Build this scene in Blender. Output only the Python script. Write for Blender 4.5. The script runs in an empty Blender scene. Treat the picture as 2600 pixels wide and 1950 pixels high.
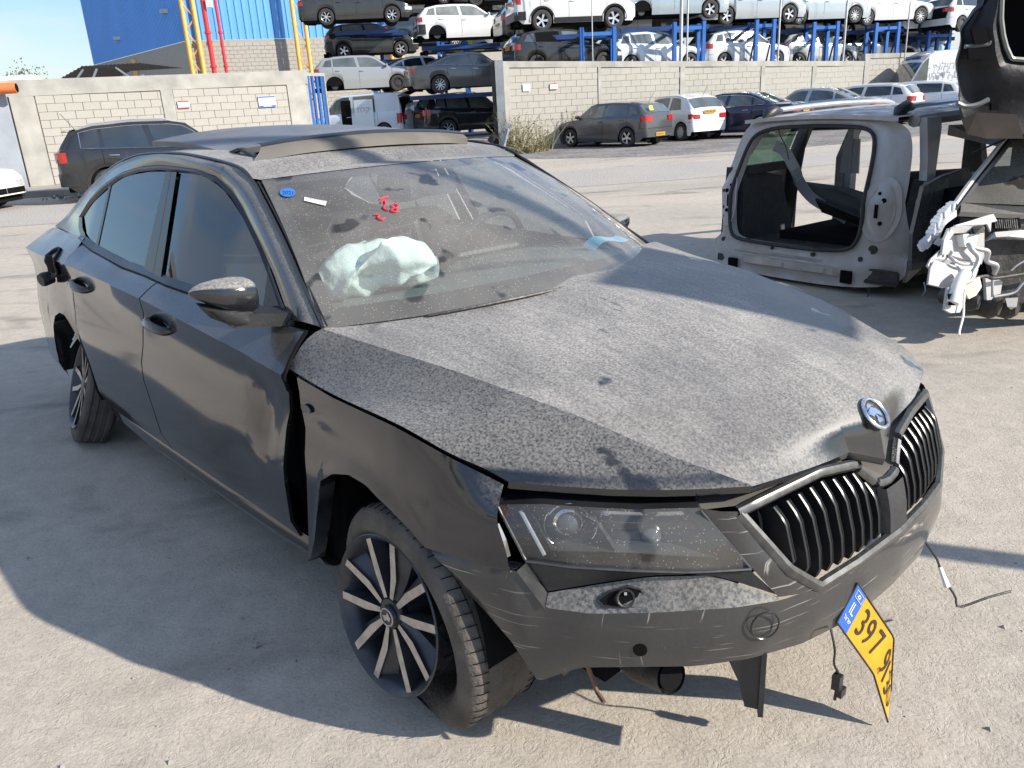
import bpy, bmesh, math, random
import numpy as np
from mathutils import Matrix, Vector, Euler, noise as mnoise
random.seed(7)
sc = bpy.context.scene
COL = sc.collection
PI = math.pi
R_ = math.radians

# ---------------------------------------------------------------- camera
CAMH, PITCH, ROLL, FPX = 1.5693, 0.3389, 0.0568, 2022.7
_f = np.array([0, math.cos(PITCH), -math.sin(PITCH)])
_r = np.array([1.0, 0, 0])
_d = np.cross(_f, _r)
_r2 = math.cos(ROLL) * _r + math.sin(ROLL) * _d
_d2 = -math.sin(ROLL) * _r + math.cos(ROLL) * _d
cam_data = bpy.data.cameras.new('camera')
cam = bpy.data.objects.new('camera', cam_data)
COL.objects.link(cam)
cam_data.sensor_width = 36.0
cam_data.lens = FPX / 2600 * 36
cam_data.clip_start = 0.05
cam_data.clip_end = 2000
cam.matrix_world = Matrix(((_r2[0], -_d2[0], -_f[0], 0), (_r2[1], -_d2[1], -_f[1], 0),
                           (_r2[2], -_d2[2], -_f[2], CAMH), (0, 0, 0, 1)))
sc.camera = cam


def at(px, py, Y):
    """world point seen at pixel (px, py) of the 2600 px photograph, at distance Y"""
    d = (px - 1300) / FPX * _r2 + (py - 975) / FPX * _d2 + _f
    t = Y / d[1]
    return np.array([0, 0, CAMH]) + t * d


# ---------------------------------------------------------------- light
SUN_AZ = math.atan2(.925, -.38)
SUN_EL = R_(28.5)
world = bpy.data.worlds.new('World')
sc.world = world
world.use_nodes = True
nt = world.node_tree
nt.nodes.clear()
wo = nt.nodes.new('ShaderNodeOutputWorld')
bg = nt.nodes.new('ShaderNodeBackground')
sky = nt.nodes.new('ShaderNodeTexSky')
sky.sky_type = 'NISHITA'
sky.sun_disc = False
sky.sun_elevation = SUN_EL
sky.sun_rotation = SUN_AZ
sky.air_density = 1.0
sky.dust_density = 0.2
sky.ozone_density = 1.6
bg.inputs['Strength'].default_value = 0.12
# clouds
tc = nt.nodes.new('ShaderNodeTexCoord')
mp = nt.nodes.new('ShaderNodeMapping')
mp.inputs['Scale'].default_value = (1.0, 1.0, 3.2)
nz = nt.nodes.new('ShaderNodeTexNoise')
nz.inputs['Scale'].default_value = 3.4
nz.inputs['Detail'].default_value = 7
nz.inputs['Roughness'].default_value = 0.55
rp = nt.nodes.new('ShaderNodeValToRGB')
rp.color_ramp.elements[0].position = 0.43
rp.color_ramp.elements[1].position = 0.70
mx = nt.nodes.new('ShaderNodeMix')
mx.data_type = 'RGBA'
mul = nt.nodes.new('ShaderNodeMath'); mul.operation = 'MULTIPLY'; mul.inputs[1].default_value = 0.75
nt.links.new(tc.outputs['Generated'], mp.inputs['Vector'])
nt.links.new(mp.outputs['Vector'], nz.inputs['Vector'])
nt.links.new(nz.outputs['Fac'], rp.inputs['Fac'])
nt.links.new(rp.outputs['Color'], mul.inputs[0])
nt.links.new(mul.outputs[0], mx.inputs['Factor'])
tint = nt.nodes.new('ShaderNodeMix'); tint.data_type = 'RGBA'; tint.blend_type = 'MULTIPLY'; tint.inputs['Factor'].default_value = 1
tint.inputs['B'].default_value = (.86, .95, 1.06, 1)
nt.links.new(sky.outputs['Color'], tint.inputs['A'])
sxyz = nt.nodes.new('ShaderNodeSeparateXYZ'); nt.links.new(tc.outputs['Generated'], sxyz.inputs[0])
hz = nt.nodes.new('ShaderNodeMapRange'); hz.inputs['From Min'].default_value = 0.0; hz.inputs['From Max'].default_value = .42; hz.inputs['To Min'].default_value = .55; hz.inputs['To Max'].default_value = 1.1
nt.links.new(sxyz.outputs['Z'], hz.inputs['Value'])
hv = nt.nodes.new('ShaderNodeVectorMath'); hv.operation = 'SCALE'
nt.links.new(tint.outputs['Result'], hv.inputs[0]); nt.links.new(hz.outputs[0], hv.inputs['Scale'])
nt.links.new(hv.outputs[0], mx.inputs['A'])
mx.inputs['B'].default_value = (4.6, 4.75, 5.0, 1)
nt.links.new(mx.outputs['Result'], bg.inputs['Color'])
nt.links.new(bg.outputs['Background'], wo.inputs['Surface'])

sun_data = bpy.data.lights.new('sun', 'SUN')
sun_data.energy = 4.5
sun_data.angle = R_(0.6)
sun_data.color = (1.0, 0.93, 0.82)
sun = bpy.data.objects.new('sun', sun_data)
COL.objects.link(sun)
sv = Vector((.925 * math.cos(SUN_EL), -.38 * math.cos(SUN_EL), math.sin(SUN_EL)))
sun.rotation_euler = sv.to_track_quat('Z', 'Y').to_euler()
sc.view_settings.view_transform = 'Standard'
sc.view_settings.look = 'None'
sc.view_settings.exposure = 0.76
sc.view_settings.gamma = 1
sc.view_settings.use_curve_mapping = False


# ---------------------------------------------------------------- helpers
def tagp(o, label=None, cat=None, group=None, kind=None):
    if label: o['label'] = label
    if cat: o['category'] = cat
    if group: o['group'] = group
    if kind: o['kind'] = kind
    return o


def empty(name, loc=(0, 0, 0), rz=0, label=None, cat=None, group=None, kind=None):
    o = bpy.data.objects.new(name, None)
    COL.objects.link(o)
    o.location = loc
    o.rotation_euler = (0, 0, rz)
    o.empty_display_size = 0.2
    return tagp(o, label, cat, group, kind)


class MB:
    """collects geometry, becomes one mesh object"""
    def __init__(s):
        s.v = []; s.f = []; s.m = []

    def add(s, verts, faces, mi=0):
        o = len(s.v)
        s.v += [tuple(map(float, p)) for p in verts]
        s.f += [tuple(i + o for i in f) for f in faces]
        s.m += [mi] * len(faces)

    def box(s, a, b, mi=0, M=None):
        x0, y0, z0 = a; x1, y1, z1 = b
        v = [(x0, y0, z0), (x1, y0, z0), (x1, y1, z0), (x0, y1, z0), (x0, y0, z1), (x1, y0, z1), (x1, y1, z1), (x0, y1, z1)]
        if M is not None: v = [tuple(M @ Vector(p)) for p in v]
        s.add(v, [(3, 2, 1, 0), (4, 5, 6, 7), (0, 1, 5, 4), (1, 2, 6, 5), (2, 3, 7, 6), (3, 0, 4, 7)], mi)

    def grid(s, G, mi=0, flip=False, closed_u=False, closed_v=False):
        G = np.asarray(G, float)
        n, m = G.shape[:2]
        fs = []
        for i in range(n if closed_u else n - 1):
            for j in range(m if closed_v else m - 1):
                a, b, c, d = i * m + j, ((i + 1) % n) * m + j, ((i + 1) % n) * m + (j + 1) % m, i * m + (j + 1) % m
                fs.append((a, d, c, b) if flip else (a, b, c, d))
        s.add(G.reshape(-1, 3), fs, mi)

    def tube(s, pts, r, n=8, mi=0, cap=True, closed=False):
        pts = [np.array(p, float) for p in pts]
        rs = r if hasattr(r, '__len__') else [r] * len(pts)
        rings = []
        prev = None
        for i, p in enumerate(pts):
            a = pts[i - 1] if i > 0 else (pts[-1] if closed else None)
            b = pts[i + 1] if i < len(pts) - 1 else (pts[0] if closed else None)
            t = (b if b is not None else p) - (a if a is not None else p)
            t = t / (np.linalg.norm(t) + 1e-12)
            if prev is None:
                u = np.cross(t, [0, 0, 1.0])
                if np.linalg.norm(u) < .1: u = np.cross(t, [1.0, 0, 0])
            else:
                u = prev - t * np.dot(prev, t)
            u /= np.linalg.norm(u) + 1e-12
            prev = u
            w = np.cross(t, u)
            rings.append([p + rs[i] * (math.cos(k * 2 * PI / n) * u + math.sin(k * 2 * PI / n) * w) for k in range(n)])
        s.grid(np.array(rings), mi, flip=True, closed_u=closed, closed_v=True)
        if cap and not closed:
            o = len(s.v) - len(pts) * n
            s.f.append(tuple(o + k for k in range(n))); s.m.append(mi)
            o2 = len(s.v) - n
            s.f.append(tuple(o2 + n - 1 - k for k in range(n))); s.m.append(mi)

    def bar(s, a, b, w, h, mi=0):
        """rectangular bar from a to b"""
        a = np.array(a, float); b = np.array(b, float)
        t = b - a; t /= np.linalg.norm(t)
        u = np.cross(t, [0, 0, 1.0])
        if np.linalg.norm(u) < .05: u = np.cross(t, [0, 1.0, 0])
        u /= np.linalg.norm(u); v = np.cross(u, t)
        c = [(-w / 2, -h / 2), (w / 2, -h / 2), (w / 2, h / 2), (-w / 2, h / 2)]
        P = [a + u * x + v * y for x, y in c] + [b + u * x + v * y for x, y in c]
        s.add(P, [(0, 1, 2, 3), (7, 6, 5, 4), (0, 4, 5, 1), (1, 5, 6, 2), (2, 6, 7, 3), (3, 7, 4, 0)], mi)

    def lathe(s, prof, n=24, M=None, mi=0, closed=False):
        """prof: (radius, axial) list, axis = local Y"""
        rings = []
        for k in range(n):
            a = 2 * PI * k / n
            rings.append([(r * math.cos(a), y, r * math.sin(a)) for r, y in prof])
        G = np.array(rings)
        if M is not None:
            G = np.array([[tuple(M @ Vector(p)) for p in ring] for ring in G])
        s.grid(G, mi, closed_u=True, closed_v=closed)

    def prism(s, poly, thick, mi=0, M=None):
        """poly in XZ plane, extruded along +Y by thick"""
        n = len(poly)
        v = [(x, 0, z) for x, z in poly] + [(x, thick, z) for x, z in poly]
        if M is not None: v = [tuple(M @ Vector(p)) for p in v]
        fs = [tuple(range(n)), tuple(range(2 * n - 1, n - 1, -1))]
        fs += [(i, i + n, (i + 1) % n + n, (i + 1) % n) for i in range(n)]
        s.add(v, fs, mi)

    def sheet(s, poly3, th, mi=0):
        """thick sheet from a (near planar) 3D polygon; thickness along its normal"""
        P = np.array(poly3, float)
        c = P.mean(0)
        nrm = np.zeros(3)
        for i in range(len(P)):
            nrm += np.cross(P[i] - c, P[(i + 1) % len(P)] - c)
        nrm /= np.linalg.norm(nrm)
        Q = P - nrm * th
        n = len(P)
        s.add(list(P) + list(Q), [tuple(range(n)), tuple(range(2 * n - 1, n - 1, -1))] + [(i, i + n, (i + 1) % n + n, (i + 1) % n) for i in range(n)], mi)

    def build(s, name, mat, parent=None, smooth=None, label=None, cat=None, group=None, kind=None, merge=0, fixn=False):
        me = bpy.data.meshes.new(name)
        me.from_pydata(s.v, [], s.f)
        mats = mat if isinstance(mat, (list, tuple)) else [mat]
        for m in mats: me.materials.append(m)
        if len(mats) > 1: me.polygons.foreach_set('material_index', s.m)
        if merge or fixn:
            b = bmesh.new(); b.from_mesh(me)
            if merge: bmesh.ops.remove_doubles(b, verts=b.verts, dist=merge)
            if fixn: bmesh.ops.recalc_face_normals(b, faces=b.faces)
            b.to_mesh(me); b.free()
        if smooth is not None:
            me.polygons.foreach_set('use_smooth', [True] * len(me.polygons))
            me.set_sharp_from_angle(angle=R_(smooth))
        me.update()
        o = bpy.data.objects.new(name, me)
        COL.objects.link(o)
        if parent is not None: o.parent = parent
        return tagp(o, label, cat, group, kind)


def inst(o, parent, loc=None, rot=None, name=None):
    c = o.copy()
    COL.objects.link(c)
    c.parent = parent
    if loc is not None: c.location = loc
    if rot is not None: c.rotation_euler = rot
    return c


def lerp(a, b, t): return a + (b - a) * t


def resample(P, n):
    P = np.array(P, float)
    d = np.r_[0, np.cumsum(np.linalg.norm(np.diff(P, axis=0), axis=1))]
    t = np.linspace(0, d[-1], n)
    return np.array([[np.interp(x, d, P[:, k]) for k in range(P.shape[1])] for x in t])


def crom(P, n):
    """Catmull-Rom resample"""
    P = np.array(P, float)
    Q = np.vstack([2 * P[0] - P[1], P, 2 * P[-1] - P[-2]])
    m = len(P) - 1
    out = []
    for k in range(n):
        t = k / (n - 1) * m
        i = min(int(t), m - 1); t -= i
        a, b, c, d = Q[i], Q[i + 1], Q[i + 2], Q[i + 3]
        out.append(.5 * ((2 * b) + (-a + c) * t + (2 * a - 5 * b + 4 * c - d) * t * t + (-a + 3 * b - 3 * c + d) * t ** 3))
    return np.array(out)


# ---------------------------------------------------------------- materials
def newmat(name):
    m = bpy.data.materials.new(name)
    m.use_nodes = True
    n = m.node_tree
    return m, n, n.nodes['Principled BSDF']


def N(n, typ, **kw):
    x = n.nodes.new(typ)
    for k, v in kw.items():
        if hasattr(x, k): setattr(x, k, v)
        else: x.inputs[k.replace('_', ' ')].default_value = v
    return x


def simple(name, col, rough=.5, metal=0, var=0.0, vscale=6, bump=0, bscale=60, coat=0, spec=.5, detail=4):
    m, n, p = newmat(name)
    p.inputs['Base Color'].default_value = (*col, 1)
    p.inputs['Roughness'].default_value = rough
    p.inputs['Metallic'].default_value = metal
    p.inputs['Coat Weight'].default_value = coat
    p.inputs['Specular IOR Level'].default_value = spec
    if var or bump:
        tcn = N(n, 'ShaderNodeTexCoord')
    if var:
        nz = N(n, 'ShaderNodeTexNoise'); nz.inputs['Scale'].default_value = vscale; nz.inputs['Detail'].default_value = detail
        n.links.new(tcn.outputs['Object'], nz.inputs['Vector'])
        mr = N(n, 'ShaderNodeMapRange'); mr.inputs['From Min'].default_value = .3; mr.inputs['From Max'].default_value = .7
        mr.inputs['To Min'].default_value = 1 - var; mr.inputs['To Max'].default_value = 1 + var
        n.links.new(nz.outputs['Fac'], mr.inputs['Value'])
        vm = N(n, 'ShaderNodeVectorMath', operation='SCALE'); vm.inputs[0].default_value = col
        n.links.new(mr.outputs['Result'], vm.inputs['Scale'])
        n.links.new(vm.outputs[0], p.inputs['Base Color'])
    if bump:
        nb = N(n, 'ShaderNodeTexNoise'); nb.inputs['Scale'].default_value = bscale; nb.inputs['Detail'].default_value = 3
        n.links.new(tcn.outputs['Object'], nb.inputs['Vector'])
        bp = N(n, 'ShaderNodeBump'); bp.inputs['Strength'].default_value = bump; bp.inputs['Distance'].default_value = .02
        n.links.new(nb.outputs['Fac'], bp.inputs['Height'])
        n.links.new(bp.outputs['Normal'], p.inputs['Normal'])
    return m


def dusty_paint(name, col, dust=(.30, .27, .235), amount=.5, up=.6, scale=70, rough=.12, metal=0.0, spots=0, side=.18, lo=.6, hi=1.15, streak=0):
    """glossy paint under a film of dust that settles on upward faces"""
    m, n, p = newmat(name)
    L = n.links.new
    tcn = N(n, 'ShaderNodeTexCoord')
    geo = N(n, 'ShaderNodeNewGeometry')
    sx = N(n, 'ShaderNodeSeparateXYZ'); L(geo.outputs['Normal'], sx.inputs[0])
    up1 = N(n, 'ShaderNodeFloatCurve'); cv = up1.mapping.curves[0]
    cv.points[0].location = (0, side); cv.points[1].location = (1, up)
    for a_, b_ in ((.42, side), (.60, lerp(side, up, .66)), (.85, lerp(side, up, .72)), (.955, lerp(side, up, .77)), (.985, lerp(side, up, .98))):
        q_ = cv.points.new(a_, b_); q_.handle_type = 'VECTOR'
    up1.mapping.update()
    L(sx.outputs['Z'], up1.inputs['Value'])
    n1 = N(n, 'ShaderNodeTexNoise'); n1.inputs['Scale'].default_value = scale; n1.inputs['Detail'].default_value = 5; n1.inputs['Roughness'].default_value = .65
    n2 = N(n, 'ShaderNodeTexNoise'); n2.inputs['Scale'].default_value = 3.1; n2.inputs['Detail'].default_value = 6
    L(tcn.outputs['Object'], n1.inputs['Vector']); L(tcn.outputs['Object'], n2.inputs['Vector'])
    r1 = N(n, 'ShaderNodeMapRange'); r1.inputs['From Min'].default_value = .37; r1.inputs['From Max'].default_value = .63; r1.inputs['To Min'].default_value = lo; r1.inputs['To Max'].default_value = hi
    L(n1.outputs['Fac'], r1.inputs['Value'])
    r2 = N(n, 'ShaderNodeMapRange'); r2.inputs['From Min'].default_value = .35; r2.inputs['From Max'].default_value = .65; r2.inputs['To Min'].default_value = .72; r2.inputs['To Max'].default_value = 1.1
    L(n2.outputs['Fac'], r2.inputs['Value'])
    a = N(n, 'ShaderNodeMath', operation='MULTIPLY'); L(up1.outputs[0], a.inputs[0]); L(r1.outputs[0], a.inputs[1])
    b = N(n, 'ShaderNodeMath', operation='MULTIPLY'); L(a.outputs[0], b.inputs[0]); L(r2.outputs[0], b.inputs[1])
    c = N(n, 'ShaderNodeMath', operation='MULTIPLY', use_clamp=True); L(b.outputs[0], c.inputs[0]); c.inputs[1].default_value = amount
    last = c
    if streak:
        mps = N(n, 'ShaderNodeMapping'); mps.inputs['Scale'].default_value = (5, 46, 5); L(tcn.outputs['Object'], mps.inputs['Vector'])
        n4 = N(n, 'ShaderNodeTexNoise'); n4.inputs['Scale'].default_value = 1; n4.inputs['Detail'].default_value = 4; n4.inputs['Distortion'].default_value = .4; L(mps.outputs[0], n4.inputs['Vector'])
        r4 = N(n, 'ShaderNodeMapRange'); r4.inputs['From Min'].default_value = .35; r4.inputs['From Max'].default_value = .65; r4.inputs['To Min'].default_value = 1 - streak; r4.inputs['To Max'].default_value = 1 + streak * .3; L(n4.outputs['Fac'], r4.inputs['Value'])
        e = N(n, 'ShaderNodeMath', operation='MULTIPLY', use_clamp=True); L(c.outputs[0], e.inputs[0]); L(r4.outputs[0], e.inputs[1]); last = e; c = e
    if spots:
        # wiped and splashed dark patches
        n3 = N(n, 'ShaderNodeTexNoise'); n3.inputs['Scale'].default_value = spots; n3.inputs['Detail'].default_value = 3
        n3.inputs['Distortion'].default_value = .6
        L(tcn.outputs['Object'], n3.inputs['Vector'])
        r3 = N(n, 'ShaderNodeMapRange'); r3.inputs['From Min'].default_value = .66; r3.inputs['From Max'].default_value = .70
        r3.inputs['To Min'].default_value = 1; r3.inputs['To Max'].default_value = .18
        L(n3.outputs['Fac'], r3.inputs['Value'])
        d = N(n, 'ShaderNodeMath', operation='MULTIPLY'); L(c.outputs[0], d.inputs[0]); L(r3.outputs[0], d.inputs[1])
        last = d
    mxc = N(n, 'ShaderNodeMix', data_type='RGBA')
    mxc.inputs['A'].default_value = (*col, 1); mxc.inputs['B'].default_value = (*dust, 1)
    L(last.outputs[0], mxc.inputs['Factor']); L(mxc.outputs['Result'], p.inputs['Base Color'])
    rr = N(n, 'ShaderNodeMapRange'); rr.inputs['To Min'].default_value = rough; rr.inputs['To Max'].default_value = .8; rr.inputs['From Max'].default_value = .7
    L(last.outputs[0], rr.inputs['Value']); L(rr.outputs[0], p.inputs['Roughness'])
    p.inputs['Metallic'].default_value = metal
    cw = N(n, 'ShaderNodeMapRange'); cw.inputs['To Min'].default_value = .75; cw.inputs['To Max'].default_value = 0; cw.inputs['From Max'].default_value = .5
    L(last.outputs[0], cw.inputs['Value']); L(cw.outputs[0], p.inputs['Coat Weight'])
    p.inputs['Coat Roughness'].default_value = .06
    bp = N(n, 'ShaderNodeBump'); bp.inputs['Strength'].default_value = .12; bp.inputs['Distance'].default_value = .002
    L(n1.outputs['Fac'], bp.inputs['Height']); L(bp.outputs['Normal'], p.inputs['Normal'])
    return m


def glassmat(name, tint=(.6, .7, .7), alpha=.5, rough=.02, dust=0.0, dcol=(.45, .42, .38), dscale=160):
    """glass sheet: see-through tint + mirror reflection + dust dots"""
    m, n, p = newmat(name)
    L = n.links.new
    n.nodes.remove(p)
    out = n.nodes['Material Output']
    tr = N(n, 'ShaderNodeBsdfTransparent'); tr.inputs[0].default_value = (*tint, 1)
    gl = N(n, 'ShaderNodeBsdfGlossy'); gl.inputs['Roughness'].default_value = rough; gl.inputs[0].default_value = (.95, .95, .95, 1)
    df = N(n, 'ShaderNodeBsdfDiffuse'); df.inputs[0].default_value = (*dcol, 1)
    geo = N(n, 'ShaderNodeNewGeometry')
    dt = N(n, 'ShaderNodeVectorMath', operation='DOT_PRODUCT'); L(geo.outputs['Incoming'], dt.inputs[0]); L(geo.outputs['Normal'], dt.inputs[1])
    ab_ = N(n, 'ShaderNodeMath', operation='ABSOLUTE'); L(dt.outputs['Value'], ab_.inputs[0])
    om = N(n, 'ShaderNodeMath', operation='SUBTRACT', use_clamp=True); om.inputs[0].default_value = 1; L(ab_.outputs[0], om.inputs[1])
    pw = N(n, 'ShaderNodeMath', operation='POWER'); pw.inputs[1].default_value = 4; L(om.outputs[0], pw.inputs[0])
    fm = N(n, 'ShaderNodeMath', operation='MULTIPLY_ADD', use_clamp=True); fm.inputs[1].default_value = .9; fm.inputs[2].default_value = .05
    L(pw.outputs[0], fm.inputs[0])
    m1 = N(n, 'ShaderNodeMixShader'); L(fm.outputs[0], m1.inputs[0]); L(tr.outputs[0], m1.inputs[1]); L(gl.outputs[0], m1.inputs[2])
    last = m1
    if dust:
        tcn = N(n, 'ShaderNodeTexCoord')
        vo = N(n, 'ShaderNodeTexVoronoi'); vo.inputs['Scale'].default_value = dscale
        L(tcn.outputs['Object'], vo.inputs['Vector'])
        vr = N(n, 'ShaderNodeMapRange'); vr.inputs['From Min'].default_value = .14; vr.inputs['From Max'].default_value = .3; vr.inputs['To Min'].default_value = 1; vr.inputs['To Max'].default_value = 0
        L(vo.outputs['Distance'], vr.inputs['Value'])
        vs = N(n, 'ShaderNodeSeparateXYZ'); L(vo.outputs['Color'], vs.inputs[0])
        vg = N(n, 'ShaderNodeMath', operation='GREATER_THAN'); vg.inputs[1].default_value = .62; L(vs.outputs[0], vg.inputs[0])
        vm = N(n, 'ShaderNodeMath', operation='MULTIPLY'); L(vr.outputs[0], vm.inputs[0]); L(vg.outputs[0], vm.inputs[1])
        nn = N(n, 'ShaderNodeTexNoise'); nn.inputs['Scale'].default_value = 2.4; nn.inputs['Detail'].default_value = 5
        L(tcn.outputs['Object'], nn.inputs['Vector'])
        nr = N(n, 'ShaderNodeMapRange'); nr.inputs['From Min'].default_value = .3; nr.inputs['From Max'].default_value = .7; nr.inputs['To Min'].default_value = dust * .45; nr.inputs['To Max'].default_value = dust
        L(nn.outputs['Fac'], nr.inputs['Value'])
        n3 = N(n, 'ShaderNodeTexNoise'); n3.inputs['Scale'].default_value = 7; n3.inputs['Detail'].default_value = 2
        L(tcn.outputs['Object'], n3.inputs['Vector'])
        r3 = N(n, 'ShaderNodeMapRange'); r3.inputs['From Min'].default_value = .64; r3.inputs['From Max'].default_value = .68; r3.inputs['To Min'].default_value = 1; r3.inputs['To Max'].default_value = .25
        L(n3.outputs['Fac'], r3.inputs['Value'])
        ad = N(n, 'ShaderNodeMath', operation='MULTIPLY_ADD', use_clamp=True); ad.inputs[1].default_value = .36
        L(vm.outputs[0], ad.inputs[0]); L(nr.outputs[0], ad.inputs[2])
        am = N(n, 'ShaderNodeMath', operation='MULTIPLY', use_clamp=True); L(ad.outputs[0], am.inputs[0]); L(r3.outputs[0], am.inputs[1])
        m2 = N(n, 'ShaderNodeMixShader'); L(am.outputs[0], m2.inputs[0]); L(m1.outputs[0], m2.inputs[1]); L(df.outputs[0], m2.inputs[2])
        last = m2
    L(last.outputs[0], out.inputs[0])
    return m


M = {}
M['black_plastic'] = simple('black_plastic', (.022, .022, .024), .45, var=.3, vscale=9, bump=.1)
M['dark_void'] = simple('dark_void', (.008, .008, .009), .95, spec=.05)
M['dark_metal'] = simple('dark_metal', (.045, .042, .04), .55, .3, var=.5, vscale=9, bump=.3, bscale=40)
M['rubber'] = simple('rubber', (.032, .03, .028), .75, var=.35, vscale=7, bump=.25, bscale=80)
M['tyre_dusty'] = simple('tyre_dusty', (.080, .070, .060), .8, var=.45, vscale=8, bump=.3, bscale=90)
M['chrome'] = simple('chrome', (.75, .76, .78), .12, 1.0, var=.12, vscale=20)
M['chrome_dusty'] = simple('chrome_dusty', (.13, .128, .125), .32, .7, var=.25, vscale=40)
M['alloy'] = simple('alloy', (.62, .63, .65), .3, .7, var=.1)
M['alloy_dark'] = simple('alloy_dark', (.06, .062, .068), .35, .4, var=.3, vscale=12)
M['hubcap'] = simple('hubcap', (.5, .51, .53), .35, .3)
M['rust'] = simple('rust', (.16, .09, .055), .8, .2, var=.5, vscale=12, bump=.4)
M['red_light'] = simple('red_light', (.42, .018, .016), .12, coat=1, var=.2, vscale=30)
M['amber_light'] = simple('amber_light', (.65, .2, .03), .15, coat=1)
M['lens_dark'] = simple('lens_dark', (.12, .13, .14), .06, .2, coat=1)
M['lamp_clear'] = simple('lamp_clear', (.62, .64, .66), .1, .3, coat=1, var=.2, vscale=40)
M['plate_yellow'] = simple('plate_yellow', (.60, .30, .015), .4, var=.10, vscale=20)
M['plate_blue'] = simple('plate_blue', (.03, .12, .52), .4)
M['ink_black'] = simple('ink_black', (.03, .028, .025), .45)
M['white_paint'] = simple('white_paint', (.80, .80, .79), .35, coat=.5, var=.04)
M['off_white'] = simple('off_white', (.72, .72, .70), .5, var=.06)
M['red_paint'] = simple('red_paint', (.62, .04, .05), .4, var=.1)
M['sticker_blue'] = simple('sticker_blue', (.03, .17, .55), .4)
M['yellow_steel'] = simple('yellow_steel', (.80, .42, .09), .5, var=.12, vscale=3)
M['orange_plastic'] = simple('orange_plastic', (.75, .2, .06), .45, var=.1)
M['blue_steel'] = simple('blue_steel', (.02, .125, .42), .42, .1, var=.18, vscale=3)
M['blue_steel_dark'] = simple('blue_steel_dark', (.015, .05, .17), .5, .1, var=.25, vscale=3)
M['grey_steel'] = simple('grey_steel', (.30, .32, .34), .5, .3, var=.15, vscale=4)
M['galv'] = simple('galv', (.45, .46, .47), .45, .5, var=.12)
M['seat_fabric'] = simple('seat_fabric', (.035, .035, .038), .85, var=.2, vscale=20)
M['dash_plastic'] = simple('dash_plastic', (.11, .13, .125), .6, var=.25, vscale=6)
M['headliner'] = simple('headliner', (.30, .29, .27), .9)
M['airbag'] = simple('airbag_cloth', (.80, .88, .85), .85, var=.05, vscale=8, bump=.35, bscale=26)
M['mask_blue'] = simple('mask_blue', (.30, .62, .80), .8, var=.08, vscale=30)
M['leaf'] = simple('leaf', (.10, .13, .045), .7, var=.35, vscale=8)
M['dry_stem'] = simple('dry_stem', (.30, .25, .13), .8, var=.25, vscale=8)
M['win_dark'] = simple('win_dark', (.02, .026, .030), .04, 0, coat=.6, spec=.8, var=.35, vscale=1.3)
M['win_mid'] = simple('win_mid', (.085, .105, .108), .05, 0, coat=.6, spec=.8, var=.4, vscale=1.6)
M['win_dusty'] = simple('win_dusty', (.20, .21, .20), .25, 0, coat=.3, var=.3, vscale=2.5)
M['concrete_beam'] = simple('concrete_beam', (.335, .325, .295), .9, var=.22, vscale=1.8, bump=.25, bscale=14, detail=8)
M['stone_grey'] = simple('stone_grey', (.26, .25, .235), .9, var=.2, vscale=5, bump=.3)


def block_mat(name, col, var=.1):
    m, n, p = newmat(name)
    L = n.links.new
    p.inputs['Roughness'].default_value = .92
    oi = N(n, 'ShaderNodeObjectInfo')
    tcn = N(n, 'ShaderNodeTexCoord')
    nz = N(n, 'ShaderNodeTexNoise'); nz.inputs['Scale'].default_value = 9; nz.inputs['Detail'].default_value = 8
    L(tcn.outputs['Object'], nz.inputs['Vector'])
    a = N(n, 'ShaderNodeMath', operation='MULTIPLY_ADD'); a.inputs[1].default_value = var * 1.6; a.inputs[2].default_value = 1 - var * .9
    L(oi.outputs['Random'], a.inputs[0])
    b = N(n, 'ShaderNodeMath', operation='MULTIPLY_ADD'); b.inputs[1].default_value = .35; b.inputs[2].default_value = -.17
    L(nz.outputs['Fac'], b.inputs[0])
    c = N(n, 'ShaderNodeMath', operation='ADD'); L(a.outputs[0], c.inputs[0]); L(b.outputs[0], c.inputs[1])
    v = N(n, 'ShaderNodeVectorMath', operation='SCALE'); v.inputs[0].default_value = col
    L(c.outputs[0], v.inputs['Scale']); L(v.outputs[0], p.inputs['Base Color'])
    return m


M['block'] = block_mat('block', (.36, .343, .305), .035)
M['mortar'] = simple('mortar', (.315, .30, .268), .95, var=.1)
M['hero_paint'] = dusty_paint('hero_paint', (.008, .009, .012), dust=(.42, .395, .36), amount=1.0, up=.86, scale=150, spots=5.5, side=.02, lo=.5, hi=1.15, streak=.14)
M['hero_facet'] = dusty_paint('hero_facet', (.008, .009, .012), dust=(.36, .34, .31), amount=.74, up=.82, scale=150, spots=5.5, side=.02, lo=.28, hi=1.3)  # patchier dust on the steep facets, darkened further to carry their shading
M['hero_ledge'] = dusty_paint('hero_ledge', (.012, .013, .016), dust=(.36, .34, .31), amount=.9, up=.8, scale=110, side=.5, lo=.3, hi=1.3, rough=.25)
M['hero_fender'] = dusty_paint('hero_fender', (.006, .008, .014), dust=(.30, .28, .26), amount=.6, up=.9, scale=120, side=.035, lo=.1, hi=1.4, rough=.07)
M['hero_paint_side'] = dusty_paint('hero_paint_side', (.008, .009, .011), dust=(.27, .235, .19), amount=.5, up=.7, scale=90, side=.045, lo=.8, hi=1.1, rough=.09)
M['hero_bumper'] = dusty_paint('hero_bumper', (.018, .018, .019), dust=(.27, .245, .215), amount=.6, up=.6, scale=110, rough=.26, side=.10, lo=.7, hi=1.15)
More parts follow.
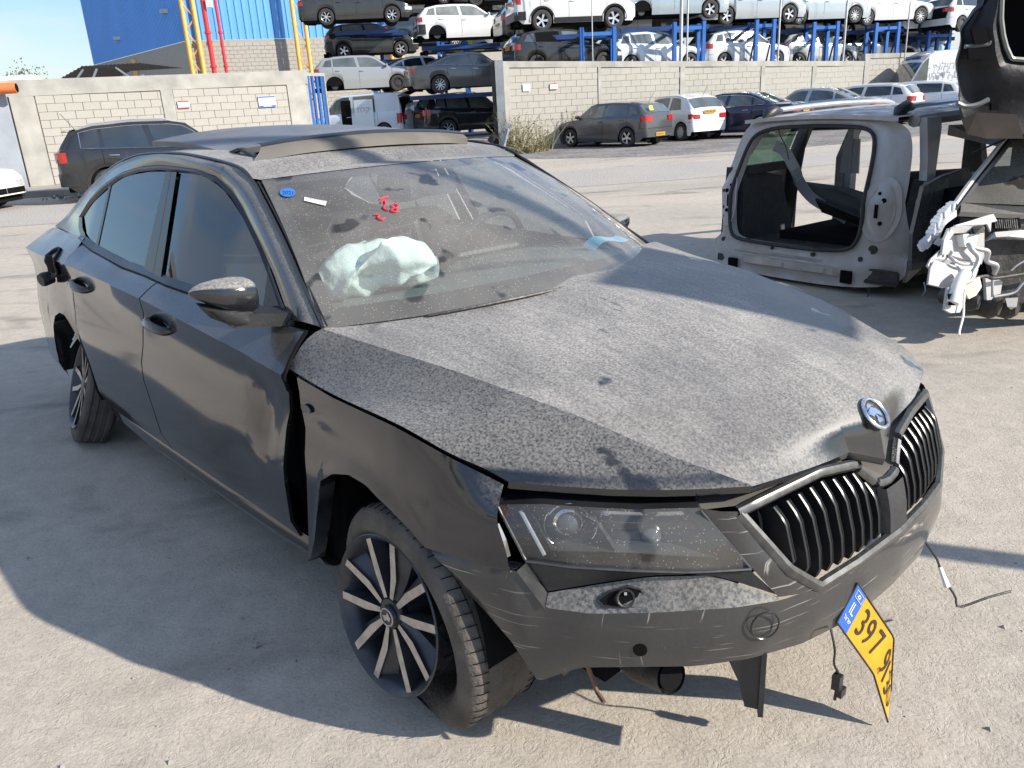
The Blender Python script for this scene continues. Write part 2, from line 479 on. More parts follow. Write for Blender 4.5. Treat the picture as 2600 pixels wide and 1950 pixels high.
def add_scratches(m, col=(.42, .40, .37), amt=.55):
    n = m.node_tree; L = n.links.new; p = n.nodes['Principled BSDF']
    src = p.inputs['Base Color'].links[0].from_socket
    tcn = N(n, 'ShaderNodeTexCoord'); last = src
    for rot, scl, lo in (((0, 0, 0), (3, 3, 160), .66), ((.35, .2, 0), (4, 4, 120), .69), ((1.2, 0, .4), (120, 6, 8), .70)):
        mp_ = N(n, 'ShaderNodeMapping'); mp_.inputs['Rotation'].default_value = rot; mp_.inputs['Scale'].default_value = scl
        L(tcn.outputs['Object'], mp_.inputs['Vector'])
        nz_ = N(n, 'ShaderNodeTexNoise'); nz_.inputs['Scale'].default_value = 1; nz_.inputs['Detail'].default_value = 3; L(mp_.outputs[0], nz_.inputs['Vector'])
        r_ = N(n, 'ShaderNodeMapRange'); r_.inputs['From Min'].default_value = lo; r_.inputs['From Max'].default_value = lo + .05; r_.inputs['To Max'].default_value = amt; L(nz_.outputs['Fac'], r_.inputs['Value'])
        m_ = N(n, 'ShaderNodeMix', data_type='RGBA'); m_.inputs['B'].default_value = (*col, 1); L(last, m_.inputs['A']); L(r_.outputs[0], m_.inputs['Factor']); last = m_.outputs['Result']
    L(last, p.inputs['Base Color'])


add_scratches(M['hero_bumper'])
add_scratches(M['hero_paint_side'], (.2, .19, .17), .22)
M['trim_black'] = simple('trim_black', (.02, .02, .022), .3, var=.25, vscale=8)
M['dust_brown'] = simple('dust_brown', (.135, .122, .105), .85, var=.18, vscale=6)
M['sunroof_glass'] = simple('sunroof_glass', (.16, .16, .155), .5, coat=.05, var=.25, vscale=3)
M['ws_glass'] = glassmat('ws_glass', (.80, .88, .86), dust=.32, dscale=130)
M['side_glass'] = glassmat('side_glass', (.22, .26, .28), dust=.0)
M['lamp_glass'] = glassmat('lamp_glass', (.80, .82, .83), dust=.17, dscale=170)
# ================================================================ the damaged black liftback
hero = empty('liftback_car', label='dusty black liftback with crumpled front, collapsed front wheel and raised sunroof in the foreground', cat='car')
hero.matrix_world = (Matrix.Translation((.3343, 2.4471, .0025)) @ Matrix.Rotation(-.8381, 4, 'Z') @ Matrix.Rotation(-.0062, 4, 'Y') @ Matrix.Rotation(-.0164, 4, 'X'))
HM = hero.matrix_world.copy()
ip = np.interp


def wp(x): return float(ip(x, [-3.95, -3.90, -3.85, -3.75, -3.5, -3.1, -2.5, -.3, 0, .2, .35, .45, .56], [.40, .62, .70, .80, .885, .915, .93, .93, .935, .925, .893, .86, .80]))
def ztor(x): return float(ip(x, [-3.9, -3.6, -2.6, -2.0, -1.57, -.95, -.43, 0, .25, .45], [.93, .96, .966, .947, .93, .889, .848, .828, .80, .75]))
def zbelt(x): return float(ip(x, [-3.9, -3.5, -2.9, -2.67, -2.45, -2.0, -1.72, -1.33, -.58, -.45], [1.0, 1.04, 1.06, 1.058, 1.028, .996, .99, .971, .955, .955]))


def G1(x, z):
    g = .845 - .45 * (z - .96) - float(ip(-x, [.44, 1.1, 1.5, 2.6, 2.9, 3.3, 3.9], [.045, .03, 0, .0, .02, .06, .16]))
    return g


def W(x, z):
    zt = ztor(x)
    w = wp(x)
    if z >= zt:
        zb = max(zbelt(x), zt + .05)
        wb = min(G1(x, zb) + .014, w)
        t = min(1, (z - zt) / (zb - zt))
        if x > -.45: wb = w - .035
        return lerp(w - .004, wb, t) + .008 * math.sin(PI * t)
    t = min(1, (zt - z) / .30)
    o = .026 * math.sin(PI * t ** .8)
    if z < .34: o += .45 * (.34 - z)
    if x > -.45: o *= .5
    return w - o


def both(fn, name, mat, smooth=28, label=None, parent=None, far=True, **k):
    """build near side (y<0) and its mirror image"""
    mb = MB(); fn(mb)
    o = mb.build(name, mat, parent or hero, smooth, **k)
    o2 = None
    if far:
        mb2 = MB(); mb2.v = [(x, -y, z) for x, y, z in mb.v]; mb2.f = [tuple(reversed(f)) for f in mb.f]; mb2.m = mb.m
        o2 = mb2.build(name, mat, parent or hero, smooth, **k)
    return o, o2


def side_grid(xl, xr, zlo, zhi, nx=18, off=0.0, bend=None, rowsb=9, rowst=4):
    G = []
    ts = list(np.linspace(0, 1, rowsb + 1)) + list(np.linspace(1, 2, rowst + 1))[1:]
    for i in range(nx + 1):
        s = i / nx
        col = []
        for t in ts:
            x = lerp(xl(.6), xr(.6), s); z = .6
            for _ in range(4):
                zl, zt, zh = zlo(x), ztor(x) , zhi(x)
                if zt > zh - .01: zt = lerp(zl, zh, .8)
                if zt < zl: zt = lerp(zl, zh, .5)
                z = lerp(zl, zt, t) if t <= 1 else lerp(zt, zh, t - 1)
                x = lerp(xl(z), xr(z), s)
            y = -(W(x, z) + off)
            if bend: y += bend(x, z)
            col.append((x, y, z))
        G.append(col)
    return np.array(G)


def panel(G, th=.012, inward=1):
    """adds turned-in edges so that a panel has thickness"""
    def f(mb):
        mb.grid(G, flip=False)
        b = G.copy(); b[:, :, 1] += th
        for e0, e1 in ((G[0], b[0]), (G[-1], b[-1]), (G[:, 0], b[:, 0]), (G[:, -1], b[:, -1])):
            mb.grid(np.array([e0, e1]))
    return f


doorF_front = lambda z: float(ip(z, [.24, .477, .67, .76, .868, .97], [-.545, -.55, -.525, -.478, -.461, -.50])) - .004
Bgap = lambda z: float(ip(z, [.24, .354, .586, .794, .928, 1.009], [-1.60, -1.642, -1.735, -1.69, -1.585, -1.58]))
rdoor_rear = lambda z: float(ip(z, [.29, .306, .477, .60, .789, .945, 1.05], [-2.40, -2.416, -2.50, -2.575, -2.64, -2.585, -2.60]))
fd = side_grid(lambda z: Bgap(z) + .005, doorF_front, lambda x: .285, lambda x: zbelt(x) - .004, 26,
               bend=lambda x, z: .022 * math.exp(-((x + .66) / .07) ** 2 - ((z - .66) / .10) ** 2) + .012 * math.exp(-((x + .9) / .2) ** 2 - ((z - .45) / .12) ** 2))
both(panel(fd), 'front_door', M['hero_paint_side'])
rd = side_grid(rdoor_rear, lambda z: Bgap(z) - .005, lambda x: .285, lambda x: zbelt(x) - .004, 22)
both(panel(rd), 'rear_door', M['hero_paint_side'])
RC = (-2.841, .325, .365)


def arch_z(x, c, lo):
    d = c[2] ** 2 - (x - c[0]) ** 2
    return max(lo, c[1] + math.sqrt(d)) if d > 0 else lo


qz = lambda x: arch_z(x, RC, .26)


def quarter(mb):
    xs = [-3.93, -3.91, -3.88, -3.84, -3.78, -3.7, -3.6, -3.5, -3.4, -3.3, -3.25, -3.205, -3.19, -3.15, -3.1, -3.0, -2.9, -2.8, -2.7, -2.62, -2.585]
    G = []
    for x in xs:
        zl = qz(x) if x > -3.206 else .26
        zh = float(ip(x, [-3.93, -3.8, -3.5, -2.9, -2.67], [.95, 1.01, 1.05, 1.062, 1.06]))
        zt = ztor(x)
        col = []
        for t in np.linspace(0, 1, 9): col.append(lerp(zl, zt, t))
        for t in (.33, .66, 1): col.append(lerp(zt, zh, t))
        c2 = []
        for z in col:
            xx = x if x < -2.62 else max(rdoor_rear(z) - .006, x)
            if x == xs[-1]: xx = rdoor_rear(z) - .006
            if x == xs[-2]: xx = rdoor_rear(z) - .04
            w = W(x, z)
            if z < zl + .03 and x > -3.2: w += .006
            c2.append((min(xx, -2.42) if z < .5 else xx, -w, z))
        yi = float(ip(x, [-3.93, -3.74, -3.55, -3.3, -2.66], [.35, .52, .58, .62, .80]))
        zt_ = c2[-1][2]
        c2.append((c2[-1][0], (c2[-1][1] - yi) / 2, zt_ + .010)); c2.append((c2[-1][0], -yi, zt_ + float(ip(x, [-3.93, -3.55, -3.3, -2.66], [.02, .035, .03, 0.004]))))
        G.append(c2)
    mb.grid(np.array(G), flip=False)
    # rear wheel arch return
    A = [(RC[0] + RC[2] * math.cos(a), RC[1] + RC[2] * math.sin(a)) for a in np.linspace(-.05, PI + .05, 24)]
    mb.grid(np.array([[(x, -W(x, z) - .004, z), (x, -.68, z)] for x, z in A]))


both(quarter, 'quarter_panel', M['hero_paint_side'])

# front fender (pushed outward and back from the door, dark gap behind it)
fz_lo = lambda x: float(ip(x, [-.5, -.44, -.39, -.362, -.301, -.225, -.137, -.05, .045, .125, .179, .3, .43], [.23, .25, .34, .414, .571, .617, .641, .639, .608, .575, .546, .552, .552]))
E_edge = np.array([(-.476, -.90, .862), (-.216, -.912, .845), (.081, -.912, .835), (.248, -.885, .796), (.382, -.828, .744)])


def hood_edge(x): return np.array([ip(x, E_edge[:, 0], E_edge[:, k]) for k in range(3)])


def fender(mb):
    G = []
    n = 34
    for i in range(n + 1):
        s = i / n
        col = []
        for j in range(15):
            t = j / 14
            x = lerp(-.42, .40, s)
            for _ in range(5):
                zl = fz_lo(x); zh = hood_edge(x)[2] - .008
                z = lerp(zl, zh, t)
                xl = float(ip(z, [.23, .26, .56, .69, .81, .87], [-.465, -.455, -.395, -.392, -.400, -.430]))
                xr = float(ip(z, [.55, .742], [.425, .372]))
                x = lerp(xl, xr, s)
            w = wp(x)
            top = abs(hood_edge(x)[1])
            k = max(0, (z - .66)) / max(.05, zh - .66)
            y = w + .008 * math.exp(-((z - zl) / .03) ** 2)
            y = lerp(y, top + .004, min(1, k) ** 1.6)
            y -= .014 * math.exp(-((z - .70) / .06) ** 2) * (1 - s)
            col.append((x, -y, z))
        G.append(col)
    G = np.array(G)
    mb.grid(G, flip=False)
    b = G[:, 0].copy(); b2 = b.copy(); b2[:, 1] += .05
    mb.grid(np.array([G[:, 0], b2]))
    b = G[0].copy(); b[:, 1] += .06; b[:, 0] += .01
    mb.grid(np.array([G[0], b]))


both(fender, 'fender', M['hero_fender'], 40)

# black emptiness behind door gap and the wheel houses
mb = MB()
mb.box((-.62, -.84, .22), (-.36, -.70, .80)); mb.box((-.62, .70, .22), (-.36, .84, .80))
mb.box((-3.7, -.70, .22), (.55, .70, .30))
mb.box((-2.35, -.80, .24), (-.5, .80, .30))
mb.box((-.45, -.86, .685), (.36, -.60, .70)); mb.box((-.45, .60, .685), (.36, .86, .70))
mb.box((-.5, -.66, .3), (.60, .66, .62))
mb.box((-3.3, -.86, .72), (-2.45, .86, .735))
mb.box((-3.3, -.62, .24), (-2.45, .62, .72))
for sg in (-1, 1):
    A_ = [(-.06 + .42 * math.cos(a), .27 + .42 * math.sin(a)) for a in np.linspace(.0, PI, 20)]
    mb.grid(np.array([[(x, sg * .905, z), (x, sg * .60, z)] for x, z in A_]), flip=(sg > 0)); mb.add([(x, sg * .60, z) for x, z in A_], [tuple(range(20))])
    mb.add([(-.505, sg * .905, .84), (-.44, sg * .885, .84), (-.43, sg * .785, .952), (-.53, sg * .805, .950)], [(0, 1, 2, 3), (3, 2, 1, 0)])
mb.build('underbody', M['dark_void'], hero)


def sill(mb):
    xs = np.linspace(-2.47, -.46, 30)
    prof = [(.283, .030), (.270, .024), (.235, .020), (.205, .036), (.185, .07), (.185, .20)]
    mb.grid(np.array([[(x, -(.928 - .018 * ((x + 1.45) / 1.0) ** 4) + d, z + .048 * max(0, (-2.2 - x))) for z, d in prof] for x in xs]), flip=True)


both(sill, 'sill', M['hero_paint_side'])

def door_gap(mb):
    zs = np.linspace(.80, .955, 8)
    mb.tube([(doorF_front(z) + .006, -(W(doorF_front(z) - .02, z) + .0005), z) for z in zs], .007, 6)


both(door_gap, 'door_seal', M['dark_void'], 40)

# ---- roof rail / pillars
TR = np.array([(-.619, .965), (-.775, 1.076), (-.909, 1.157), (-1.071, 1.25), (-1.202, 1.321), (-1.336, 1.367), (-1.496, 1.392), (-1.745, 1.401), (-1.892, 1.405), (-2.107, 1.395), (-2.329, 1.369), (-2.525, 1.316), (-2.718, 1.241), (-2.842, 1.155), (-2.79, 1.105), (-2.66, 1.060)])
DT = np.array([(-.435, .796, .969), (-.594, .756, 1.066), (-.740, .718, 1.160), (-.879, .683, 1.242), (-1.0, .655, 1.31), (-1.072, .639, 1.349), (-1.219, .625, 1.403), (-1.62, .625, 1.442), (-1.924, .625, 1.449), (-2.213, .622, 1.440), (-2.5, .617, 1.405), (-2.8, .612, 1.345), (-3.08, .62, 1.26), (-3.30, .64, 1.175), (-3.46, .665, 1.10), (-3.55, .70, 1.055)])


def rail(mb):
    n = 60
    a = resample(TR, n); 
    # parametrise by matching indices
    idx = np.linspace(0, 15, n)
    a = np.array([[ip(t, range(16), TR[:, k]) for k in range(2)] for t in idx])
    b = np.array([[ip(t, range(16), DT[:, k]) for k in range(3)] for t in idx])
    G = []
    for (x, z), (bx, by, bz) in zip(a, b):
        p0 = np.array([x, -G1(x, z) - .006, z]); p3 = np.array([bx, -by, bz])
        row = []
        for t in (0, .25, .5, .75, 1):
            p = lerp(p0, p3, t)
            h = .016 * math.sin(PI * t)
            p = p + np.array([0, -.75 * h, .65 * h])
            row.append(p)
        G.append(row)
    mb.grid(np.array(G), flip=True)


both(rail, 'roof_rail', M['hero_paint'], 35)


def ditch(mb):
    c = crom(DT[:12], 60)
    mb.tube([(x, -y - .001, z + .001) for x, y, z in c], .0055, 6)
    c = crom(DT[:6], 20)
    mb.tube([(x + .004, -y + .012, z + .004) for x, y, z in c], .003, 5)


both(ditch, 'roof_seal', M['trim_black'])

# ---- roof with sunroof opening
def roof_pt(x, t):
    """t -1..1 across"""
    yd = ip(-x, -DT[5:14, 0], DT[5:14, 1]); zd = ip(-x, -DT[5:14, 0], DT[5:14, 2])
    return np.array([x, t * yd, zd + .030 * (1 - t * t) - (.012 if x > -1.15 else 0) * (1 - t * t)])


WT = lambda y: -1.083 + .115 * (1 - (y / .607) ** 2)     # windshield top x


def roof(mb):
    ts = np.linspace(-1, 1, 19)
    xs = [None, -1.12, -1.16, -1.2, -1.24, -1.262] + list(np.linspace(-1.28, -2.85, 26)) + [-2.95, -3.05]
    G = []
    for x in xs:
        row = []
        for t in ts:
            if x is None:
                y = t * .607; xx = WT(y) - .004
                p = np.array([xx, y, 1.356 + .020 * (1 - t * t) + .002])
            else: p = roof_pt(x - 0.0, t); 
            row.append(p)
        G.append(row)
    G = np.array(G)
    n, m = G.shape[:2]
    v = G.reshape(-1, 3); fs = []
    for i in range(n - 1):
        for j in range(m - 1):
            cx = G[i, j, 0]; ct = (ts[j] + ts[j + 1]) / 2
            if -2.2 < cx < -1.26 and abs(ct) < .76: continue
            fs.append((i * m + j, i * m + j + 1, (i + 1) * m + j + 1, (i + 1) * m + j))
    mb.add(v, fs)


mb = MB(); roof(mb); mb.build('roof', M['hero_paint'], hero, 40)
mb = MB(); mb.box((-2.22, -.49, 1.385), (-1.26, .49, 1.40)); mb.box((-2.5, -.52, 1.33), (-1.2, .52, 1.34), 1)
mb.build('sunroof_frame', [M['dark_void'], M['headliner']], hero)
# raised glass panel
TH = 1.12
PG = []
for s in np.linspace(0, 1, 15):
    row = []
    for t in np.linspace(-1, 1, 13):
        y = t * .50
        xr = -2.36 + .12 * (1 - t * t) * 0
        xf = -1.60 + .30 * (1 - abs(t) ** 2.2)
        if t > 0: xf = -1.60 + .30 * (1 - abs(t) ** 6)
        x = lerp(xr, xf, s)
        z = lerp(1.494, 1.446, s ** 1.1) + .045 * (1 - t * t) - .0 + .012 * math.sin(PI * s)
        if t > 0: z += .012 * t
        row.append((x, y, z))
    PG.append(row)
PG = np.array(PG)
mb = MB(); mb.grid(PG, flip=True)
lo = PG.copy(); lo[:, :, 2] -= .022
mb.grid(lo)
for e in ((PG[0], lo[0]), (PG[-1], lo[-1]), (PG[:, 0], lo[:, 0]), (PG[:, -1], lo[:, -1])): mb.grid(np.array(e))
mb.build('sunroof_panel', M['sunroof_glass'], hero, 30, fixn=True)
# wind deflector
DB = crom([(-1.262, -.545, 1.412), (-1.238, -.32, 1.432), (-1.22, 0, 1.440), (-1.225, .32, 1.432), (-1.245, .47, 1.418)], 24)
DTp = crom([(-1.36, -.455, 1.462), (-1.32, -.30, 1.478), (-1.285, 0, 1.490), (-1.275, .30, 1.480), (-1.262, .46, 1.464)], 24)
mid = (DB + DTp) / 2 + np.array([.018, 0, .004])
top2 = DTp + np.array([-.05, 0, .008])
mb = MB(); mb.grid(np.array([DB, mid, DTp]), flip=True); mb.grid(np.array([DTp + [0, 0, .004], DTp + [-.02, 0, .012], top2]), 1, flip=True)
mb.tube(DTp, .005, 6, 2)
mb.build('wind_deflector', [M['dust_brown'], M['trim_black'], M['trim_black']], hero, 50)
for y in (-.49, .49):
    mb = MB(); mb.bar((-1.26, y, 1.405), (-1.45, y, 1.455), .02, .012); mb.bar((-1.455, y, 1.456), (-1.75, y, 1.41), .02, .012)
    mb.bar((-1.30, y + .02, 1.402), (-1.8, y + .02, 1.405), .03, .01); mb.build('sunroof_arm', M['dark_metal'], hero)

# ---- rear glass, tailgate and rear bumper
def tail(mb):
    ts = np.linspace(-1, 1, 13)
    rows = []
    prof = [(-3.05, .60, 1.262, .03), (-3.3, .60, 1.17, .03), (-3.52, .60, 1.06, .04), (-3.62, .60, 1.045, .04), (-3.74, .58, 1.03, .04), (-3.82, .52, 1.00, .05), (-3.84, .72, .90, 0), (-3.88, .70, .70, 0), (-3.93, .66, .62, 0), (-3.95, .62, .45, 0), (-3.90, .6, .27, 0)]
    for x, yw, z, c in prof:
        rows.append([(x - .03 * (1 - t * t), t * yw, z + c * (1 - t * t)) for t in ts])
    mb.grid(np.array(rows), flip=True)


mb = MB(); tail(mb); mb.build('tailgate', M['hero_paint'], hero, 35)
mb = MB()
G = np.array([[(x - .03 * (1 - t * t), t * yw * .92, z + c * (1 - t * t) + .008) for t in np.linspace(-1, 1, 9)] for x, yw, z, c in [(-2.62, .6, 1.405, .04), (-3.05, .60, 1.282, .03), (-3.3, .62, 1.195, .03), (-3.5, .64, 1.115, .03)]])
mb.grid(G, flip=True); mb.build('rear_window', M['win_dark'], hero, 40)

# ---- side glass, trims
def glass_poly(pts, off=.002):
    return [(x, -(G1(x, z) + off), z) for x, z in pts]


def fill(lower, upper, n=10, off=.002):
    a = resample(lower, n); b = resample(upper, n)
    return np.array([[(lerp(p[0], q[0], t), -(G1(lerp(p[0], q[0], t), lerp(p[1], q[1], t)) + off), lerp(p[1], q[1], t)) for t in (0, .33, .66, 1)] for p, q in zip(a, b)])


frontL = [(-1.575, 1.005), (-1.283, .987), (-.788, .975)]
frontU = [(-1.681, 1.377), (-1.486, 1.373), (-1.357, 1.350), (-1.238, 1.311), (-1.13, 1.257), (-1.016, 1.201), (-.9, 1.137), (-.815, 1.085)]
rearL = [(-2.405, 1.040), (-2.0, 1.018), (-1.777, 1.013)]
rearU = [(-2.438, 1.305), (-2.33, 1.342), (-2.2, 1.36), (-1.98, 1.376), (-1.80, 1.378)]
qL = [(-2.63, 1.090), (-2.50, 1.055), (-2.43, 1.048)]
qU = [(-2.77, 1.165), (-2.62, 1.235), (-2.455, 1.298)]
for nm, l, u, k in (('front_window', frontL, frontU, 14), ('rear_window_side', rearL, rearU, 10), ('quarter_window', qL, qU, 7)):
    both(lambda mb, l=l, u=u, k=k: mb.grid(fill(l, u, k), flip=True), nm.replace('_side', ''), M['side_glass'], 60)


def strip(a, b, off, k=12):
    a = resample(a, k); b = resample(b, k)
    return np.array([[(p[0], -(G1(p[0], p[1]) + off), p[1]), (q[0], -(G1(q[0], q[1]) + off), q[1])] for p, q in zip(a, b)])


def bframe(mb):
    mb.grid(strip([(-1.575, 1.0), (-1.681, 1.38)], [(-1.655, 1.0), (-1.735, 1.38)], .012, 6), flip=False)
    mb.grid(strip([(-1.663, 1.0), (-1.743, 1.38)], [(-1.772, 1.0), (-1.80, 1.38)], .010, 6), flip=False)


both(bframe, 'door_pillar', M['trim_black'])


def frame_top(mb):
    up = np.array([p for p in TR[:14]])
    inn = np.array([(-.66, .97), (-.80, 1.068), (-.905, 1.142), (-1.05, 1.222), (-1.19, 1.296), (-1.33, 1.347), (-1.49, 1.374), (-1.74, 1.381), (-1.89, 1.384), (-2.107, 1.374), (-2.329, 1.345), (-2.50, 1.29), (-2.68, 1.215), (-2.79, 1.15)])
    idx = np.linspace(0, 13, 60)
    a = np.array([[ip(t, range(14), up[:, k]) for k in range(2)] for t in idx]); b = np.array([[ip(t, range(14), inn[:, k]) for k in range(2)] for t in idx])
    mb.grid(np.array([[(p[0], -(G1(*p) + .004), p[1]), (lerp(p[0], q[0], .5), -(G1(*lerp(p, q, .5)) + .014), lerp(p[1], q[1], .5)), (q[0], -(G1(*q) + .0035), q[1])] for p, q in zip(a, b)]))
    # belt moulding
    xs = np.linspace(-2.70, -.60, 50)
    lw = []
    for x in xs:
        zb = zbelt(x)
        y = G1(x, zb)
        lw.append([(x, -(y + .014), zb - .006), (x, -(y + .020), zb + .006), (x, -(G1(x, zb + .026) + .004), zb + .026)])
    mb.grid(np.array(lw), flip=True)
    mb.grid(strip([(-2.84, 1.155), (-2.80, 1.105), (-2.66, 1.055)], [(-2.775, 1.155), (-2.735, 1.115), (-2.62, 1.08)], .008, 8), flip=True)
    mb.grid(strip([(-2.44, 1.04), (-2.468, 1.31)], [(-2.405, 1.035), (-2.438, 1.315)], .005, 5), flip=True)


both(frame_top, 'window_trim', M['trim_black'], 40)
both(lambda mb: mb.grid(strip([(-.60, .97), (-.66, 1.0), (-.83, 1.115)], [(-.79, .97), (-.79, 1.0), (-.815, 1.09)], .010, 6), flip=False), 'mirror_triangle', M['black_plastic'])

# ---- windshield
def wsp(u, t):
    """u 0 top..1 bottom, t -1..1 across"""
    top = np.array([WT(t * .607), t * .607, 1.356 + .020 * (1 - t * t)])
    bot = np.array([-.446 + .30 * (1 - abs(t) ** 2.4), t * .794, .964 + .034 * (1 - t * t)])
    p = lerp(top, bot, u)
    k = math.sin(PI * u)
    return p + np.array([.018, 0, .030]) * k * (1 - .35 * t * t)


WS = np.array([[wsp(u, t) for t in np.linspace(-1, 1, 33)] for u in np.linspace(0, 1, 20)])
mb = MB(); mb.grid(WS); ws = mb.build('windshield', M['ws_glass'], hero, 60)
# black ceramic border, 4 mm behind the glass
def wsq(u, t, d=-.004):
    p = wsp(u, t); return p + np.array([.5, 0, .8]) * d


mb = MB()
ts = np.linspace(-1, 1, 33)
mb.grid(np.array([[wsq(u, t) for t in ts] for u in (0, .02, .045)])); mb.grid(np.array([[wsq(u, t) for t in ts] for u in (.90, .95, 1.0)]))
us = np.linspace(0, 1, 20)
mb.grid(np.array([[wsq(u, t) for t in (-1, -.97, -.945)] for u in us])); mb.grid(np.array([[wsq(u, t) for t in (.945, .97, 1)] for u in us]))
mb.build('windshield_border', M['trim_black'], ws, 60)


def onws(pxs, off=.004):
    pass


# ---- hood
K_ = np.array([(-.446, -.794, .964), (-.2, -.742, .934), (.03, -.705, .913), (.2, -.670, .888), (.40, -.630, .856), (.55, -.590, .818), (.695, -.545, .776), (.788, -.480, .738)])
S_ = np.array([(-.235, -.20, .998), (.10, -.175, .962), (.45, -.15, .900), (.60, -.145, .865), (.72, -.138, .832), (.80, -.128, .785), (.834, -.118, .710)])
C_ = np.array([(-.20, 0, 1.010), (.10, 0, .975), (.45, 0, .912), (.60, 0, .878), (.72, 0, .845), (.83, 0, .780), (.876, 0, .660)])
nu = 46
Ec = crom(E_edge, nu); Kc = crom(K_, nu); Sc = crom(S_, nu); Cc = crom(C_, nu)
# keep creases in step near the front edge
rows = []
for i in range(nu):
    u = i / (nu - 1)
    r = []
    for t in (0, .2, .4, .6, .8): r.append(lerp(Ec[i], Kc[i], t) + np.array([.030 * u ** 4, -.008 * u ** 4, 0]) * math.sin(PI * t) + np.array([0, 0, lerp(.020, -.005, min(1, u * 5))]) * math.sin(PI * t) * (1 - .6 * u))
    for t in np.linspace(0, 1, 9)[:-1]: r.append(lerp(Kc[i], Sc[i], t) + np.array([0.006 * u ** 8, 0, .010 * (1 - u ** 6)]) * math.sin(PI * t))
    for t in (0, .35, .7): r.append(lerp(Sc[i], Cc[i], t))
    r.append(Cc[i])
    rows.append(r)
HG = np.array(rows)
full = np.concatenate([HG, (HG * np.array([1, -1, 1]))[:, ::-1][:, 1:]], axis=1)
# crash: far side of the hood sprung upward
for i in range(full.shape[0]):
    u = i / (nu - 1)
    for j in range(full.shape[1]):
        y = full[i, j, 1]
        full[i, j, 2] += .040 * max(0, min(1, (y + .2) / .9)) * (1 - .35 * u)
        full[i, j, 2] += .006 * math.exp(-((u - .9) / .1) ** 2)
        full[i, j, 0] += .008 * max(0, min(1, (y - .05) / .45)) * u ** 2
        if y > .3: full[i, j, 0] -= .035 * min(1, (y - .3) / .3) * u ** 3
mb = MB()
nc = full.shape[1]
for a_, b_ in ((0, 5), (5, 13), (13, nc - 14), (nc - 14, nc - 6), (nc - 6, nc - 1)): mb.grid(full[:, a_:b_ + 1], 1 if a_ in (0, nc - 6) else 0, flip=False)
inner = full.copy(); inner[:, :, 2] -= .018; inner[:, :, 0] -= .006
n_, m_ = full.shape[:2]
for e in ((full[0], inner[0]), (full[-1], inner[-1]), (full[:, 0], inner[:, 0] + [0, .012, 0]), (full[:, -1], inner[:, -1] - [0, .012, 0])): mb.grid(np.array(e))
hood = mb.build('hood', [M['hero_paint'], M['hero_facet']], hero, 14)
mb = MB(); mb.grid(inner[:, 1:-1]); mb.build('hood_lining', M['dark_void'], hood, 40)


def hood_z(x, y):
    d = np.hypot(full[:, :, 0] - x, full[:, :, 1] - y)
    i = np.argsort(d.ravel())[:4]
    w = 1 / (d.ravel()[i] + 1e-4)
    return float((full[:, :, 2].ravel()[i] * w).sum() / w.sum())


# cowl under the windshield
mb = MB()
mb.grid(np.array([[(wsp(1, t) + np.array([0.0, 0, -.012])), (wsp(1, t) + np.array([.10, 0, -.05]))] for t in np.linspace(-.80, .80, 20)]), flip=True)
mb.build('cowl', M['black_plastic'], hero, 50)
# wipers lying under the hood edge
for y0, y1 in ((-.55, .05), (.10, .60)):
    mb = MB()
    P = [wsp(.995 - .006 * math.sin(PI * s), lerp(y0, y1, s) / .8) + np.array([.012, 0, -.004]) for s in np.linspace(0, 1, 8)]
    mb.tube(P, .005, 6); mb.build('wiper', M['black_plastic'], hero, 40)

# ---- front plan curve
ys_ = [0, .2, .4, .5, .6, .7, .8, .86, .90, .925, .935]; xs_ = [.93, .922, .89, .855, .79, .70, .57, .44, .30, .1, -.2]
B_ = lambda y: float(ip(abs(y), ys_, xs_))
sB = lambda z: float(ip(z, [.2, .3, .45, .55, .65, .75], [-.03, 0, 0, -.02, -.06, -.11]))


def fp(y, z, d=0): return np.array([B_(y) + sB(z) + d, y, z])


# lower bumper: from the wheel arch edge to the centre and across
def bumper(mb):
    top = [(.176, -.915, .544), (.271, -.901, .548), (.354, -.880, .550), (.427, -.857, .548), (.458, -.846, .51), (.491, -.835, .470), (.586, -.784, .473), (.694, -.699, .484), (.808, -.562, .482), (.862, -.466, .478), (.893, -.351, .470), (.915, -.18, .476), (.922, 0, .478)]
    bot = [(.235, -.917, .509), (.300, -.908, .462), (.360, -.895, .420), (.423, -.882, .370), (.450, -.872, .33), (.474, -.85, .268), (.56, -.80, .325), (.655, -.738, .343), (.758, -.635, .342), (.835, -.53, .345), (.888, -.39, .338), (.920, -.2, .326), (.928, 0, .328)]
    n = 40
    idx = np.linspace(0, 12, 60)
    T = np.array([[ip(t, range(13), np.array(top)[:, k]) for k in range(3)] for t in idx])
    Bt = np.array([[ip(t, range(13), np.array(bot)[:, k]) for k in range(3)] for t in idx])
    G = []
    for a, b in zip(T, Bt):
        row = []
        for t in np.linspace(0, 1, 8):
            p = lerp(a, b, t)
            k = math.sin(PI * t) * .012
            d = p - np.array([-.2, 0, p[2]]); d /= np.linalg.norm(d)
            row.append(p + d * k)
        row.append(np.array([b[0] - .03, b[1] * .97, b[2] - .004]))
        G.append(row)
    G = np.array(G)
    Gm = (G * np.array([1, -1, 1]))[::-1][1:]
    mb.grid(np.concatenate([G, Gm]), flip=True)
    # arch edge return
    e = G[0]; mb.grid(np.array([e, e + np.array([0, .05, 0])]))


mb = MB(); bumper(mb); bump = mb.build('front_bumper', M['hero_bumper'], hero, 24)


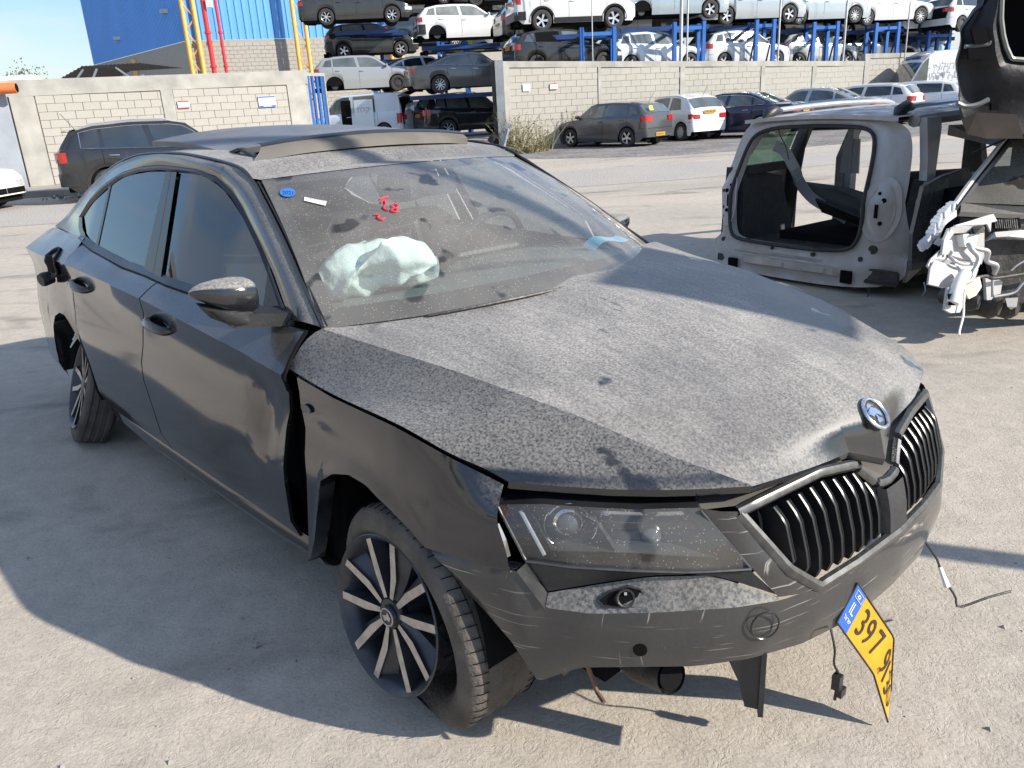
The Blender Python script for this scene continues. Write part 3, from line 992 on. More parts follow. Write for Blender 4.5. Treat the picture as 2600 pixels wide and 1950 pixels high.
def ledge(mb):
    fr = [(.491, -.835, .470), (.586, -.784, .473), (.694, -.699, .484), (.808, -.562, .482), (.862, -.466, .479)]
    inn = [(.487, -.820, .500), (.585, -.742, .530), (.668, -.684, .556), (.761, -.583, .553), (.856, -.464, .484)]
    a = resample(fr, 16); b = resample(inn, 16)
    mb.grid(np.array([a, (a + b) / 2 + [0, 0, -.003], b]))
    # vertical wall under the lamp, then the corner facet
    l2 = [(.447, -.843, .574), (.545, -.795, .577), (.65, -.715, .576), (.742, -.622, .568), (.819, -.517, .561)]
    c = resample(l2, 16) 
    mb.grid(np.array([b + [.0, 0, .004], c + [-.002, 0, -.004]]), 1)
    mb.sheet([(.427, -.857, .550), (.447, -.846, .574), (.487, -.822, .502), (.491, -.836, .471)], .006, 2)


both(ledge, 'bumper_ledge', [M['hero_ledge'], M['black_plastic'], M['chrome_dusty']], 20)
# fog-lamp recess (trim missing)
def fog(mb):
    P = np.array([(.583, -.762, .494), (.602, -.742, .516), (.632, -.716, .530), (.655, -.700, .524), (.672, -.690, .498), (.678, -.697, .487), (.64, -.728, .487), (.60, -.762, .486)])
    P = P + np.array([.003, -.002, .004])
    mb.sheet(P, .002, 0)
    c = P.mean(0)
    u_ = np.array([.62, .78, 0.]); w_ = np.array([-.3, .25, .9]); mb.tube([c + .019 * (math.cos(a) * u_ + math.sin(a) * w_) + np.array([.002, -.002, .003]) for a in np.linspace(0, 2 * PI, 15)[:-1]], .0035, 5, 1, closed=True)
    mb.bar(c + [-.02, .02, .008], c + [.0, .0, .012], .006, .006, 2)
    for i in range(len(P)): mb.tube([P[i], P[(i + 1) % len(P)]], .003, 5, 3)


both(fog, 'fog_lamp_hole', [M['dark_void'], M['black_plastic'], M['galv'], M['black_plastic']], 30)
# sensor hole and tow-eye cap
mb = MB()
c = fp(-.728, .396, .014); d = np.array([.62, -.78, 0])
mb.tube([c - d * .004, c + d * .003], .016, 16); mb.build('parking_sensor_hole', M['dark_void'], hero)
c = fp(-.515, .436, .010); d = np.array([.86, -.5, 0.0])
mb = MB(); u = np.array([.5, .86, 0])
mb.tube([c + .034 * (math.cos(a) * u + math.sin(a) * np.array([0, 0, 1.])) + d * .003 for a in np.linspace(0, 2 * PI, 25)[:-1]], .0022, 5, closed=True)
mb.build('tow_eye_cap', M['trim_black'], hero, 40)
# panel between lamp and grille
def cheek(mb):
    a = resample([(.722, -.575, .700), (.819, -.515, .563), (.858, -.466, .485)], 10)
    b = resample([(.776, -.515, .688), (.860, -.438, .545), (.893, -.353, .472)], 10)
    mid = (a + b) / 2 + np.array([.006, -.004, 0])
    mb.grid(np.array([a, mid, b]), flip=True)


both(cheek, 'bumper_cheek', M['hero_bumper'], 40)
# slam panel above the grille, dusty
def slam(mb):
    fr = resample([(.700, -.580, .688), (.786, -.472, .694), (.826, -.256, .708), (.852, -.128, .692), (.876, -.06, .632), (.88, 0, .622)], 20)
    bk = resample([(.62, -.60, .690), (.70, -.46, .694), (.76, -.25, .705), (.79, -.128, .695), (.79, -.06, .650), (.79, 0, .64)], 20)
    mb.grid(np.array([fr, (fr + bk) / 2, bk]), flip=True)


both(slam, 'slam_panel', M['dust_brown'], 40)
mb = MB(); mb.box((.50, -.50, .45), (.70, .50, .655)); mb.build('radiator_support', M['dark_void'], hero)

# ---- grille
GF = [(.772, -.510, .683), (.788, -.470, .693), (.828, -.256, .707), (.850, -.128, .689), (.866, -.085, .650), (.882, -.050, .620), (.886, 0, .614)]
GB = [(.772, -.510, .683), (.820, -.472, .610), (.860, -.436, .545), (.893, -.351, .474), (.912, -.2, .478), (.922, -.05, .482), (.925, 0, .483)]


def ribbon(mb, P, w, d, mi=0, n=40):
    P = resample(P, n)
    for i in range(n - 1):
        pass
    cen = np.array([.86, 0, .58])
    rows = []
    for i, p in enumerate(P):
        t = P[min(i + 1, n - 1)] - P[max(i - 1, 0)]; t /= np.linalg.norm(t)
        out = np.array([1.0, p[1] * .9, 0]); out /= np.linalg.norm(out)
        side = np.cross(out, t); side /= np.linalg.norm(side)
        if np.dot(side, np.array([0, p[1], p[2] - .58])) < 0: side = -side
        q = p + out * d
        rows.append([q - side * w * .5 - out * .012, q - side * w * .5, q - side * w * .15 + out * .006, q + side * w * .3 + out * .004, q + side * w * .5, q + side * w * .5 - out * .012])
    mb.grid(np.array(rows))


def gframe(mb):
    ribbon(mb, GF, .024, .006); ribbon(mb, GB, .026, .006)


grille = empty('grille'); grille.parent = hero
both(gframe, 'grille_surround', M['chrome_dusty'], 35, parent=grille)
gtop = lambda y: float(ip(abs(y), [.0, .05, .085, .128, .256, .47], [.612, .618, .645, .682, .700, .685]))
gbot = lambda y: float(ip(abs(y), [.0, .2, .351, .436, .472], [.483, .478, .476, .545, .60]))
gx = lambda y, z: B_(y) + float(ip(z, [.47, .56, .65, .71], [-.002, -.012, -.038, -.062]))
mb = MB()
mb.grid(np.array([[(gx(y, z) - .075, y, z) for z in (lerp(gbot(y), gtop(y), t) for t in np.linspace(0, 1, 6))] for y in np.linspace(-.47, .47, 30)]))
mb.build('grille_backing', M['dark_void'], grille)
for sgn in (-1, 1):
    for k in range(9):
        y = sgn * (.088 + .0415 * k)
        zt_, zb_ = gtop(y) - .012, gbot(y) + .012
        mb = MB()
        rows = []
        for t in np.linspace(0, 1, 9):
            z = lerp(zb_, zt_, t)
            x = gx(y, z) - .004 - .020 * max(0, (t - .80) / .2) - .012 * max(0, (.12 - t) / .12)
            o = np.array([x, y, z])
            rows.append([o + [-.065, 0, 0], o + [-.012, -.0055, 0], o + [0, -.0075, 0], o + [.002, -.003, 0], o + [-.004, 0, 0], o + [.002, .003, 0], o + [0, .0075, 0], o + [-.012, .0055, 0], o + [-.065, .001, 0]])
        G = np.array(rows); mb.grid(G)
        mb.build('slat', M['slat'] if 'slat' in M else M['trim_black'], grille, 30)
mb = MB()
mb.grid(np.array([[(gx(y, z) + .004 - (.02 if abs(y) > .05 else 0), y, z) for z in (lerp(.486, .612, t) for t in np.linspace(0, 1, 5))] for y in (-.058, -.048, -.02, 0, .02, .048, .058)]))
mb.build('grille_centre', M['black_plastic'], grille, 30)

# ---- emblem: winged arrow in a chrome ring
emb = empty('emblem'); emb.parent = hero
ec = np.array([.828, 0, .772]); en = np.array([.72, 0, .69]); en /= np.linalg.norm(en)
eu = np.array([0, 1., 0]); ev = np.cross(en, eu); ev /= np.linalg.norm(ev)
if ev[2] < 0: ev = -ev
ec = ec + en * .012
EP = lambda a, b, h=0: ec + eu * a + ev * b + en * h
mb = MB()
mb.tube([EP(.041 * math.cos(a), .041 * math.sin(a), .004) for a in np.linspace(0, 2 * PI, 37)[:-1]], .0052, 8, closed=True)
mb.build('ring', M['chrome'], emb, 40)
mb = MB()
mb.add([EP(0, 0, .001)] + [EP(.041 * math.cos(a), .041 * math.sin(a), .001) for a in np.linspace(0, 2 * PI, 33)[:-1]] + [EP(.041 * math.cos(a), .041 * math.sin(a), -.02) for a in np.linspace(0, 2 * PI, 33)[:-1]],
       [(0, 1 + i, 1 + (i + 1) % 32) for i in range(32)] + [(1 + i, 33 + i, 33 + (i + 1) % 32, 1 + (i + 1) % 32) for i in range(32)])
mb.build('disc', M['ink_black'], emb)


def wing(P, h=.004):
    a = [EP(x, y, h) for x, y in P]; b = [EP(x, y, .0005) for x, y in P]
    n = len(P)
    return a + b, [tuple(range(n)), tuple(range(2 * n - 1, n - 1, -1))] + [(i, i + n, (i + 1) % n + n, (i + 1) % n) for i in range(n)]


mb = MB()
sc_ = .00092
for poly in ([(-12, -27), (14, -27), (14, -19), (4, -13), (4, -5), (-4, -5), (-4, -13), (-12, -19)],
             [(-16, -7), (-4, -3), (6, -3), (22, -16), (26, -2), (16, 12), (0, 20), (-18, 16), (-26, 6)],
             [(-22, 18), (2, 24), (14, 20), (0, 32), (-14, 30)], [(-30, 2), (-30, 10), (-24, 16), (-26, 8)]):
    v, f = wing([(x * sc_, y * sc_ * 1.0) for x, y in poly]); mb.add(v, f)
mb.build('wing_arrow', M['chrome'], emb, None, fixn=True)

# ---- headlights
HT = [(.361, -.848, .690), (.453, -.802, .706), (.551, -.731, .704), (.618, -.673, .700), (.716, -.574, .700)]
HB = [(.447, -.844, .576), (.545, -.796, .579), (.65, -.716, .578), (.742, -.623, .570), (.819, -.517, .563)]


def lamp(mb, off=0.0, back=0.0, n=18, m=7):
    a = resample(HT, n); b = resample(HB, n)
    G = []
    for p, q in zip(a, b):
        row = []
        for t in np.linspace(0, 1, m):
            s = lerp(p, q, t); o = np.array([.72, -.69, 0])
            row.append(s + o * (.016 * math.sin(PI * t) + off - back))
        G.append(row)
    mb.grid(np.array(G), flip=False)
    return np.array(G)


for sgn in (-1, 1):
    hl = empty('headlight'); hl.parent = hero
    def mir(mb): 
        if sgn > 0:
            mb.v = [(x, -y, z) for x, y, z in mb.v]; mb.f = [tuple(reversed(f)) for f in mb.f]
        return mb
    mb = MB(); a = lamp(mb, back=.07); c = MB(); b = lamp(c)
    for e in ((a[0], b[0]), (a[-1], b[-1]), (a[:, 0], b[:, 0]), (a[:, -1], b[:, -1])): mb.grid(np.array(e))
    mir(mb).build('housing', M['trim_black'], hl, 40)
    mb = MB(); lamp(mb, .001); mir(mb).build('cover', M['lamp_glass'], hl, 50)
    o = np.array([.72, -.69, 0])
    def hp(s, t, d): return lerp(resample(HT, 21)[int(s * 20)], resample(HB, 21)[int(s * 20)], t) - o * d
    # projector
    mb = MB()
    c0 = hp(.30, .42, .040)
    mb.tube([c0 - o * .03, c0, c0 + o * .004], [.036, .036, .030], 20); mir(mb).build('projector', M['chrome'], hl, 40)
    mb = MB(); mb.tube([c0 + o * .004, c0 + o * .014, c0 + o * .021, c0 + o * .024], [.029, .024, .013, .002], 20); mir(mb).build('lens', M['lens_dark'], hl, 50)
    mb = MB()
    G = [[hp(s, t, .028 + .03 * math.sin(PI * (t - .1) / .5)) for t in np.linspace(.12, .50, 5)] for s in np.linspace(.46, .90, 13)]
    for k_ in range(0, 12, 3): mb.grid(np.array(G[k_:k_ + 4]))
    mir(mb).build('reflector', M['chrome'], hl, 20)
    mb = MB(); c1 = hp(.66, .62, .055)
    mb.tube([c1 - o * .02, c1, c1 + o * .006], [.024, .028, .022], 18); mir(mb).build('projector', M['trim_black'], hl, 40)
    mb = MB(); mb.tube([c1 + o * .006, c1 + o * .014, c1 + o * .018], [.021, .015, .003], 18); mir(mb).build('lens', M['lens_dark'], hl, 50)
    mb = MB()
    for q0 in (.16, .44, .92):
        mb.grid(np.array([[hp(q0 + .02 * math.sin(PI * t), t, .012), hp(q0 + .02 * math.sin(PI * t), t, .065)] for t in np.linspace(.04, .92, 8)]))
    mb.grid(np.array([[hp(s, .86 - .1 * math.sin(PI * s), .012), hp(s, .80 - .1 * math.sin(PI * s), .05)] for s in np.linspace(.12, .94, 14)]))
    mb.grid(np.array([[hp(s, .09, .012), hp(s, .16, .05)] for s in np.linspace(.1, .94, 14)]))
    mir(mb).build('bezel', M['grey_steel'] if False else simple('lamp_bezel', (.10, .105, .11), .25, .4, var=.2), hl, 30)
    mb = MB()
    for q in range(5):
        a_ = np.linspace(.1, 1.4, 7); mb.tube([c0 + o * .01 + np.array([.69, .72, 0]) * (.048 + .004 * q) * math.cos(t + q * 1.2) + np.array([0, 0, 1.]) * (.048 + .004 * q) * math.sin(t + q * 1.2) for t in a_], .0016, 4)
    mir(mb).build('ring', M['chrome'], hl, 40)
    mb = MB(); mb.tube([hp(.10 + .03 * t, .15 + .75 * t, .012) for t in np.linspace(0, 1, 8)], .005, 6); mir(mb).build('light_strip', M['lamp_clear'], hl, 40)
    mb = MB(); mb.tube([hp(s, .96, -.010) for s in np.linspace(.02, 1, 16)], .0032, 6); mb.tube([hp(1, t, -.008) for t in np.linspace(.02, .95, 8)], .0026, 6); mb.tube([hp(0, t, -.006) for t in np.linspace(.02, .95, 8)], .0035, 6)
    mir(mb).build('cover_rim', M['chrome_dusty'], hl, 40)
    mb = MB(); mb.tube([hp(0, t, .02) for t in np.linspace(.05, .3, 4)], .008, 6); mir(mb).build('side_reflector', M['red_light'], hl)

# ---- door mirrors
def mirror_shell(mb):
    # sections along y from the tip (outboard) to the inner end
    secs = [(-1.072, -.700, 1.088, .006, .006), (-1.055, -.700, 1.087, .018, .026), (-1.03, -.70, 1.082, .030, .045), (-.99, -.70, 1.072, .044, .062), (-.94, -.70, 1.064, .052, .070), (-.905, -.70, 1.058, .052, .068), (-.892, -.70, 1.056, .046, .060)]
    G = []
    for y, x, z, hz, hx in secs:
        ring = []
        for k in range(20):
            a = 2 * PI * k / 20
            cx = math.cos(a); cz = math.sin(a)
            sx = np.sign(cx) * abs(cx) ** .7 * hx; sz = np.sign(cz) * abs(cz) ** .8 * hz
            if cx < 0: sx *= .55
            ring.append((x + .02 + sx, y, z + sz))
        G.append(ring)
    mb.grid(np.array(G), closed_v=True, flip=True)
    o = len(mb.v) - 20; mb.f.append(tuple(o + k for k in range(20))); mb.m.append(0)
    mb.f.append(tuple(range(19, -1, -1))); mb.m.append(0)


def mirror_low(mb):
    mb.add(*_hull([(-.69, -1.055, 1.058), (-.65, -1.04, 1.035), (-.66, -1.03, 1.012), (-.64, -.99, 1.025), (-.64, -.985, .985), (-.64, -.91, 1.020), (-.64, -.905, .972), (-.72, -1.03, 1.03), (-.72, -.98, .985), (-.72, -.9, .972)]))
    mb.add(*_hull([(-.655, -.97, 1.012), (-.655, -.965, .968), (-.70, -.965, .968), (-.70, -.97, 1.012), (-.60, -.80, .990), (-.60, -.80, .950), (-.70, -.80, .955), (-.70, -.80, 1.0)]))


def _hull(P):
    b = bmesh.new()
    for p in P: b.verts.new(p)
    r = bmesh.ops.convex_hull(b, input=b.verts)
    bmesh.ops.recalc_face_normals(b, faces=b.faces)
    b.verts.ensure_lookup_table(); b.verts.index_update()
    v = [tuple(x.co) for x in b.verts]; f = [tuple(q.index for q in x.verts) for x in b.faces]
    b.free(); return v, f


for sgn in (-1, 1):
    dm = empty('door_mirror'); dm.parent = hero
    for fn, nm, mt in ((mirror_shell, 'mirror_cap', M['hero_paint']), (mirror_low, 'mirror_foot', M['black_plastic'])):
        mb = MB(); fn(mb)
        if sgn > 0: mb.v = [(x - .10, -y * .95 + .0, z - .03) for x, y, z in mb.v]; mb.f = [tuple(reversed(f)) for f in mb.f]
        mb.build(nm, mt, dm, 45, fixn=True)

# ---- door handles
def handle(x, z):
    def f(mb):
        y = -W(x, z)
        P = crom([(x + .095, y + .004, z - .012), (x + .07, y - .022, z - .008), (x, y - .034, z), (x - .07, y - .026, z + .006), (x - .095, y + .002, z + .008)], 14)
        mb.tube(P, [.010, .014, .016, .017, .017, .018, .018, .018, .018, .017, .017, .016, .015, .010], 10)
        cup = [(x + .055 * math.cos(a), y - .006, z - .004 + .024 * math.sin(a)) for a in np.linspace(0, 2 * PI, 17)[:-1]]
        mb.add(cup, [tuple(range(16))], 1)
    return f


both(handle(-1.475, .838), 'door_handle', [M['hero_paint_side'], M['dark_void']], 45)
both(handle(-2.43, .878), 'door_handle', [M['hero_paint_side'], M['dark_void']], 45)
# fuel flap hole, torn open, and the cap hanging out
mb = MB()
P = [(-2.86 + .085 * math.cos(a) * (1.15 if math.cos(a) > 0 else 1) + .03 * math.sin(a), 0, .945 + .072 * math.sin(a)) for a in np.linspace(0, 2 * PI, 15)[:-1]]
P = [(x, -W(x, z) - .012, z) for x, _, z in P]
mb.sheet(P, .010, 0)
mb.bar((-2.87, -W(-2.87, .93) - .014, .90), (-2.83, -W(-2.84, .97) - .014, .985), .03, .004, 1)
for i in range(len(P)): mb.tube([P[i], P[(i + 1) % len(P)]], .005, 5, 1)
mb.build('fuel_opening', [M['dark_void'], M['dark_metal']], hero, 40)
mb = MB(); mb.tube([(-2.96, -.905, .86), (-2.95, -.945, .855), (-2.945, -.962, .852)], [.032, .036, .03], 12); mb.bar((-2.93, -.92, .86), (-2.86, -.90, .885), .012, .02)
mb.build('fuel_cap', M['black_plastic'], hero, 40)
# side badge oval on the fender, door dents
mb = MB()
P = [(-.355 + .026 * math.cos(a), -.926, .772 + .013 * math.sin(a)) for a in np.linspace(0, 2 * PI, 17)[:-1]]
mb.sheet(P, .004); mb.build('fender_badge', M['chrome_dusty'], hero)

# ---- interior
mb = MB()
mb.grid(np.array([[(wsp(1, t) + np.array([-.02, 0, -.035])), (lerp(wsp(1, t), wsp(.55, t), .45) + np.array([-.10, 0, -.07])), (np.array([-.98, t * .72, .94 + (.03 if t > 0.2 else 0)])), np.array([-1.02, t * .72, .84]), np.array([-.9, t * .72, .5])] for t in np.linspace(-.97, .97, 24)]), flip=True)
mb.build('dashboard', M['dash_plastic'], hero, 40)
mb = MB()
for k in range(6): mb.bar((-.36 - k * .011, .12, .985), (-.47 - k * .011, .42, .985), .004, .006)
mb.build('defroster_grille', M['grey_steel'], hero)
st = MB(); scn = np.array([-1.02, .36, .98]); stn = np.array([-.92, 0, .4]); su = np.array([0, 1., 0]); svv = np.cross(stn, su); svv /= np.linalg.norm(svv)
st.tube([scn + .185 * (math.cos(a) * su + math.sin(a) * svv) for a in np.linspace(0, 2 * PI, 33)[:-1]], .016, 8, closed=True)
st.tube([scn - .18 * su, scn + .18 * su], .02, 8); st.tube([scn, scn + .17 * svv], .02, 8)
st.build('steering_wheel', M['black_plastic'], hero, 40)
for y in (-.37, .37):
    mb = MB()
    G = [[(x + .035 * abs(t) ** 2, y + t * w, z) for t in np.linspace(-1, 1, 7)] for x, w, z in [(-1.35, .24, .52), (-1.42, .26, .7), (-1.50, .25, .9), (-1.58, .22, 1.08), (-1.63, .16, 1.13), (-1.70, .16, 1.12), (-1.60, .24, .8), (-1.45, .25, .5)]]
    mb.grid(np.array(G)); mb.tube([(-1.60, y - .06, 1.1), (-1.62, y - .06, 1.2)], .006, 6); mb.tube([(-1.60, y + .06, 1.1), (-1.62, y + .06, 1.2)], .006, 6)
    hr = np.array([[(-1.60 + .05 * math.cos(a), y + t * .13, 1.25 + .09 * math.sin(a) * (1 - .3 * t * t)) for a in np.linspace(0, 2 * PI, 12)] for t in np.linspace(-1, 1, 5)])
    mb.grid(hr)
    mb.build('front_seat', M['seat_fabric'], hero, 50)
mb = MB(); mb.box((-3.3, -.78, .28), (-.6, .78, .34)); mb.box((-2.55, -.62, .3), (-2.35, .62, 1.05)); mb.box((-2.35, -.62, .3), (-1.95, .62, .60)); mb.build('rear_bench', M['seat_fabric'], hero)

# ---- wheels
def tyre_mesh(mb, R=.326, wd=.225, rin=.245, squash=0, n=72, bead=0.03):
    prof = []
    hw = wd / 2
    for y, r in [(-hw * .80, rin), (-hw * .98, rin + .022), (-hw * 1.05, rin + .045), (-hw * .99, R - .022), (-hw * .90, R - .008), (-hw * .78, R - .001)]: prof.append((r, y))
    g = [-.70, -.66, -.30, -.26, .0, .04, .30, .34, .66, .70]
    for k in (-.62, -.56, -.20, -.14, .14, .20, .56, .62):
        prof.append((R - (.007 if abs(k) in (.56, .14) else 0), hw * k))
    prof += [(R - .001, hw * .78), (R - .008, hw * .90), (R - .022, hw * .99), (rin + .045, hw * 1.05), (rin + .022, hw * .98), (rin, hw * .80)]
    prof += [(rin - .006, hw * .5), (rin - .006, -hw * .5)]
    mb.lathe(prof, n, closed=True)


fwp = np.array([.035, -.812, .262])
mb = MB(); tyre_mesh(mb, R=.322, rin=.228)
mb.v = [(x * (1.0 + .08 * max(0, -z - .1)), y, max(z, -.243 - .06 * y)) for x, y, z in mb.v]
tyf = mb.build('tyre', M['tyre_dusty'], None, 40)
wf = empty('wheel'); wf.parent = hero; wf.location = (0, 0, 0)
tyf.parent = wf; tyf.location = fwp; tyf.rotation_euler = (R_(3), 0, R_(-4))
# shoulder sipes as thin dark cuts
mb = MB()
for k in range(64):
    a = 2 * PI * k / 64
    if math.sin(a) < -.62: continue
    for sy in (-1, 1):
        p = [(.3255, sy * .066), (.326, sy * .085), (.3205, sy * .1035)]
        mb.tube([(r * math.cos(a + i * .012), y, r * math.sin(a + i * .012)) for i, (r, y) in enumerate(p)], .0016, 4)
sp = mb.build('tread_sipes', M['dark_void'], wf, None, kind='stuff'); sp.location = fwp; sp.rotation_euler = tyf.rotation_euler


def rim_mesh():
    mb = MB()
    # barrel and lip
    mb.lathe([(.246, .095), (.236, .085), (.226, .06), (.222, -.03), (.229, -.058), (.240, -.068), (.250, -.072), (.252, -.078), (.248, -.082), (.236, -.074), (.224, -.050), (.214, -.03), (.214, .05), (.225, .095)], 64, mi=0)
    mb.tube([(0, -.062, 0), (0, -.02, 0), (0, .04, 0)], [.045, .062, .07], 24, 0)
    for k in range(5):
        a0 = 2 * PI * k / 5 + .30
        for s in (-1, 1):
            a1 = a0 + s * .20; a2 = a0 + s * .34; a3 = a0 + s * .05
            def pp(r, a, y): return (r * math.cos(a), y, r * math.sin(a))
            A = [pp(.052, a0 + s * .45, -.058), pp(.125, a0 + s * .40, -.060), pp(.234, a1 + s * .20, -.070)]
            Bq = [pp(.052, a0 - s * .1, -.050), pp(.118, a0 + s * .06, -.034), pp(.228, a0 + s * .13, -.030)]
            top = np.array([A, Bq]); low = top + np.array([0, .045, 0])
            mb.grid(top, 0); mb.grid(low, 0); mb.grid(np.array([top[0], low[0]]), 0); mb.grid(np.array([top[1], low[1]]), 0)
            # machined bright face along the spoke edge
            C1 = [pp(.050, a0 + s * .50, -.061), pp(.124, a0 + s * .42, -.064), pp(.236, a1 + s * .22, -.074)]
            C2 = [pp(.050, a0 + s * .18, -.061), pp(.124, a0 + s * .20, -.064), pp(.236, a1 + s * .115, -.074)]
            mb.grid(np.array([C1, C2]), 1)
        mb.tube([(.062 * math.cos(a0 + .63), -.050, .062 * math.sin(a0 + .63)), (.062 * math.cos(a0 + .63), -.044, .062 * math.sin(a0 + .63))], .011, 10, 2)
    return mb


M['machined'] = simple('machined', (.46, .43, .40), .3, .7, var=.2, vscale=30)
mb = rim_mesh(); rimf = mb.build('rim', [M['alloy_dark'], M['machined'], M['dark_void']], wf, 35)
rimf.location = (.004, -.888, .272); rimf.rotation_euler = (R_(-9), R_(25), R_(-2)); rimf.scale = (.88, .94, .88)
mb = MB(); mb.tube([(0, -.063, 0), (0, -.070, 0)], [.031, .029], 24, 0); mb.tube([(.024 * math.cos(a), -.071, .024 * math.sin(a)) for a in np.linspace(0, 2 * PI, 25)[:-1]], .0028, 6, 1, closed=True)
mb.prism([(-.010, -.014), (.008, -.014), (.006, -.002), (.014, .004), (.006, .014), (-.012, .010), (-.006, .002)], .002, 1, Matrix.Translation((0, -.0725, 0)))
cp = mb.build('hub_cap', [M['alloy_dark'], M['machined']], wf, 40); cp.location = rimf.location; cp.rotation_euler = (R_(-9), R_(60), R_(-2))
mb = MB(); mb.tube([(0, 0, 0), (0, .03, 0)], [.15, .15], 32); mb.tube([(0, -.02, 0), (0, .2, 0)], .05, 16)
dk = mb.build('brake_disc', M['rust'], wf, 40); dk.location = (.0, -.84, .27)
# the other wheels
for x, y, rz, rx in ((0.0, .83, 0, 0), (-2.841, .80, 0, 0)):
    w = empty('wheel'); w.parent = hero
    mb = MB(); tyre_mesh(mb, n=40); t = mb.build('tyre', M['tyre_dusty'], w, 40); t.location = (x, y, .325)
    r2 = inst(rimf, w, (x, y + .02, .325), (0, 0, PI))
# rear near wheel: torn, leaning, rim edge showing
w = empty('wheel'); w.parent = hero
mb = MB(); tyre_mesh(mb, R=.312, wd=.15, rin=.235); t = mb.build('tyre', M['tyre_dusty'], w, 40); t.location = (-2.87, -.83, .28); t.rotation_euler = (R_(-20), 0, R_(-12))
mb = MB()
for k in range(5):
    a = 1.15 + k * .28
    mb.tube([(.335 * math.cos(a), -.06 + .01 * (k % 2), .30 * math.sin(a)), (.30 * math.cos(a + .15), -.115, .285 * math.sin(a + .15)), (.25 * math.cos(a + .3), -.135, .25 * math.sin(a + .3))], [.004, .009, .003], 5)
tr_ = mb.build('torn_tread', M['airbag'], w, 30); tr_.location = t.location; tr_.rotation_euler = t.rotation_euler
r3 = inst(rimf, w, (-2.87, -.84, .28), (R_(-20), R_(10), R_(-12))); r3.scale = (.95, .95, .95)
tagp(tr_, label='torn pale cords on the shredded rear tyre')

# ---- bits hanging under the bumper
mb = MB(); c = np.array([.60, -.62, .255])
mb.tube([c + [.10, -.02, .03], c + [.0, 0, .0], c + [-.05, .015, -.005]], [.042, .045, .045], 18, 0, cap=False)
mb.tube([c + [.10, -.02, .03], c + [.0, 0, .0]], [.034, .034], 14, 1)
mb.tube([c + [-.05, .015, -.005], c + [-.2, .1, .08]], [.045, .04], 16, 0)
mb.build('intercooler_hose', [M['dark_metal'], M['dark_void']], hero, 40)
mb = MB(); mb.prism([(0, 0), (.085, .005), (.085, -.15), (.05, -.145), (.035, -.08)], .012, 0, Matrix.Translation((.775, -.54, .335)) @ Matrix.Rotation(R_(35), 4, 'Z'))
mb.box((0, 0, -.165), (.012, .07, .01), 0, Matrix.Translation((.845, -.50, .335)) @ Matrix.Rotation(R_(35), 4, 'Z'))
mb.build('bumper_bracket', M['black_plastic'], hero, fixn=True)
mb = MB(); mb.tube([(.52, -.74, .30), (.54, -.74, .26), (.56, -.74, .22), (.59, -.75, .215)], .006, 6); mb.build('dangling_wire', M['rust'], hero, 40)
mb = MB(); mb.add(*_hull([(.44, -.80, .30), (.46, -.78, .265), (.50, -.79, .262), (.53, -.78, .30), (.46, -.76, .30), (.50, -.75, .28)])); mb.build('torn_liner', M['dust_brown'], hero)
mb = MB(); mb.tube(crom([(.91, -.30, .34), (.93, -.315, .30), (.925, -.30, .25), (.935, -.29, .22)], 12), .003, 6); mb.box((.925, -.305, .18), (.945, -.285, .22)); mb.box((.935, -.30, .160), (.950, -.275, .182)); mb.tube([(.935, -.295, .18), (.935, -.30, .15)], .004, 6)
mb.build('loose_connector', M['black_plastic'], hero, 40)
mb = MB(); mb.tube(crom([(.90, .28, .33), (.935, .30, .27), (.95, .31, .22), (.985, .33, .16), (1.0, .33, .13), (1.05, .40, .15), (1.09, .46, .16)], 20), .0035, 6); mb.build('hanging_cable', M['black_plastic'], hero, 40)
mb = MB(); mb.tube([(.942, .305, .25), (.965, .315, .19)], [.006, .010], 6); mb.build('white_tag', M['off_white'], hero)
mb = MB(); mb.sheet([(.37, -.868, .645), (.385, -.862, .60), (.405, -.866, .578), (.40, -.872, .62), (.38, -.874, .655)], .01); mb.build('broken_lamp_mount', M['machined'], hero)

# ---- things inside and on the glass (top level: they rest on the car)
ab = empty('airbag', label='deflated pale mint airbag spilling over the dashboard behind the windshield', cat='airbag')
mb = MB()
rng = np.random.RandomState(3)
nu_, nv_ = 60, 48
G = []
ph = rng.rand(8) * 6
for i in range(nu_):
    a = i / (nu_ - 1)
    row = []
    cx = lerp(0, .42, a); wdt = .145 * math.sin(PI * (.06 + .88 * a)) ** .6 * (1 + .25 * math.sin(a * 7 + 1))
    for j in range(nv_):
        b = 2 * PI * j / (nv_ - 1)
        r = wdt * (1 + .16 * math.sin(3 * b + ph[0] + 5 * a) + .10 * math.sin(7 * b + ph[1] + 11 * a) + .06 * math.sin(13 * a + 5 * b))
        q = np.array([cx + .03 * math.sin(2 * b + 9 * a), r * math.cos(b), .55 * r * math.sin(b) + .05 * math.sin(a * PI) + .018 * math.sin(9 * a + 3 * b)])
        nn = mnoise.noise(Vector(q * 7.0)); n2_ = mnoise.noise(Vector(q * 15.0 + np.array([3, 1, 5])))
        k_ = (1 - 2.2 * abs(nn)) * .018 + (1 - 2 * abs(n2_)) * .009
        dr_ = np.array([0, math.cos(b), math.sin(b)])
        row.append(tuple(q + dr_ * k_))
    G.append(row)
mb.grid(np.array(G)); o = mb.build('airbag_cushion', M['airbag'], ab, 60)
mb = MB(); mb.bar((.22, -.02, .142), (.27, .03, .142), .012, .003); mb.build('fold_mark', M['ink_black'], ab)
ab.matrix_world = HM @ Matrix.Translation((-.76, -.60, 1.00)) @ Matrix.Rotation(R_(52), 4, 'Z') @ Matrix.Rotation(R_(-12), 4, 'Y') @ Matrix.Scale(.88, 4)
mb = MB(); G = [[(u * .17, v * .09, .02 * math.sin(u * 5) + .01 * v) for v in (-.5, 0, .5)] for u in np.linspace(0, 1, 8)]
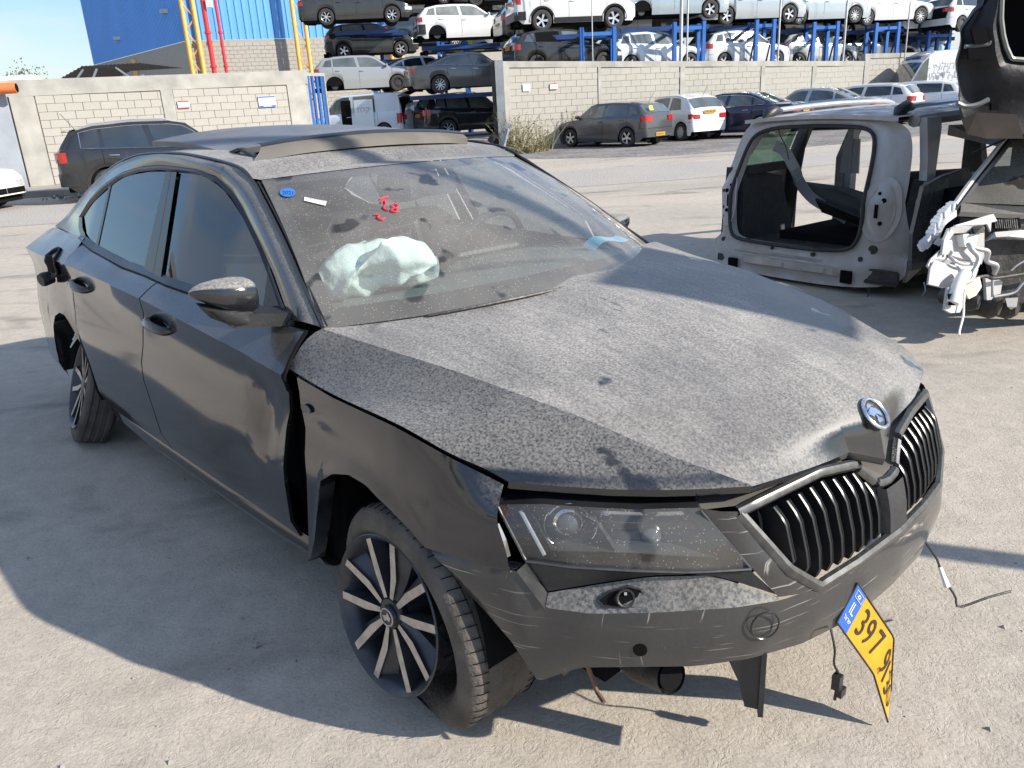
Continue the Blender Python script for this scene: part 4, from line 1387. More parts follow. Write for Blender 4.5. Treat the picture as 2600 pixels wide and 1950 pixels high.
mb.grid(np.array(G)); o = mb.build('face_mask', M['mask_blue'], None, 60, 'light blue surgical face mask on the dashboard behind the far side of the windshield', 'mask')
o.matrix_world = HM @ Matrix.Translation((-.56, .50, 1.005)) @ Matrix.Rotation(R_(75), 4, 'Z') @ Matrix.Rotation(R_(-16), 4, 'Y')
# ================================================================ writing helpers
def text_geo(s, size=1.0, res=3):
    cu = bpy.data.curves.new('t', 'FONT'); cu.body = s; cu.size = size; cu.resolution_u = res; cu.align_x = 'CENTER'; cu.align_y = 'CENTER'
    ob = bpy.data.objects.new('t', cu); COL.objects.link(ob)
    dg = bpy.context.evaluated_depsgraph_get(); dg.update()
    me = ob.evaluated_get(dg).to_mesh()
    v = [tuple(p.co) for p in me.vertices]; f = [tuple(p.vertices) for p in me.polygons]
    ob.evaluated_get(dg).to_mesh_clear()
    bpy.data.objects.remove(ob); bpy.data.curves.remove(cu)
    return v, f


def proj(P):
    q = np.asarray(P, float) - np.array([0, 0, CAMH])
    z = q @ _f
    return np.array([1300 + FPX * (q @ _r2) / z, 975 + FPX * (q @ _d2) / z])


HMn = np.array(HM)
_uu, _tt = np.meshgrid(np.linspace(.02, .98, 60), np.linspace(-.97, .97, 80), indexing='ij')
_WP = np.array([[wsp(u, t) for t in _tt[0]] for u in _uu[:, 0]])
_WW = _WP @ HMn[:3, :3].T + HMn[:3, 3]
_q = _WW - np.array([0, 0, CAMH]); _z = _q @ _f
_PX = 1300 + FPX * (_q @ _r2) / _z; _PY = 975 + FPX * (_q @ _d2) / _z


def ws_at(px, py, off=.004):
    k = int(np.argmin(np.hypot(_PX - px, _PY - py))); i, j = divmod(k, _PX.shape[1])
    i = min(max(i, 1), _PX.shape[0] - 2); j = min(max(j, 1), _PX.shape[1] - 2)
    J = np.array([[(_PX[i + 1, j] - _PX[i - 1, j]) / 2, (_PX[i, j + 1] - _PX[i, j - 1]) / 2], [(_PY[i + 1, j] - _PY[i - 1, j]) / 2, (_PY[i, j + 1] - _PY[i, j - 1]) / 2]])
    d = np.linalg.solve(J, [px - _PX[i, j], py - _PY[i, j]])
    p = wsp(_uu[i, j] + d[0] * (_uu[1, 0] - _uu[0, 0]), _tt[i, j] + d[1] * (_tt[0, 1] - _tt[0, 0]))
    return p + np.array([.5, 0, .85]) * off


mb = MB(); c = ws_at(730, 492)
pts = [ws_at(730 + 20 * math.cos(a), 492 + 11 * math.sin(a), .005) for a in np.linspace(0, 2 * PI, 21)[:-1]]
mb.sheet(pts, .001); stk = mb.build('inspection_sticker', M['sticker_blue'], ws, label='blue oval sticker with dark writing')
def glass_text(s, px, py, size, slant, mat, name, par, off=.007):
    v, f = text_geo(s, 1.0)
    ca, sa = math.cos(slant), math.sin(slant)
    V = [ws_at(px + size * (x * ca + y * sa), py + size * (x * sa - y * ca) * .8, off) for x, y, z in v]
    m = MB(); m.add(V, f); return m.build(name, mat, par)


glass_text('2021', 731, 494, 16, .05, M['ink_black'], 'year', stk)
mb = MB(); mb.sheet([ws_at(773, 503), ws_at(829, 514), ws_at(826, 525), ws_at(771, 512)], .001); lab = mb.build('paper_label', M['white_paint'], ws)
mb = MB()
for r in range(3):
    for k in range(9):
        a = ws_at(782 + 4.5 * k, 506.5 + r * 3 + k * .85, .006); b = ws_at(785 + 4.5 * k, 507 + r * 3 + k * .85, .006)
        mb.bar(a, b, .0008, .0012)
mb.build('fine_print', M['grey_steel'], lab)
M['red_ink'] = simple('red_ink', (.75, .03, .05), .5)
mb = MB()
for st_ in ([(963, 509), (985, 502)], [(966, 519), (974, 511), (978, 521), (973, 531), (985, 537)], [(1007, 523), (998, 521), (994, 527), (1003, 532), (1010, 526), (1007, 523)], [(1003, 532), (996, 533), (993, 538), (1004, 541), (1008, 535), (1003, 532)],
            [(950, 548), (962, 550), (958, 556), (968, 560), (976, 556)]):
    P = crom([ws_at(x, y, .005) for x, y in st_], 14) if len(st_) > 2 else [ws_at(x, y, .005) for x, y in st_]
    mb.tube(P, .0030, 5)
mb.build('marker_scribble', M['red_ink'], ws)
# rear-view mirror
mb = MB(); c = wsp(.14, .02) + np.array([-.07, 0, -.05])
mb.box(c + [-.02, -.11, -.035], c + [.0, .11, .035]); mb.bar(c, wsp(.08, .02) + np.array([-.01, 0, -.01]), .02, .02); mb.build('rear_view_mirror', M['black_plastic'], hero)

# ================================================================ bent number plate
plate = empty('number_plate', label='bent yellow number plate hanging off the front bumper with its tip on the ground', cat='number plate')
A0 = np.array([.925, -.212, .432]); B0 = np.array([.914, -.284, .352])
A1 = np.array([.969, -.060, .220]); B1 = np.array([.960, -.146, .150])
A2 = np.array([.985, -.082, .075]); B2 = np.array([1.000, -.120, .008])
L1, L2 = .25, .17


def pl(u, v, h=0):
    """u along length 0..0.42, v 0 (edge B) .. 1 (edge A)"""
    if u < L1: k = u / L1; a = lerp(A0, A1, k); b = lerp(B0, B1, k); t = A1 - A0
    else: k = (u - L1) / L2; a = lerp(A1, A2, k); b = lerp(B1, B2, k); t = A2 - A1
    p = lerp(b, a, v)
    n = np.cross(a - b, (A1 - A0) if u < L1 else (A2 - A1)); n /= np.linalg.norm(n)
    cam_l = np.array([1.6, -1.9, 1.5])
    if np.dot(n, cam_l - p) < 0 and u < L1: n = -n
    return p + n * h


us_ = [0, .04, .09, .15, .2, .245, .255, .30, .36, .42]
n0 = pl(.1, .5, 1) - pl(.1, .5, 0)


def pl2(u, v, h=0): 
    q = pl(u, v, 0)
    n = n0 if u < L1 else np.cross(A2 - A1, A1 - B1) / np.linalg.norm(np.cross(A2 - A1, A1 - B1))
    if np.dot(n, n0) < 0: n = -n
    return q + n * h


def plate_sheet(u0, u1, v0, v1, h0, h1, mat, name, par):
    us2 = [u for u in np.linspace(u0, u1, 14)]
    top = np.array([[pl2(u, v, h1) for v in np.linspace(v0, v1, 4)] for u in us2]); bot = np.array([[pl2(u, v, h0) for v in np.linspace(v0, v1, 4)] for u in us2])
    m = MB(); m.grid(top, flip=True); m.grid(bot)
    for e in ((top[0], bot[0]), (top[-1], bot[-1]), (top[:, 0], bot[:, 0]), (top[:, -1], bot[:, -1])): m.grid(np.array(e))
    return m.build(name, mat, par, None, fixn=True)


def place_local(o): o.matrix_world = HM @ o.matrix_world


pb = plate_sheet(0, .42, 0, 1, -.0012, .0, [M['plate_yellow']], 'plate_body', plate)
plate_sheet(.004, .058, .03, .97, .0002, .0012, M['plate_blue'], 'country_band', plate)
mb = MB(); mb.tube([pl2(u, .01, .0008) for u in np.linspace(0, .42, 24)], .0028, 5); mb.tube([pl2(u, .99, .0008) for u in np.linspace(0, .42, 24)], .0022, 5); mb.tube([pl2(0, v, .0008) for v in np.linspace(0, 1, 5)], .0025, 5)
mb.build('plate_rim', M['trim_black'], plate, 40)


def plate_text(s, uc, vc, hgt, mat, name, wide=1.0, rot=0, h=.0022):
    v, f = text_geo(s, 1.0)
    m = MB()
    V = []
    for x, y, z in v:
        x, y = x * math.cos(rot) - y * math.sin(rot), x * math.sin(rot) + y * math.cos(rot)
        V.append(pl2(uc + x * hgt * wide, vc + y * hgt / .11, h))
    m.add(V, f)
    return m.build(name, mat, plate)


for ch, u in (('3', .098), ('9', .142), ('7', .196), ('9', .275), ('1', .305), ('3', .345), ('0', .385)):
    o = plate_text(ch, u, .5, .098, M['ink_black'], 'digit', .85)
plate_text('\u25b3', .262, .22, .02, M['ink_black'], 'mark')
plate_text('IL', .031, .50, .042, M['white_paint'], 'country_letters', .8)
plate_text('\u05dc\u05d0\u05e8\u05e9\u05d9', .031, .25, .016, M['white_paint'], 'country_name', .9)
mb = MB()
for a, b in (((.012, .74), (.05, .74)), ((.012, .90), (.05, .90)), ((.012, .74), (.012, .90)), ((.05, .74), (.05, .90)), ((.024, .79), (.038, .79)), ((.024, .79), (.031, .86)), ((.038, .79), (.031, .86)), ((.024, .84), (.038, .84)), ((.024, .84), (.031, .77)), ((.038, .84), (.031, .77))):
    mb.bar(pl2(*a, .0022), pl2(*b, .0022), .002, .001)
mb.build('flag', M['white_paint'], plate)
plate.matrix_world = HM

# ================================================================ generic car builder
def P_(h, *pts): return np.array(pts)


KIND = {
    # L, W, H, wheelbase, front overhang, wheel radius, clearance; belt (u,z); roof (u,z) u from rear 0 to front 1; kind flags
    'sedan': dict(L=4.85, W=1.85, H=1.46, wb=2.80, fo=.90, r=.33, cl=.20,
                  belt=[(0, .78), (.01, .98), (.05, 1.03), (.18, 1.03), (.5, .97), (.70, .95), (.80, .90), (.93, .80), (.985, .66), (1, .52)],
                  roof=[(.155, 1.05), (.33, 1.40), (.42, 1.455), (.55, 1.455), (.60, 1.42), (.735, .96)], pil=[.265, .345, .505], wins=2),
    'hatch': dict(L=4.25, W=1.78, H=1.47, wb=2.60, fo=.86, r=.315, cl=.18,
                  belt=[(0, .62), (.006, .95), (.03, 1.03), (.3, 1.0), (.5, .96), (.72, .93), (.80, .90), (.92, .80), (.985, .66), (1, .50)],
                  roof=[(.015, 1.04), (.09, 1.36), (.2, 1.45), (.35, 1.475), (.52, 1.46), (.585, 1.41), (.745, .95)], pil=[.14, .22, .43], wins=2),
    'city': dict(L=3.55, W=1.63, H=1.48, wb=2.30, fo=.68, r=.29, cl=.17,
                 belt=[(0, .62), (.01, .86), (.035, .98), (.3, .96), (.5, .93), (.75, .92), (.82, .90), (.93, .82), (.98, .68), (1, .50)],
                 roof=[(.02, 1.0), (.12, 1.36), (.25, 1.47), (.42, 1.49), (.56, 1.46), (.62, 1.41), (.77, .95)], pil=[.19, .27, .40], wins=2),
    'suv': dict(L=4.55, W=1.86, H=1.68, wb=2.68, fo=.90, r=.355, cl=.26,
                belt=[(0, .70), (.006, 1.02), (.03, 1.16), (.3, 1.10), (.5, 1.06), (.72, 1.04), (.80, 1.01), (.93, .93), (.985, .78), (1, .60)],
                roof=[(.02, 1.17), (.08, 1.54), (.18, 1.64), (.35, 1.68), (.52, 1.66), (.59, 1.60), (.735, 1.06)], pil=[.16, .245, .43], wins=2),
    'wagon': dict(L=4.75, W=1.80, H=1.50, wb=2.65, fo=.92, r=.32, cl=.19,
                  belt=[(0, .66), (.006, .96), (.025, 1.03), (.3, 1.0), (.5, .96), (.72, .93), (.80, .90), (.93, .80), (.985, .66), (1, .50)],
                  roof=[(.02, 1.04), (.07, 1.36), (.16, 1.45), (.35, 1.49), (.55, 1.47), (.61, 1.42), (.755, .95)], pil=[.22, .29, .48], wins=2),
    'coupe': dict(L=4.45, W=1.82, H=1.38, wb=2.60, fo=.88, r=.33, cl=.17,
                  belt=[(0, .72), (.01, .94), (.05, 1.0), (.25, .98), (.5, .93), (.72, .90), (.80, .87), (.93, .77), (.985, .62), (1, .48)],
                  roof=[(.06, 1.02), (.16, 1.25), (.30, 1.36), (.42, 1.385), (.54, 1.36), (.60, 1.31), (.75, .92)], pil=[.2, .30, .42], wins=2),
    'minivan': dict(L=4.40, W=1.80, H=1.82, wb=2.70, fo=.88, r=.315, cl=.20,
                    belt=[(0, .62), (.004, 1.0), (.015, 1.08), (.5, 1.05), (.70, 1.03), (.80, 1.0), (.93, .88), (.985, .72), (1, .55)],
                    roof=[(.006, 1.10), (.025, 1.65), (.06, 1.80), (.3, 1.83), (.58, 1.80), (.64, 1.72), (.80, 1.05)], pil=[.20, .28, .50], wins=2),
    'bigvan': dict(L=5.9, W=2.0, H=2.75, wb=3.60, fo=1.0, r=.345, cl=.24,
                   belt=[(0, .8), (.002, 1.15), (.01, 1.25), (.6, 1.22), (.85, 1.18), (.90, 1.10), (.97, .95), (.993, .8), (1, .6)],
                   roof=[(.004, 1.3), (.010, 2.5), (.03, 2.72), (.4, 2.76), (.70, 2.72), (.76, 2.60), (.80, 2.40), (.91, 1.2)], pil=[.60, .66, .76], wins=1),
}
RIMS = {}


def rim_geo(style, r):
    key = (style, round(r, 3))
    if key in RIMS: return RIMS[key]
    mb = MB(); q = r * .66
    mb.lathe([(q, .0), (q, -.085), (q * .93, -.075), (q * .90, -.03), (q * .9, .0)], 24)
    n = {'five': 5, 'ten': 10, 'cap': 7, 'seven': 7}[style]
    if style == 'cap':
        mb.lathe([(0.001, -.07), (q * .35, -.075), (q * .93, -.062)], 24)
        for k in range(n):
            a = 2 * PI * k / n
            P = [(q * .74 * math.cos(a) + q * .09 * math.cos(b), -.072, q * .74 * math.sin(a) + q * .09 * math.sin(b)) for b in np.linspace(0, 2 * PI, 9)[:-1]]
            mb.add(P, [tuple(range(8))], 1)
    else:
        mb.lathe([(0.001, -.06), (q * .25, -.06), (q * .26, -.03)], 14)
        mb.lathe([(0.001, -.018), (q * .92, -.016)], 16, mi=1)
        w = q * (.30 if n == 5 else .16)
        for k in range(n):
            a = 2 * PI * k / n; c, s = math.cos(a), math.sin(a)
            def pt(rr, ww, y): return (rr * c - ww * s, y, rr * s + ww * c)
            mb.add([pt(q * .15, -w * .35, -.062), pt(q * .15, w * .35, -.062), pt(q * .95, w * .6, -.072), pt(q * .95, -w * .6, -.072),
                    pt(q * .15, -w * .4, -.03), pt(q * .15, w * .4, -.03), pt(q * .95, w * .65, -.03), pt(q * .95, -w * .65, -.03)],
                   [(0, 1, 2, 3), (0, 3, 7, 4), (1, 5, 6, 2), (2, 6, 7, 3)])
    RIMS[key] = mb
    return mb


TYRES = {}


def tyre_geo(r):
    key = round(r, 3)
    if key not in TYRES:
        mb = MB()
        mb.lathe([(r * .63, -.085), (r * .66, -.1), (r * .82, -.105), (r * .95, -.098), (r, -.075), (r, .075), (r * .95, .098), (r * .66, .1), (r * .6, .05)], 28)
        TYRES[key] = mb
    return TYRES[key]


MESHC = {}


def shared(key, fn, name, mats, parent, smooth=35):
    if key in MESHC:
        o = bpy.data.objects.new(name, MESHC[key]); COL.objects.link(o); o.parent = parent
        return o
    o = fn().build(name, mats, parent, smooth)
    MESHC[key] = o.data
    return o


PAINTS = {}


def paint(col, metal=.3, dusty=.35):
    k = (col, metal, dusty)
    if k not in PAINTS:
        PAINTS[k] = dusty_paint('paint', col, dust=(.33, .31, .28), amount=dusty, up=.55, scale=5, rough=.14, metal=metal, side=.12)
    return PAINTS[k]


class CarShape:
    def __init__(s, kind):
        s.k = KIND[kind]; k = s.k
        s.L = k['L']; s.x0 = -(k['L'] - k['fo'] - k['wb'] / 2) ; s.x1 = k['fo'] + k['wb'] / 2   # rear bumper, front bumper
        s.fa = k['wb'] / 2; s.ra = -k['wb'] / 2
        s.bu = np.array(k['belt']); s.ro = np.array(k['roof'])
        s.kind = kind

    def X(s, u): return s.x0 + u * s.L
    def U(s, x): return (x - s.x0) / s.L

    def zb(s, u): return float(ip(u, s.bu[:, 0], s.bu[:, 1]))

    def zr(s, u):
        z = s.zb(u)
        if s.ro[0, 0] <= u <= s.ro[-1, 0]:
            z2 = float(ip(u, s.ro[:, 0], s.ro[:, 1])); return max(z + .012, z2)
        return z + .012

    def wd(s, u):
        w = s.k['W'] / 2
        e = float(ip(u, [0, .004, .02, .06, .14, .85, .93, .97, .99, 1], [.80, .86, .93, .975, 1, 1, .955, .87, .78, .62]))
        return w * e

    def low(s, x):
        z = s.k['cl'] + (.12 if s.U(x) < .03 or s.U(x) > .97 else 0)
        for c in (s.fa, s.ra):
            R = s.k['r'] + .055; d = R * R - (x - c) ** 2
            if d > 0: z = max(z, s.k['r'] + math.sqrt(d))
        return z

    def section(s, u):
        x = s.X(u); w = s.wd(u); zb = s.zb(u); zr = s.zr(u); zl = min(s.low(x), zb - .1)
        c = min(1, max(0, (zr - zb) / .35))
        van = s.kind in ('bigvan', 'minivan')
        tip = .93 if van else .80
        S = [(w * .955, zl), (w * .99, lerp(zl, zb, .18)), (w, lerp(zl, zb, .45)), (w * .995, lerp(zl, zb, .7)), (w * .985, zb - .06 if zb - .06 > lerp(zl, zb, .72) else lerp(zl, zb, .85)), (w * .955, zb)]
        yb = w * .935; yt = w * lerp(.86, tip, c)
        zt = zr - .055 * c - .004
        for t in (.03, .35, .7, 1): S.append((lerp(yb, yt, t ** 1.15), lerp(zb + .004, max(zt, zb + .006), t)))
        S.append((yt - .045 * w, zr - .012 * c))
        S.append((yt * .62, zr + .018)); S.append((yt * .3, zr + .026)); S.append((0, zr + .030))
        return x, S

    def side_y(s, u, z):
        x, S = s.section(u)
        zs = [p[1] for p in S[:10]]; ys = [p[0] for p in S[:10]]
        return float(ip(z, zs, ys))

    def top_z(s, u, y):
        x, S = s.section(u)
        q = S[9:]; q = sorted(q)
        return float(ip(abs(y), [p[0] for p in q], [p[1] for p in q]))


def make_car(kind, col, label, cat='car', rim='five', metal=.3, dusty=.35, group=None, miss=(), win='win_dark', trim=None, name=None, rails=False,
             plate_on=True, spoiler=False, lights=True, no_wheels=(), cut_front=None, seams=True, clad=False, chrome_dlo=False, extra=None):
    s = CarShape(kind); k = s.k
    pm = paint(col, metal, dusty)
    root = empty(name or 'parked_car', label=label, cat=cat, group=group)
    umax = cut_front or 1.0
    us = sorted(set([0, .004, .012, .03, .06, .1] + list(np.linspace(.14, .9, 26)) + [.93, .96, .98, .99, 1.0] + [r[0] for r in s.ro] + [b[0] for b in s.bu]
                    + [s.U(c + (k['r'] + .055) * q) for c in (s.fa, s.ra) for q in (-1.002, -.998, -.96, -.86, -.7, -.45, 0, .45, .7, .86, .96, .998, 1.002)]))
    us = [u for u in us if 0 <= u <= umax]

    def body():
        mb = MB(); G = []
        for u in us:
            x, S = s.section(u)
            G.append([(x, y, z) for y, z in S] + [(x, -y, z) for y, z in S[::-1][1:]])
        mb.grid(np.array(G), flip=True)
        n = len(G[0]); mb.add(G[0], [tuple(range(n - 1, -1, -1))]); mb.add(G[-1], [tuple(range(n))])
        return mb
    shared(('body', kind, pm.name, umax), body, 'body', pm, root, 32)
    van = kind in ('bigvan',)

    def under():
        mb = MB(); w = k['W'] / 2
        mb.box((s.X(.03), -w + .26, k['cl'] - .02), (s.X(min(.97, umax)), w - .26, .62))
        for c in (s.fa, s.ra):
            if s.U(c) < umax: mb.box((c - k['r'] - .06, -w + .06, k['r'] + .02), (c + k['r'] + .06, w - .06, .70))
        mb.box((s.ra + .45, -w + .10, k['cl'] - .01), (s.fa - .45, w - .10, k['cl'] + .1))
        mb.tube([(s.ra, -w + .2, k['r']), (s.ra, w - .2, k['r'])], .05, 8); mb.tube([(s.ra - .5, .3, k['cl']), (s.ra - .9, .3, k['cl'] + .02)], .09, 8)
        return mb
    shared(('under', kind, umax), under, 'underbody', M['dark_void'], root)

    def win_side(ua, ub, slA=0.0, slB=0.0, zlo=.045, zhi=.085, off=.006):
        """pane between fractions; slants lean the ends"""
        def f(sg):
            G = []
            for i in range(9):
                t = i / 8; row = []
                for j in range(4):
                    q = j / 3
                    u = lerp(ua + slA * q, ub + slB * q, t)
                    z0 = s.zb(u) + zlo; z1 = s.zr(u) - zhi
                    if z1 < z0: z1 = z0
                    z = lerp(z0, z1, q)
                    row.append((s.X(u), sg * (s.side_y(u, z) + off), z))
                G.append(row)
            mb = MB(); mb.grid(np.array(G), flip=(sg > 0)); return mb
        return f
    p0, p1, p2 = k['pil']; uf = s.ro[-1, 0] - .035
    wm = M[win]
    if kind == 'bigvan': wl = [(p2 + .005, uf - .0, 0, -.0)]
    elif cat == 'van' and kind == 'minivan': wl = [(p2 + .02, uf, -.01, 0), (p1 - .02, p2 - .02, 0, -.01)]
    else: wl = [(p2 + .014, uf, -.02, 0), (p1 - .03, p2 - .014, -.0, -.02), (p0 - .055, p1 - .045, .035, -.0)]
    if kind in ('coupe',): wl = [(p1 + .09, uf, -.02, 0), (p0 - .02, p1 + .07, .03, -.02)]
    if kind == 'city': wl = [(p2 - .02, uf, -.02, 0), (p0 - .02, p2 - .055, .03, -.02)]
    for i, (a, b, c, d) in enumerate(wl):
        if b > umax: continue
        for sg in (-1, 1):
            fn = win_side(a, b, c, d)
            if ('open', i) in miss:
                shared(('win', kind, i, sg), lambda: fn(sg), 'window_opening', M['dark_void'], root)
            else: shared(('win', kind, i, sg, win), lambda: fn(sg), 'window', wm, root, 60)

    def screen(ua, ub, fr):
        mb = MB(); G = []
        for t in np.linspace(.06, .94, 6):
            u = lerp(ua, ub, t); x, S = s.section(u); yt = S[10][0] * .99
            z0 = s.top_z(u, 0)
            G.append([(x, yt * q, s.top_z(u, yt * q) + .007) for q in np.linspace(-1, 1, 9)])
        G = np.array(G); G[:, :, 0] += .006 * fr
        mb.grid(G, flip=(fr > 0)); return mb
    if umax > s.ro[-1, 0]:
        shared(('ws', kind, win), lambda: screen(s.ro[-1, 0] - .01, s.ro[-3 if kind == 'bigvan' else -2, 0], 1), 'windshield', wm, root, 60)
    if kind != 'bigvan' and 'rear_glass' not in miss:
        r1 = 1 if kind not in ('coupe',) else 2
        shared(('rw', kind, win), lambda: screen(s.ro[0, 0] + .002, s.ro[r1, 0], -1), 'rear_window', wm, root, 60)

    def wrap(z0, z1, y_in, u_end, off=.008, front=False, sides=(-1, 1)):
        mb = MB(); rows = []
        u0 = 1.0 if front else 0.0
        for sg in sides:
            path = []
            zc = (z0 + z1) / 2
            ye = s.side_y(u0, min(zc, s.zb(u0)))
            for q in (0, .5, 1): path.append((u0, lerp(y_in, ye, q)))
            for q in (.15, .4, .7, 1):
                u = lerp(u0, u_end, q); path.append((u, s.side_y(u, min(zc, s.zb(u) - .01))))
            G = []
            for u, y in path:
                xx = s.X(u) + (off if front else -off) * (1 if u == u0 else .3)
                G.append([(xx, sg * (y + off), lerp(z0, z1, t)) for t in (0, .5, 1)])
            mb.grid(np.array(G), flip=((sg > 0) != front))
        return mb
    zt = s.zb(.03)
    if lights:
        lz = {'sedan': (zt - .22, zt - .06), 'coupe': (zt - .2, zt - .06), 'hatch': (zt - .22, zt - .04), 'city': (zt - .26, zt - .10), 'suv': (zt - .27, zt - .05), 'wagon': (zt - .24, zt - .04), 'minivan': (.62, 1.0), 'bigvan': (.8, 1.3)}[kind]
        w = k['W'] / 2
        for sg in (-1, 1): shared(('tl', kind, sg), lambda: wrap(lz[0], lz[1], w * .50, .05, sides=(sg,)), 'tail_light', M['red_light'], root)
        if umax == 1.0:
            for sg in (-1, 1): shared(('hl', kind, sg), lambda: wrap(s.zb(.985) - .16, s.zb(.985) - .03, w * .42, .93, front=True, sides=(sg,)), 'headlight', M['lamp_clear'], root)
            shared(('fg', kind), lambda: wrap(.32, .44, .0, .995, off=.006, front=True), 'front_intake', M['dark_void'], root)
    if 'rear_bumper' in miss:
        def rb():
            mb = wrap(.34, .72, 0.0, .075, off=.010)
            return mb
        shared(('rb', kind), rb, 'bare_rear_panel', M['dark_metal'], root)
        mb = MB(); mb.bar((s.x0 - .03, -.5, .55), (s.x0 - .03, .5, .55), .05, .08); mb.build('crash_beam', M['galv'], root)
    elif seams:
        shared(('rbl', kind), lambda: wrap(.585, .595, 0.0, .06, off=.003), 'bumper_seam', M['dark_void'], root)
    if 'tailgate' in miss:
        def hole():
            mb = MB(); w = k['W'] / 2
            G = [[(s.X(u) - .012, y * q, z) for q in np.linspace(-1, 1, 5)] for u, z, y in [(0, .58, w * .74), (0, .8, w * .80), (.004, s.zb(.01), w * .80), (s.ro[0, 0], s.ro[0, 1] - .02, w * .80), (s.ro[1, 0], s.ro[1, 1] - .05, w * .66)]]
            mb.grid(np.array(G)); return mb
        shared(('hole', kind), hole, 'tailgate_opening', M['dark_void'], root)
    if clad:
        def cl():
            mb = MB()
            for sg in (-1, 1):
                for c in (s.fa, s.ra):
                    R = k['r'] + .055
                    A = [(c + q * math.cos(a), k['r'] + q * math.sin(a)) for a in np.linspace(-.1, PI + .1, 18) for q in (R - .005, R + .06)]
                    G = np.array([[(A[2 * i + j][0], sg * (s.side_y(s.U(A[2 * i + j][0]), max(A[2 * i + j][1], s.low(A[2 * i + j][0]) + .005)) + .012), A[2 * i + j][1]) for j in (0, 1)] for i in range(18)])
                    mb.grid(G, flip=(sg < 0))
                G = np.array([[(x, sg * (s.side_y(s.U(x), z) + .014), z) for z in (k['cl'] + .005, k['cl'] + .18)] for x in np.linspace(s.ra + R + .03, s.fa - R - .03, 8)])
                mb.grid(G, flip=(sg < 0))
            q = wrap(k['cl'] + .12, k['cl'] + .40, 0, .085, off=.012); mb.add(q.v, q.f)
            return mb
        shared(('clad', kind), cl, 'cladding', M['black_plastic'], root)
    if seams and kind != 'bigvan':
        for u in [p1 - .04, p2, s.ro[-1, 0] + .005] if kind not in ('coupe', 'city') else [p1 + .07 if kind == 'coupe' else p2 - .045, s.ro[-1, 0] + .005]:
            for sg in (-1, 1):
                def sm():
                    mb = MB()
                    G = [[(s.X(u) + dx, sg * (s.side_y(u, z) + .002), z) for dx in (-.005, .005)] for z in np.linspace(s.low(s.X(u)) + .06, s.zb(u), 7)]
                    mb.grid(np.array(G)); return mb
                shared(('seam', kind, round(u, 3), sg), sm, 'door_seam', M['dark_void'], root)
        for u in ([p1 + .01, p2 + .03] if kind not in ('coupe', 'city') else [p1 + .13]):
            for sg in (-1, 1):
                def hn():
                    mb = MB(); z = s.zb(u) - .11; y = s.side_y(u, z)
                    mb.tube([(s.X(u) - .1, sg * (y + .002), z), (s.X(u) - .07, sg * (y + .03), z), (s.X(u) + .05, sg * (y + .03), z - .005), (s.X(u) + .09, sg * (y + .002), z - .008)], .012, 6)
                    return mb
                shared(('hnd', kind, round(u, 3), sg, pm.name), hn, 'door_handle', pm if not chrome_dlo else M['chrome'], root)
    if chrome_dlo:
        for sg in (-1, 1):
            def cd():
                mb = MB(); P = []
                us3 = np.linspace(wl[-1][0] + .012, uf, 20)
                for u in us3: z = s.zb(u) + .03; P.append((s.X(u), sg * (s.side_y(u, z) + .012), z))
                for u in us3[::-1][1:]: z = max(s.zr(u) - .075, s.zb(u) + .03); P.append((s.X(u + .0), sg * (s.side_y(u, z) + .012), z))
                mb.tube(P, .008, 5, closed=True); return mb
            shared(('cd', kind, sg), cd, 'window_trim', M['chrome'], root)
    if umax == 1.0 or umax > .74:
        def mr(sg):
            def f():
                mb = MB(); u = s.ro[-1, 0] - .05; z = s.zb(u) + .10; y = s.side_y(u, z)
                secs = [(0, .05, .02), (.06, .07, .05), (.16, .07, .055), (.20, .03, .02)]
                G = [[(s.X(u) + .03 + b * math.cos(a), sg * (y + .03 + d), z + hh * math.sin(a) * .9) for a in np.linspace(0, 2 * PI, 9)[:-1]] for d, hh, b in secs]
                mb.grid(np.array(G), closed_v=True); mb.bar((s.X(u), sg * (y - .03), z - .04), (s.X(u) + .02, sg * (y + .07), z - .03), .04, .03)
                return mb
            return f
        if 'mirrors' not in miss:
            for sg in (-1, 1): shared(('mir', kind, sg, pm.name), mr(sg), 'door_mirror', pm, root, 50)
    if rails:
        for sg in (-1, 1):
            def rl():
                mb = MB(); P = [(s.X(u), sg * (s.section(u)[1][9][0] - .03), s.zr(u) + (.045 if 0 < i < 9 else .0)) for i, u in enumerate(np.linspace(.13, .58, 11))]
                mb.tube(P, .017, 6); return mb
            shared(('rl', kind, sg), rl, 'roof_rail', M['alloy'], root)
    if spoiler:
        mb = MB(); u = s.ro[1, 0]; z = s.ro[1, 1]
        G = [[(s.X(u) + dx, y, z + dz - .02 * (y / .6) ** 2) for y in np.linspace(-.60, .60, 7)] for dx, dz in ((.12, .06), (-.10, .035), (-.17, .015), (-.10, .0), (.05, -.01))]
        mb.grid(np.array(G)); mb.build('spoiler', pm, root, 40)
    if plate_on:
        pz = {'sedan': .82, 'hatch': .70, 'city': .80, 'suv': .90, 'wagon': .80, 'coupe': .62, 'minivan': .75, 'bigvan': .7}[kind] if plate_on is True else plate_on
        def pt():
            mb = MB(); mb.box((s.x0 - .025, -.25, pz - .055), (s.x0 - .002, .25, pz + .055)); 
            for i in range(7): 
                y = -.19 + i * .062; mb.box((s.x0 - .027, y, pz - .03), (s.x0 - .0252, y + .032, pz + .03), 1)
            return mb
        shared(('plt', kind, pz), pt, 'number_plate', [M['plate_yellow'], M['ink_black']], root)
    j = 0
    rm = [M['dark_metal'], M['dark_void']] if rim == 'steel' else ([M['alloy'], M['dark_void']] if rim != 'cap' else [M['hubcap'], M['dark_void']])
    st = 'cap' if rim == 'steel' else rim
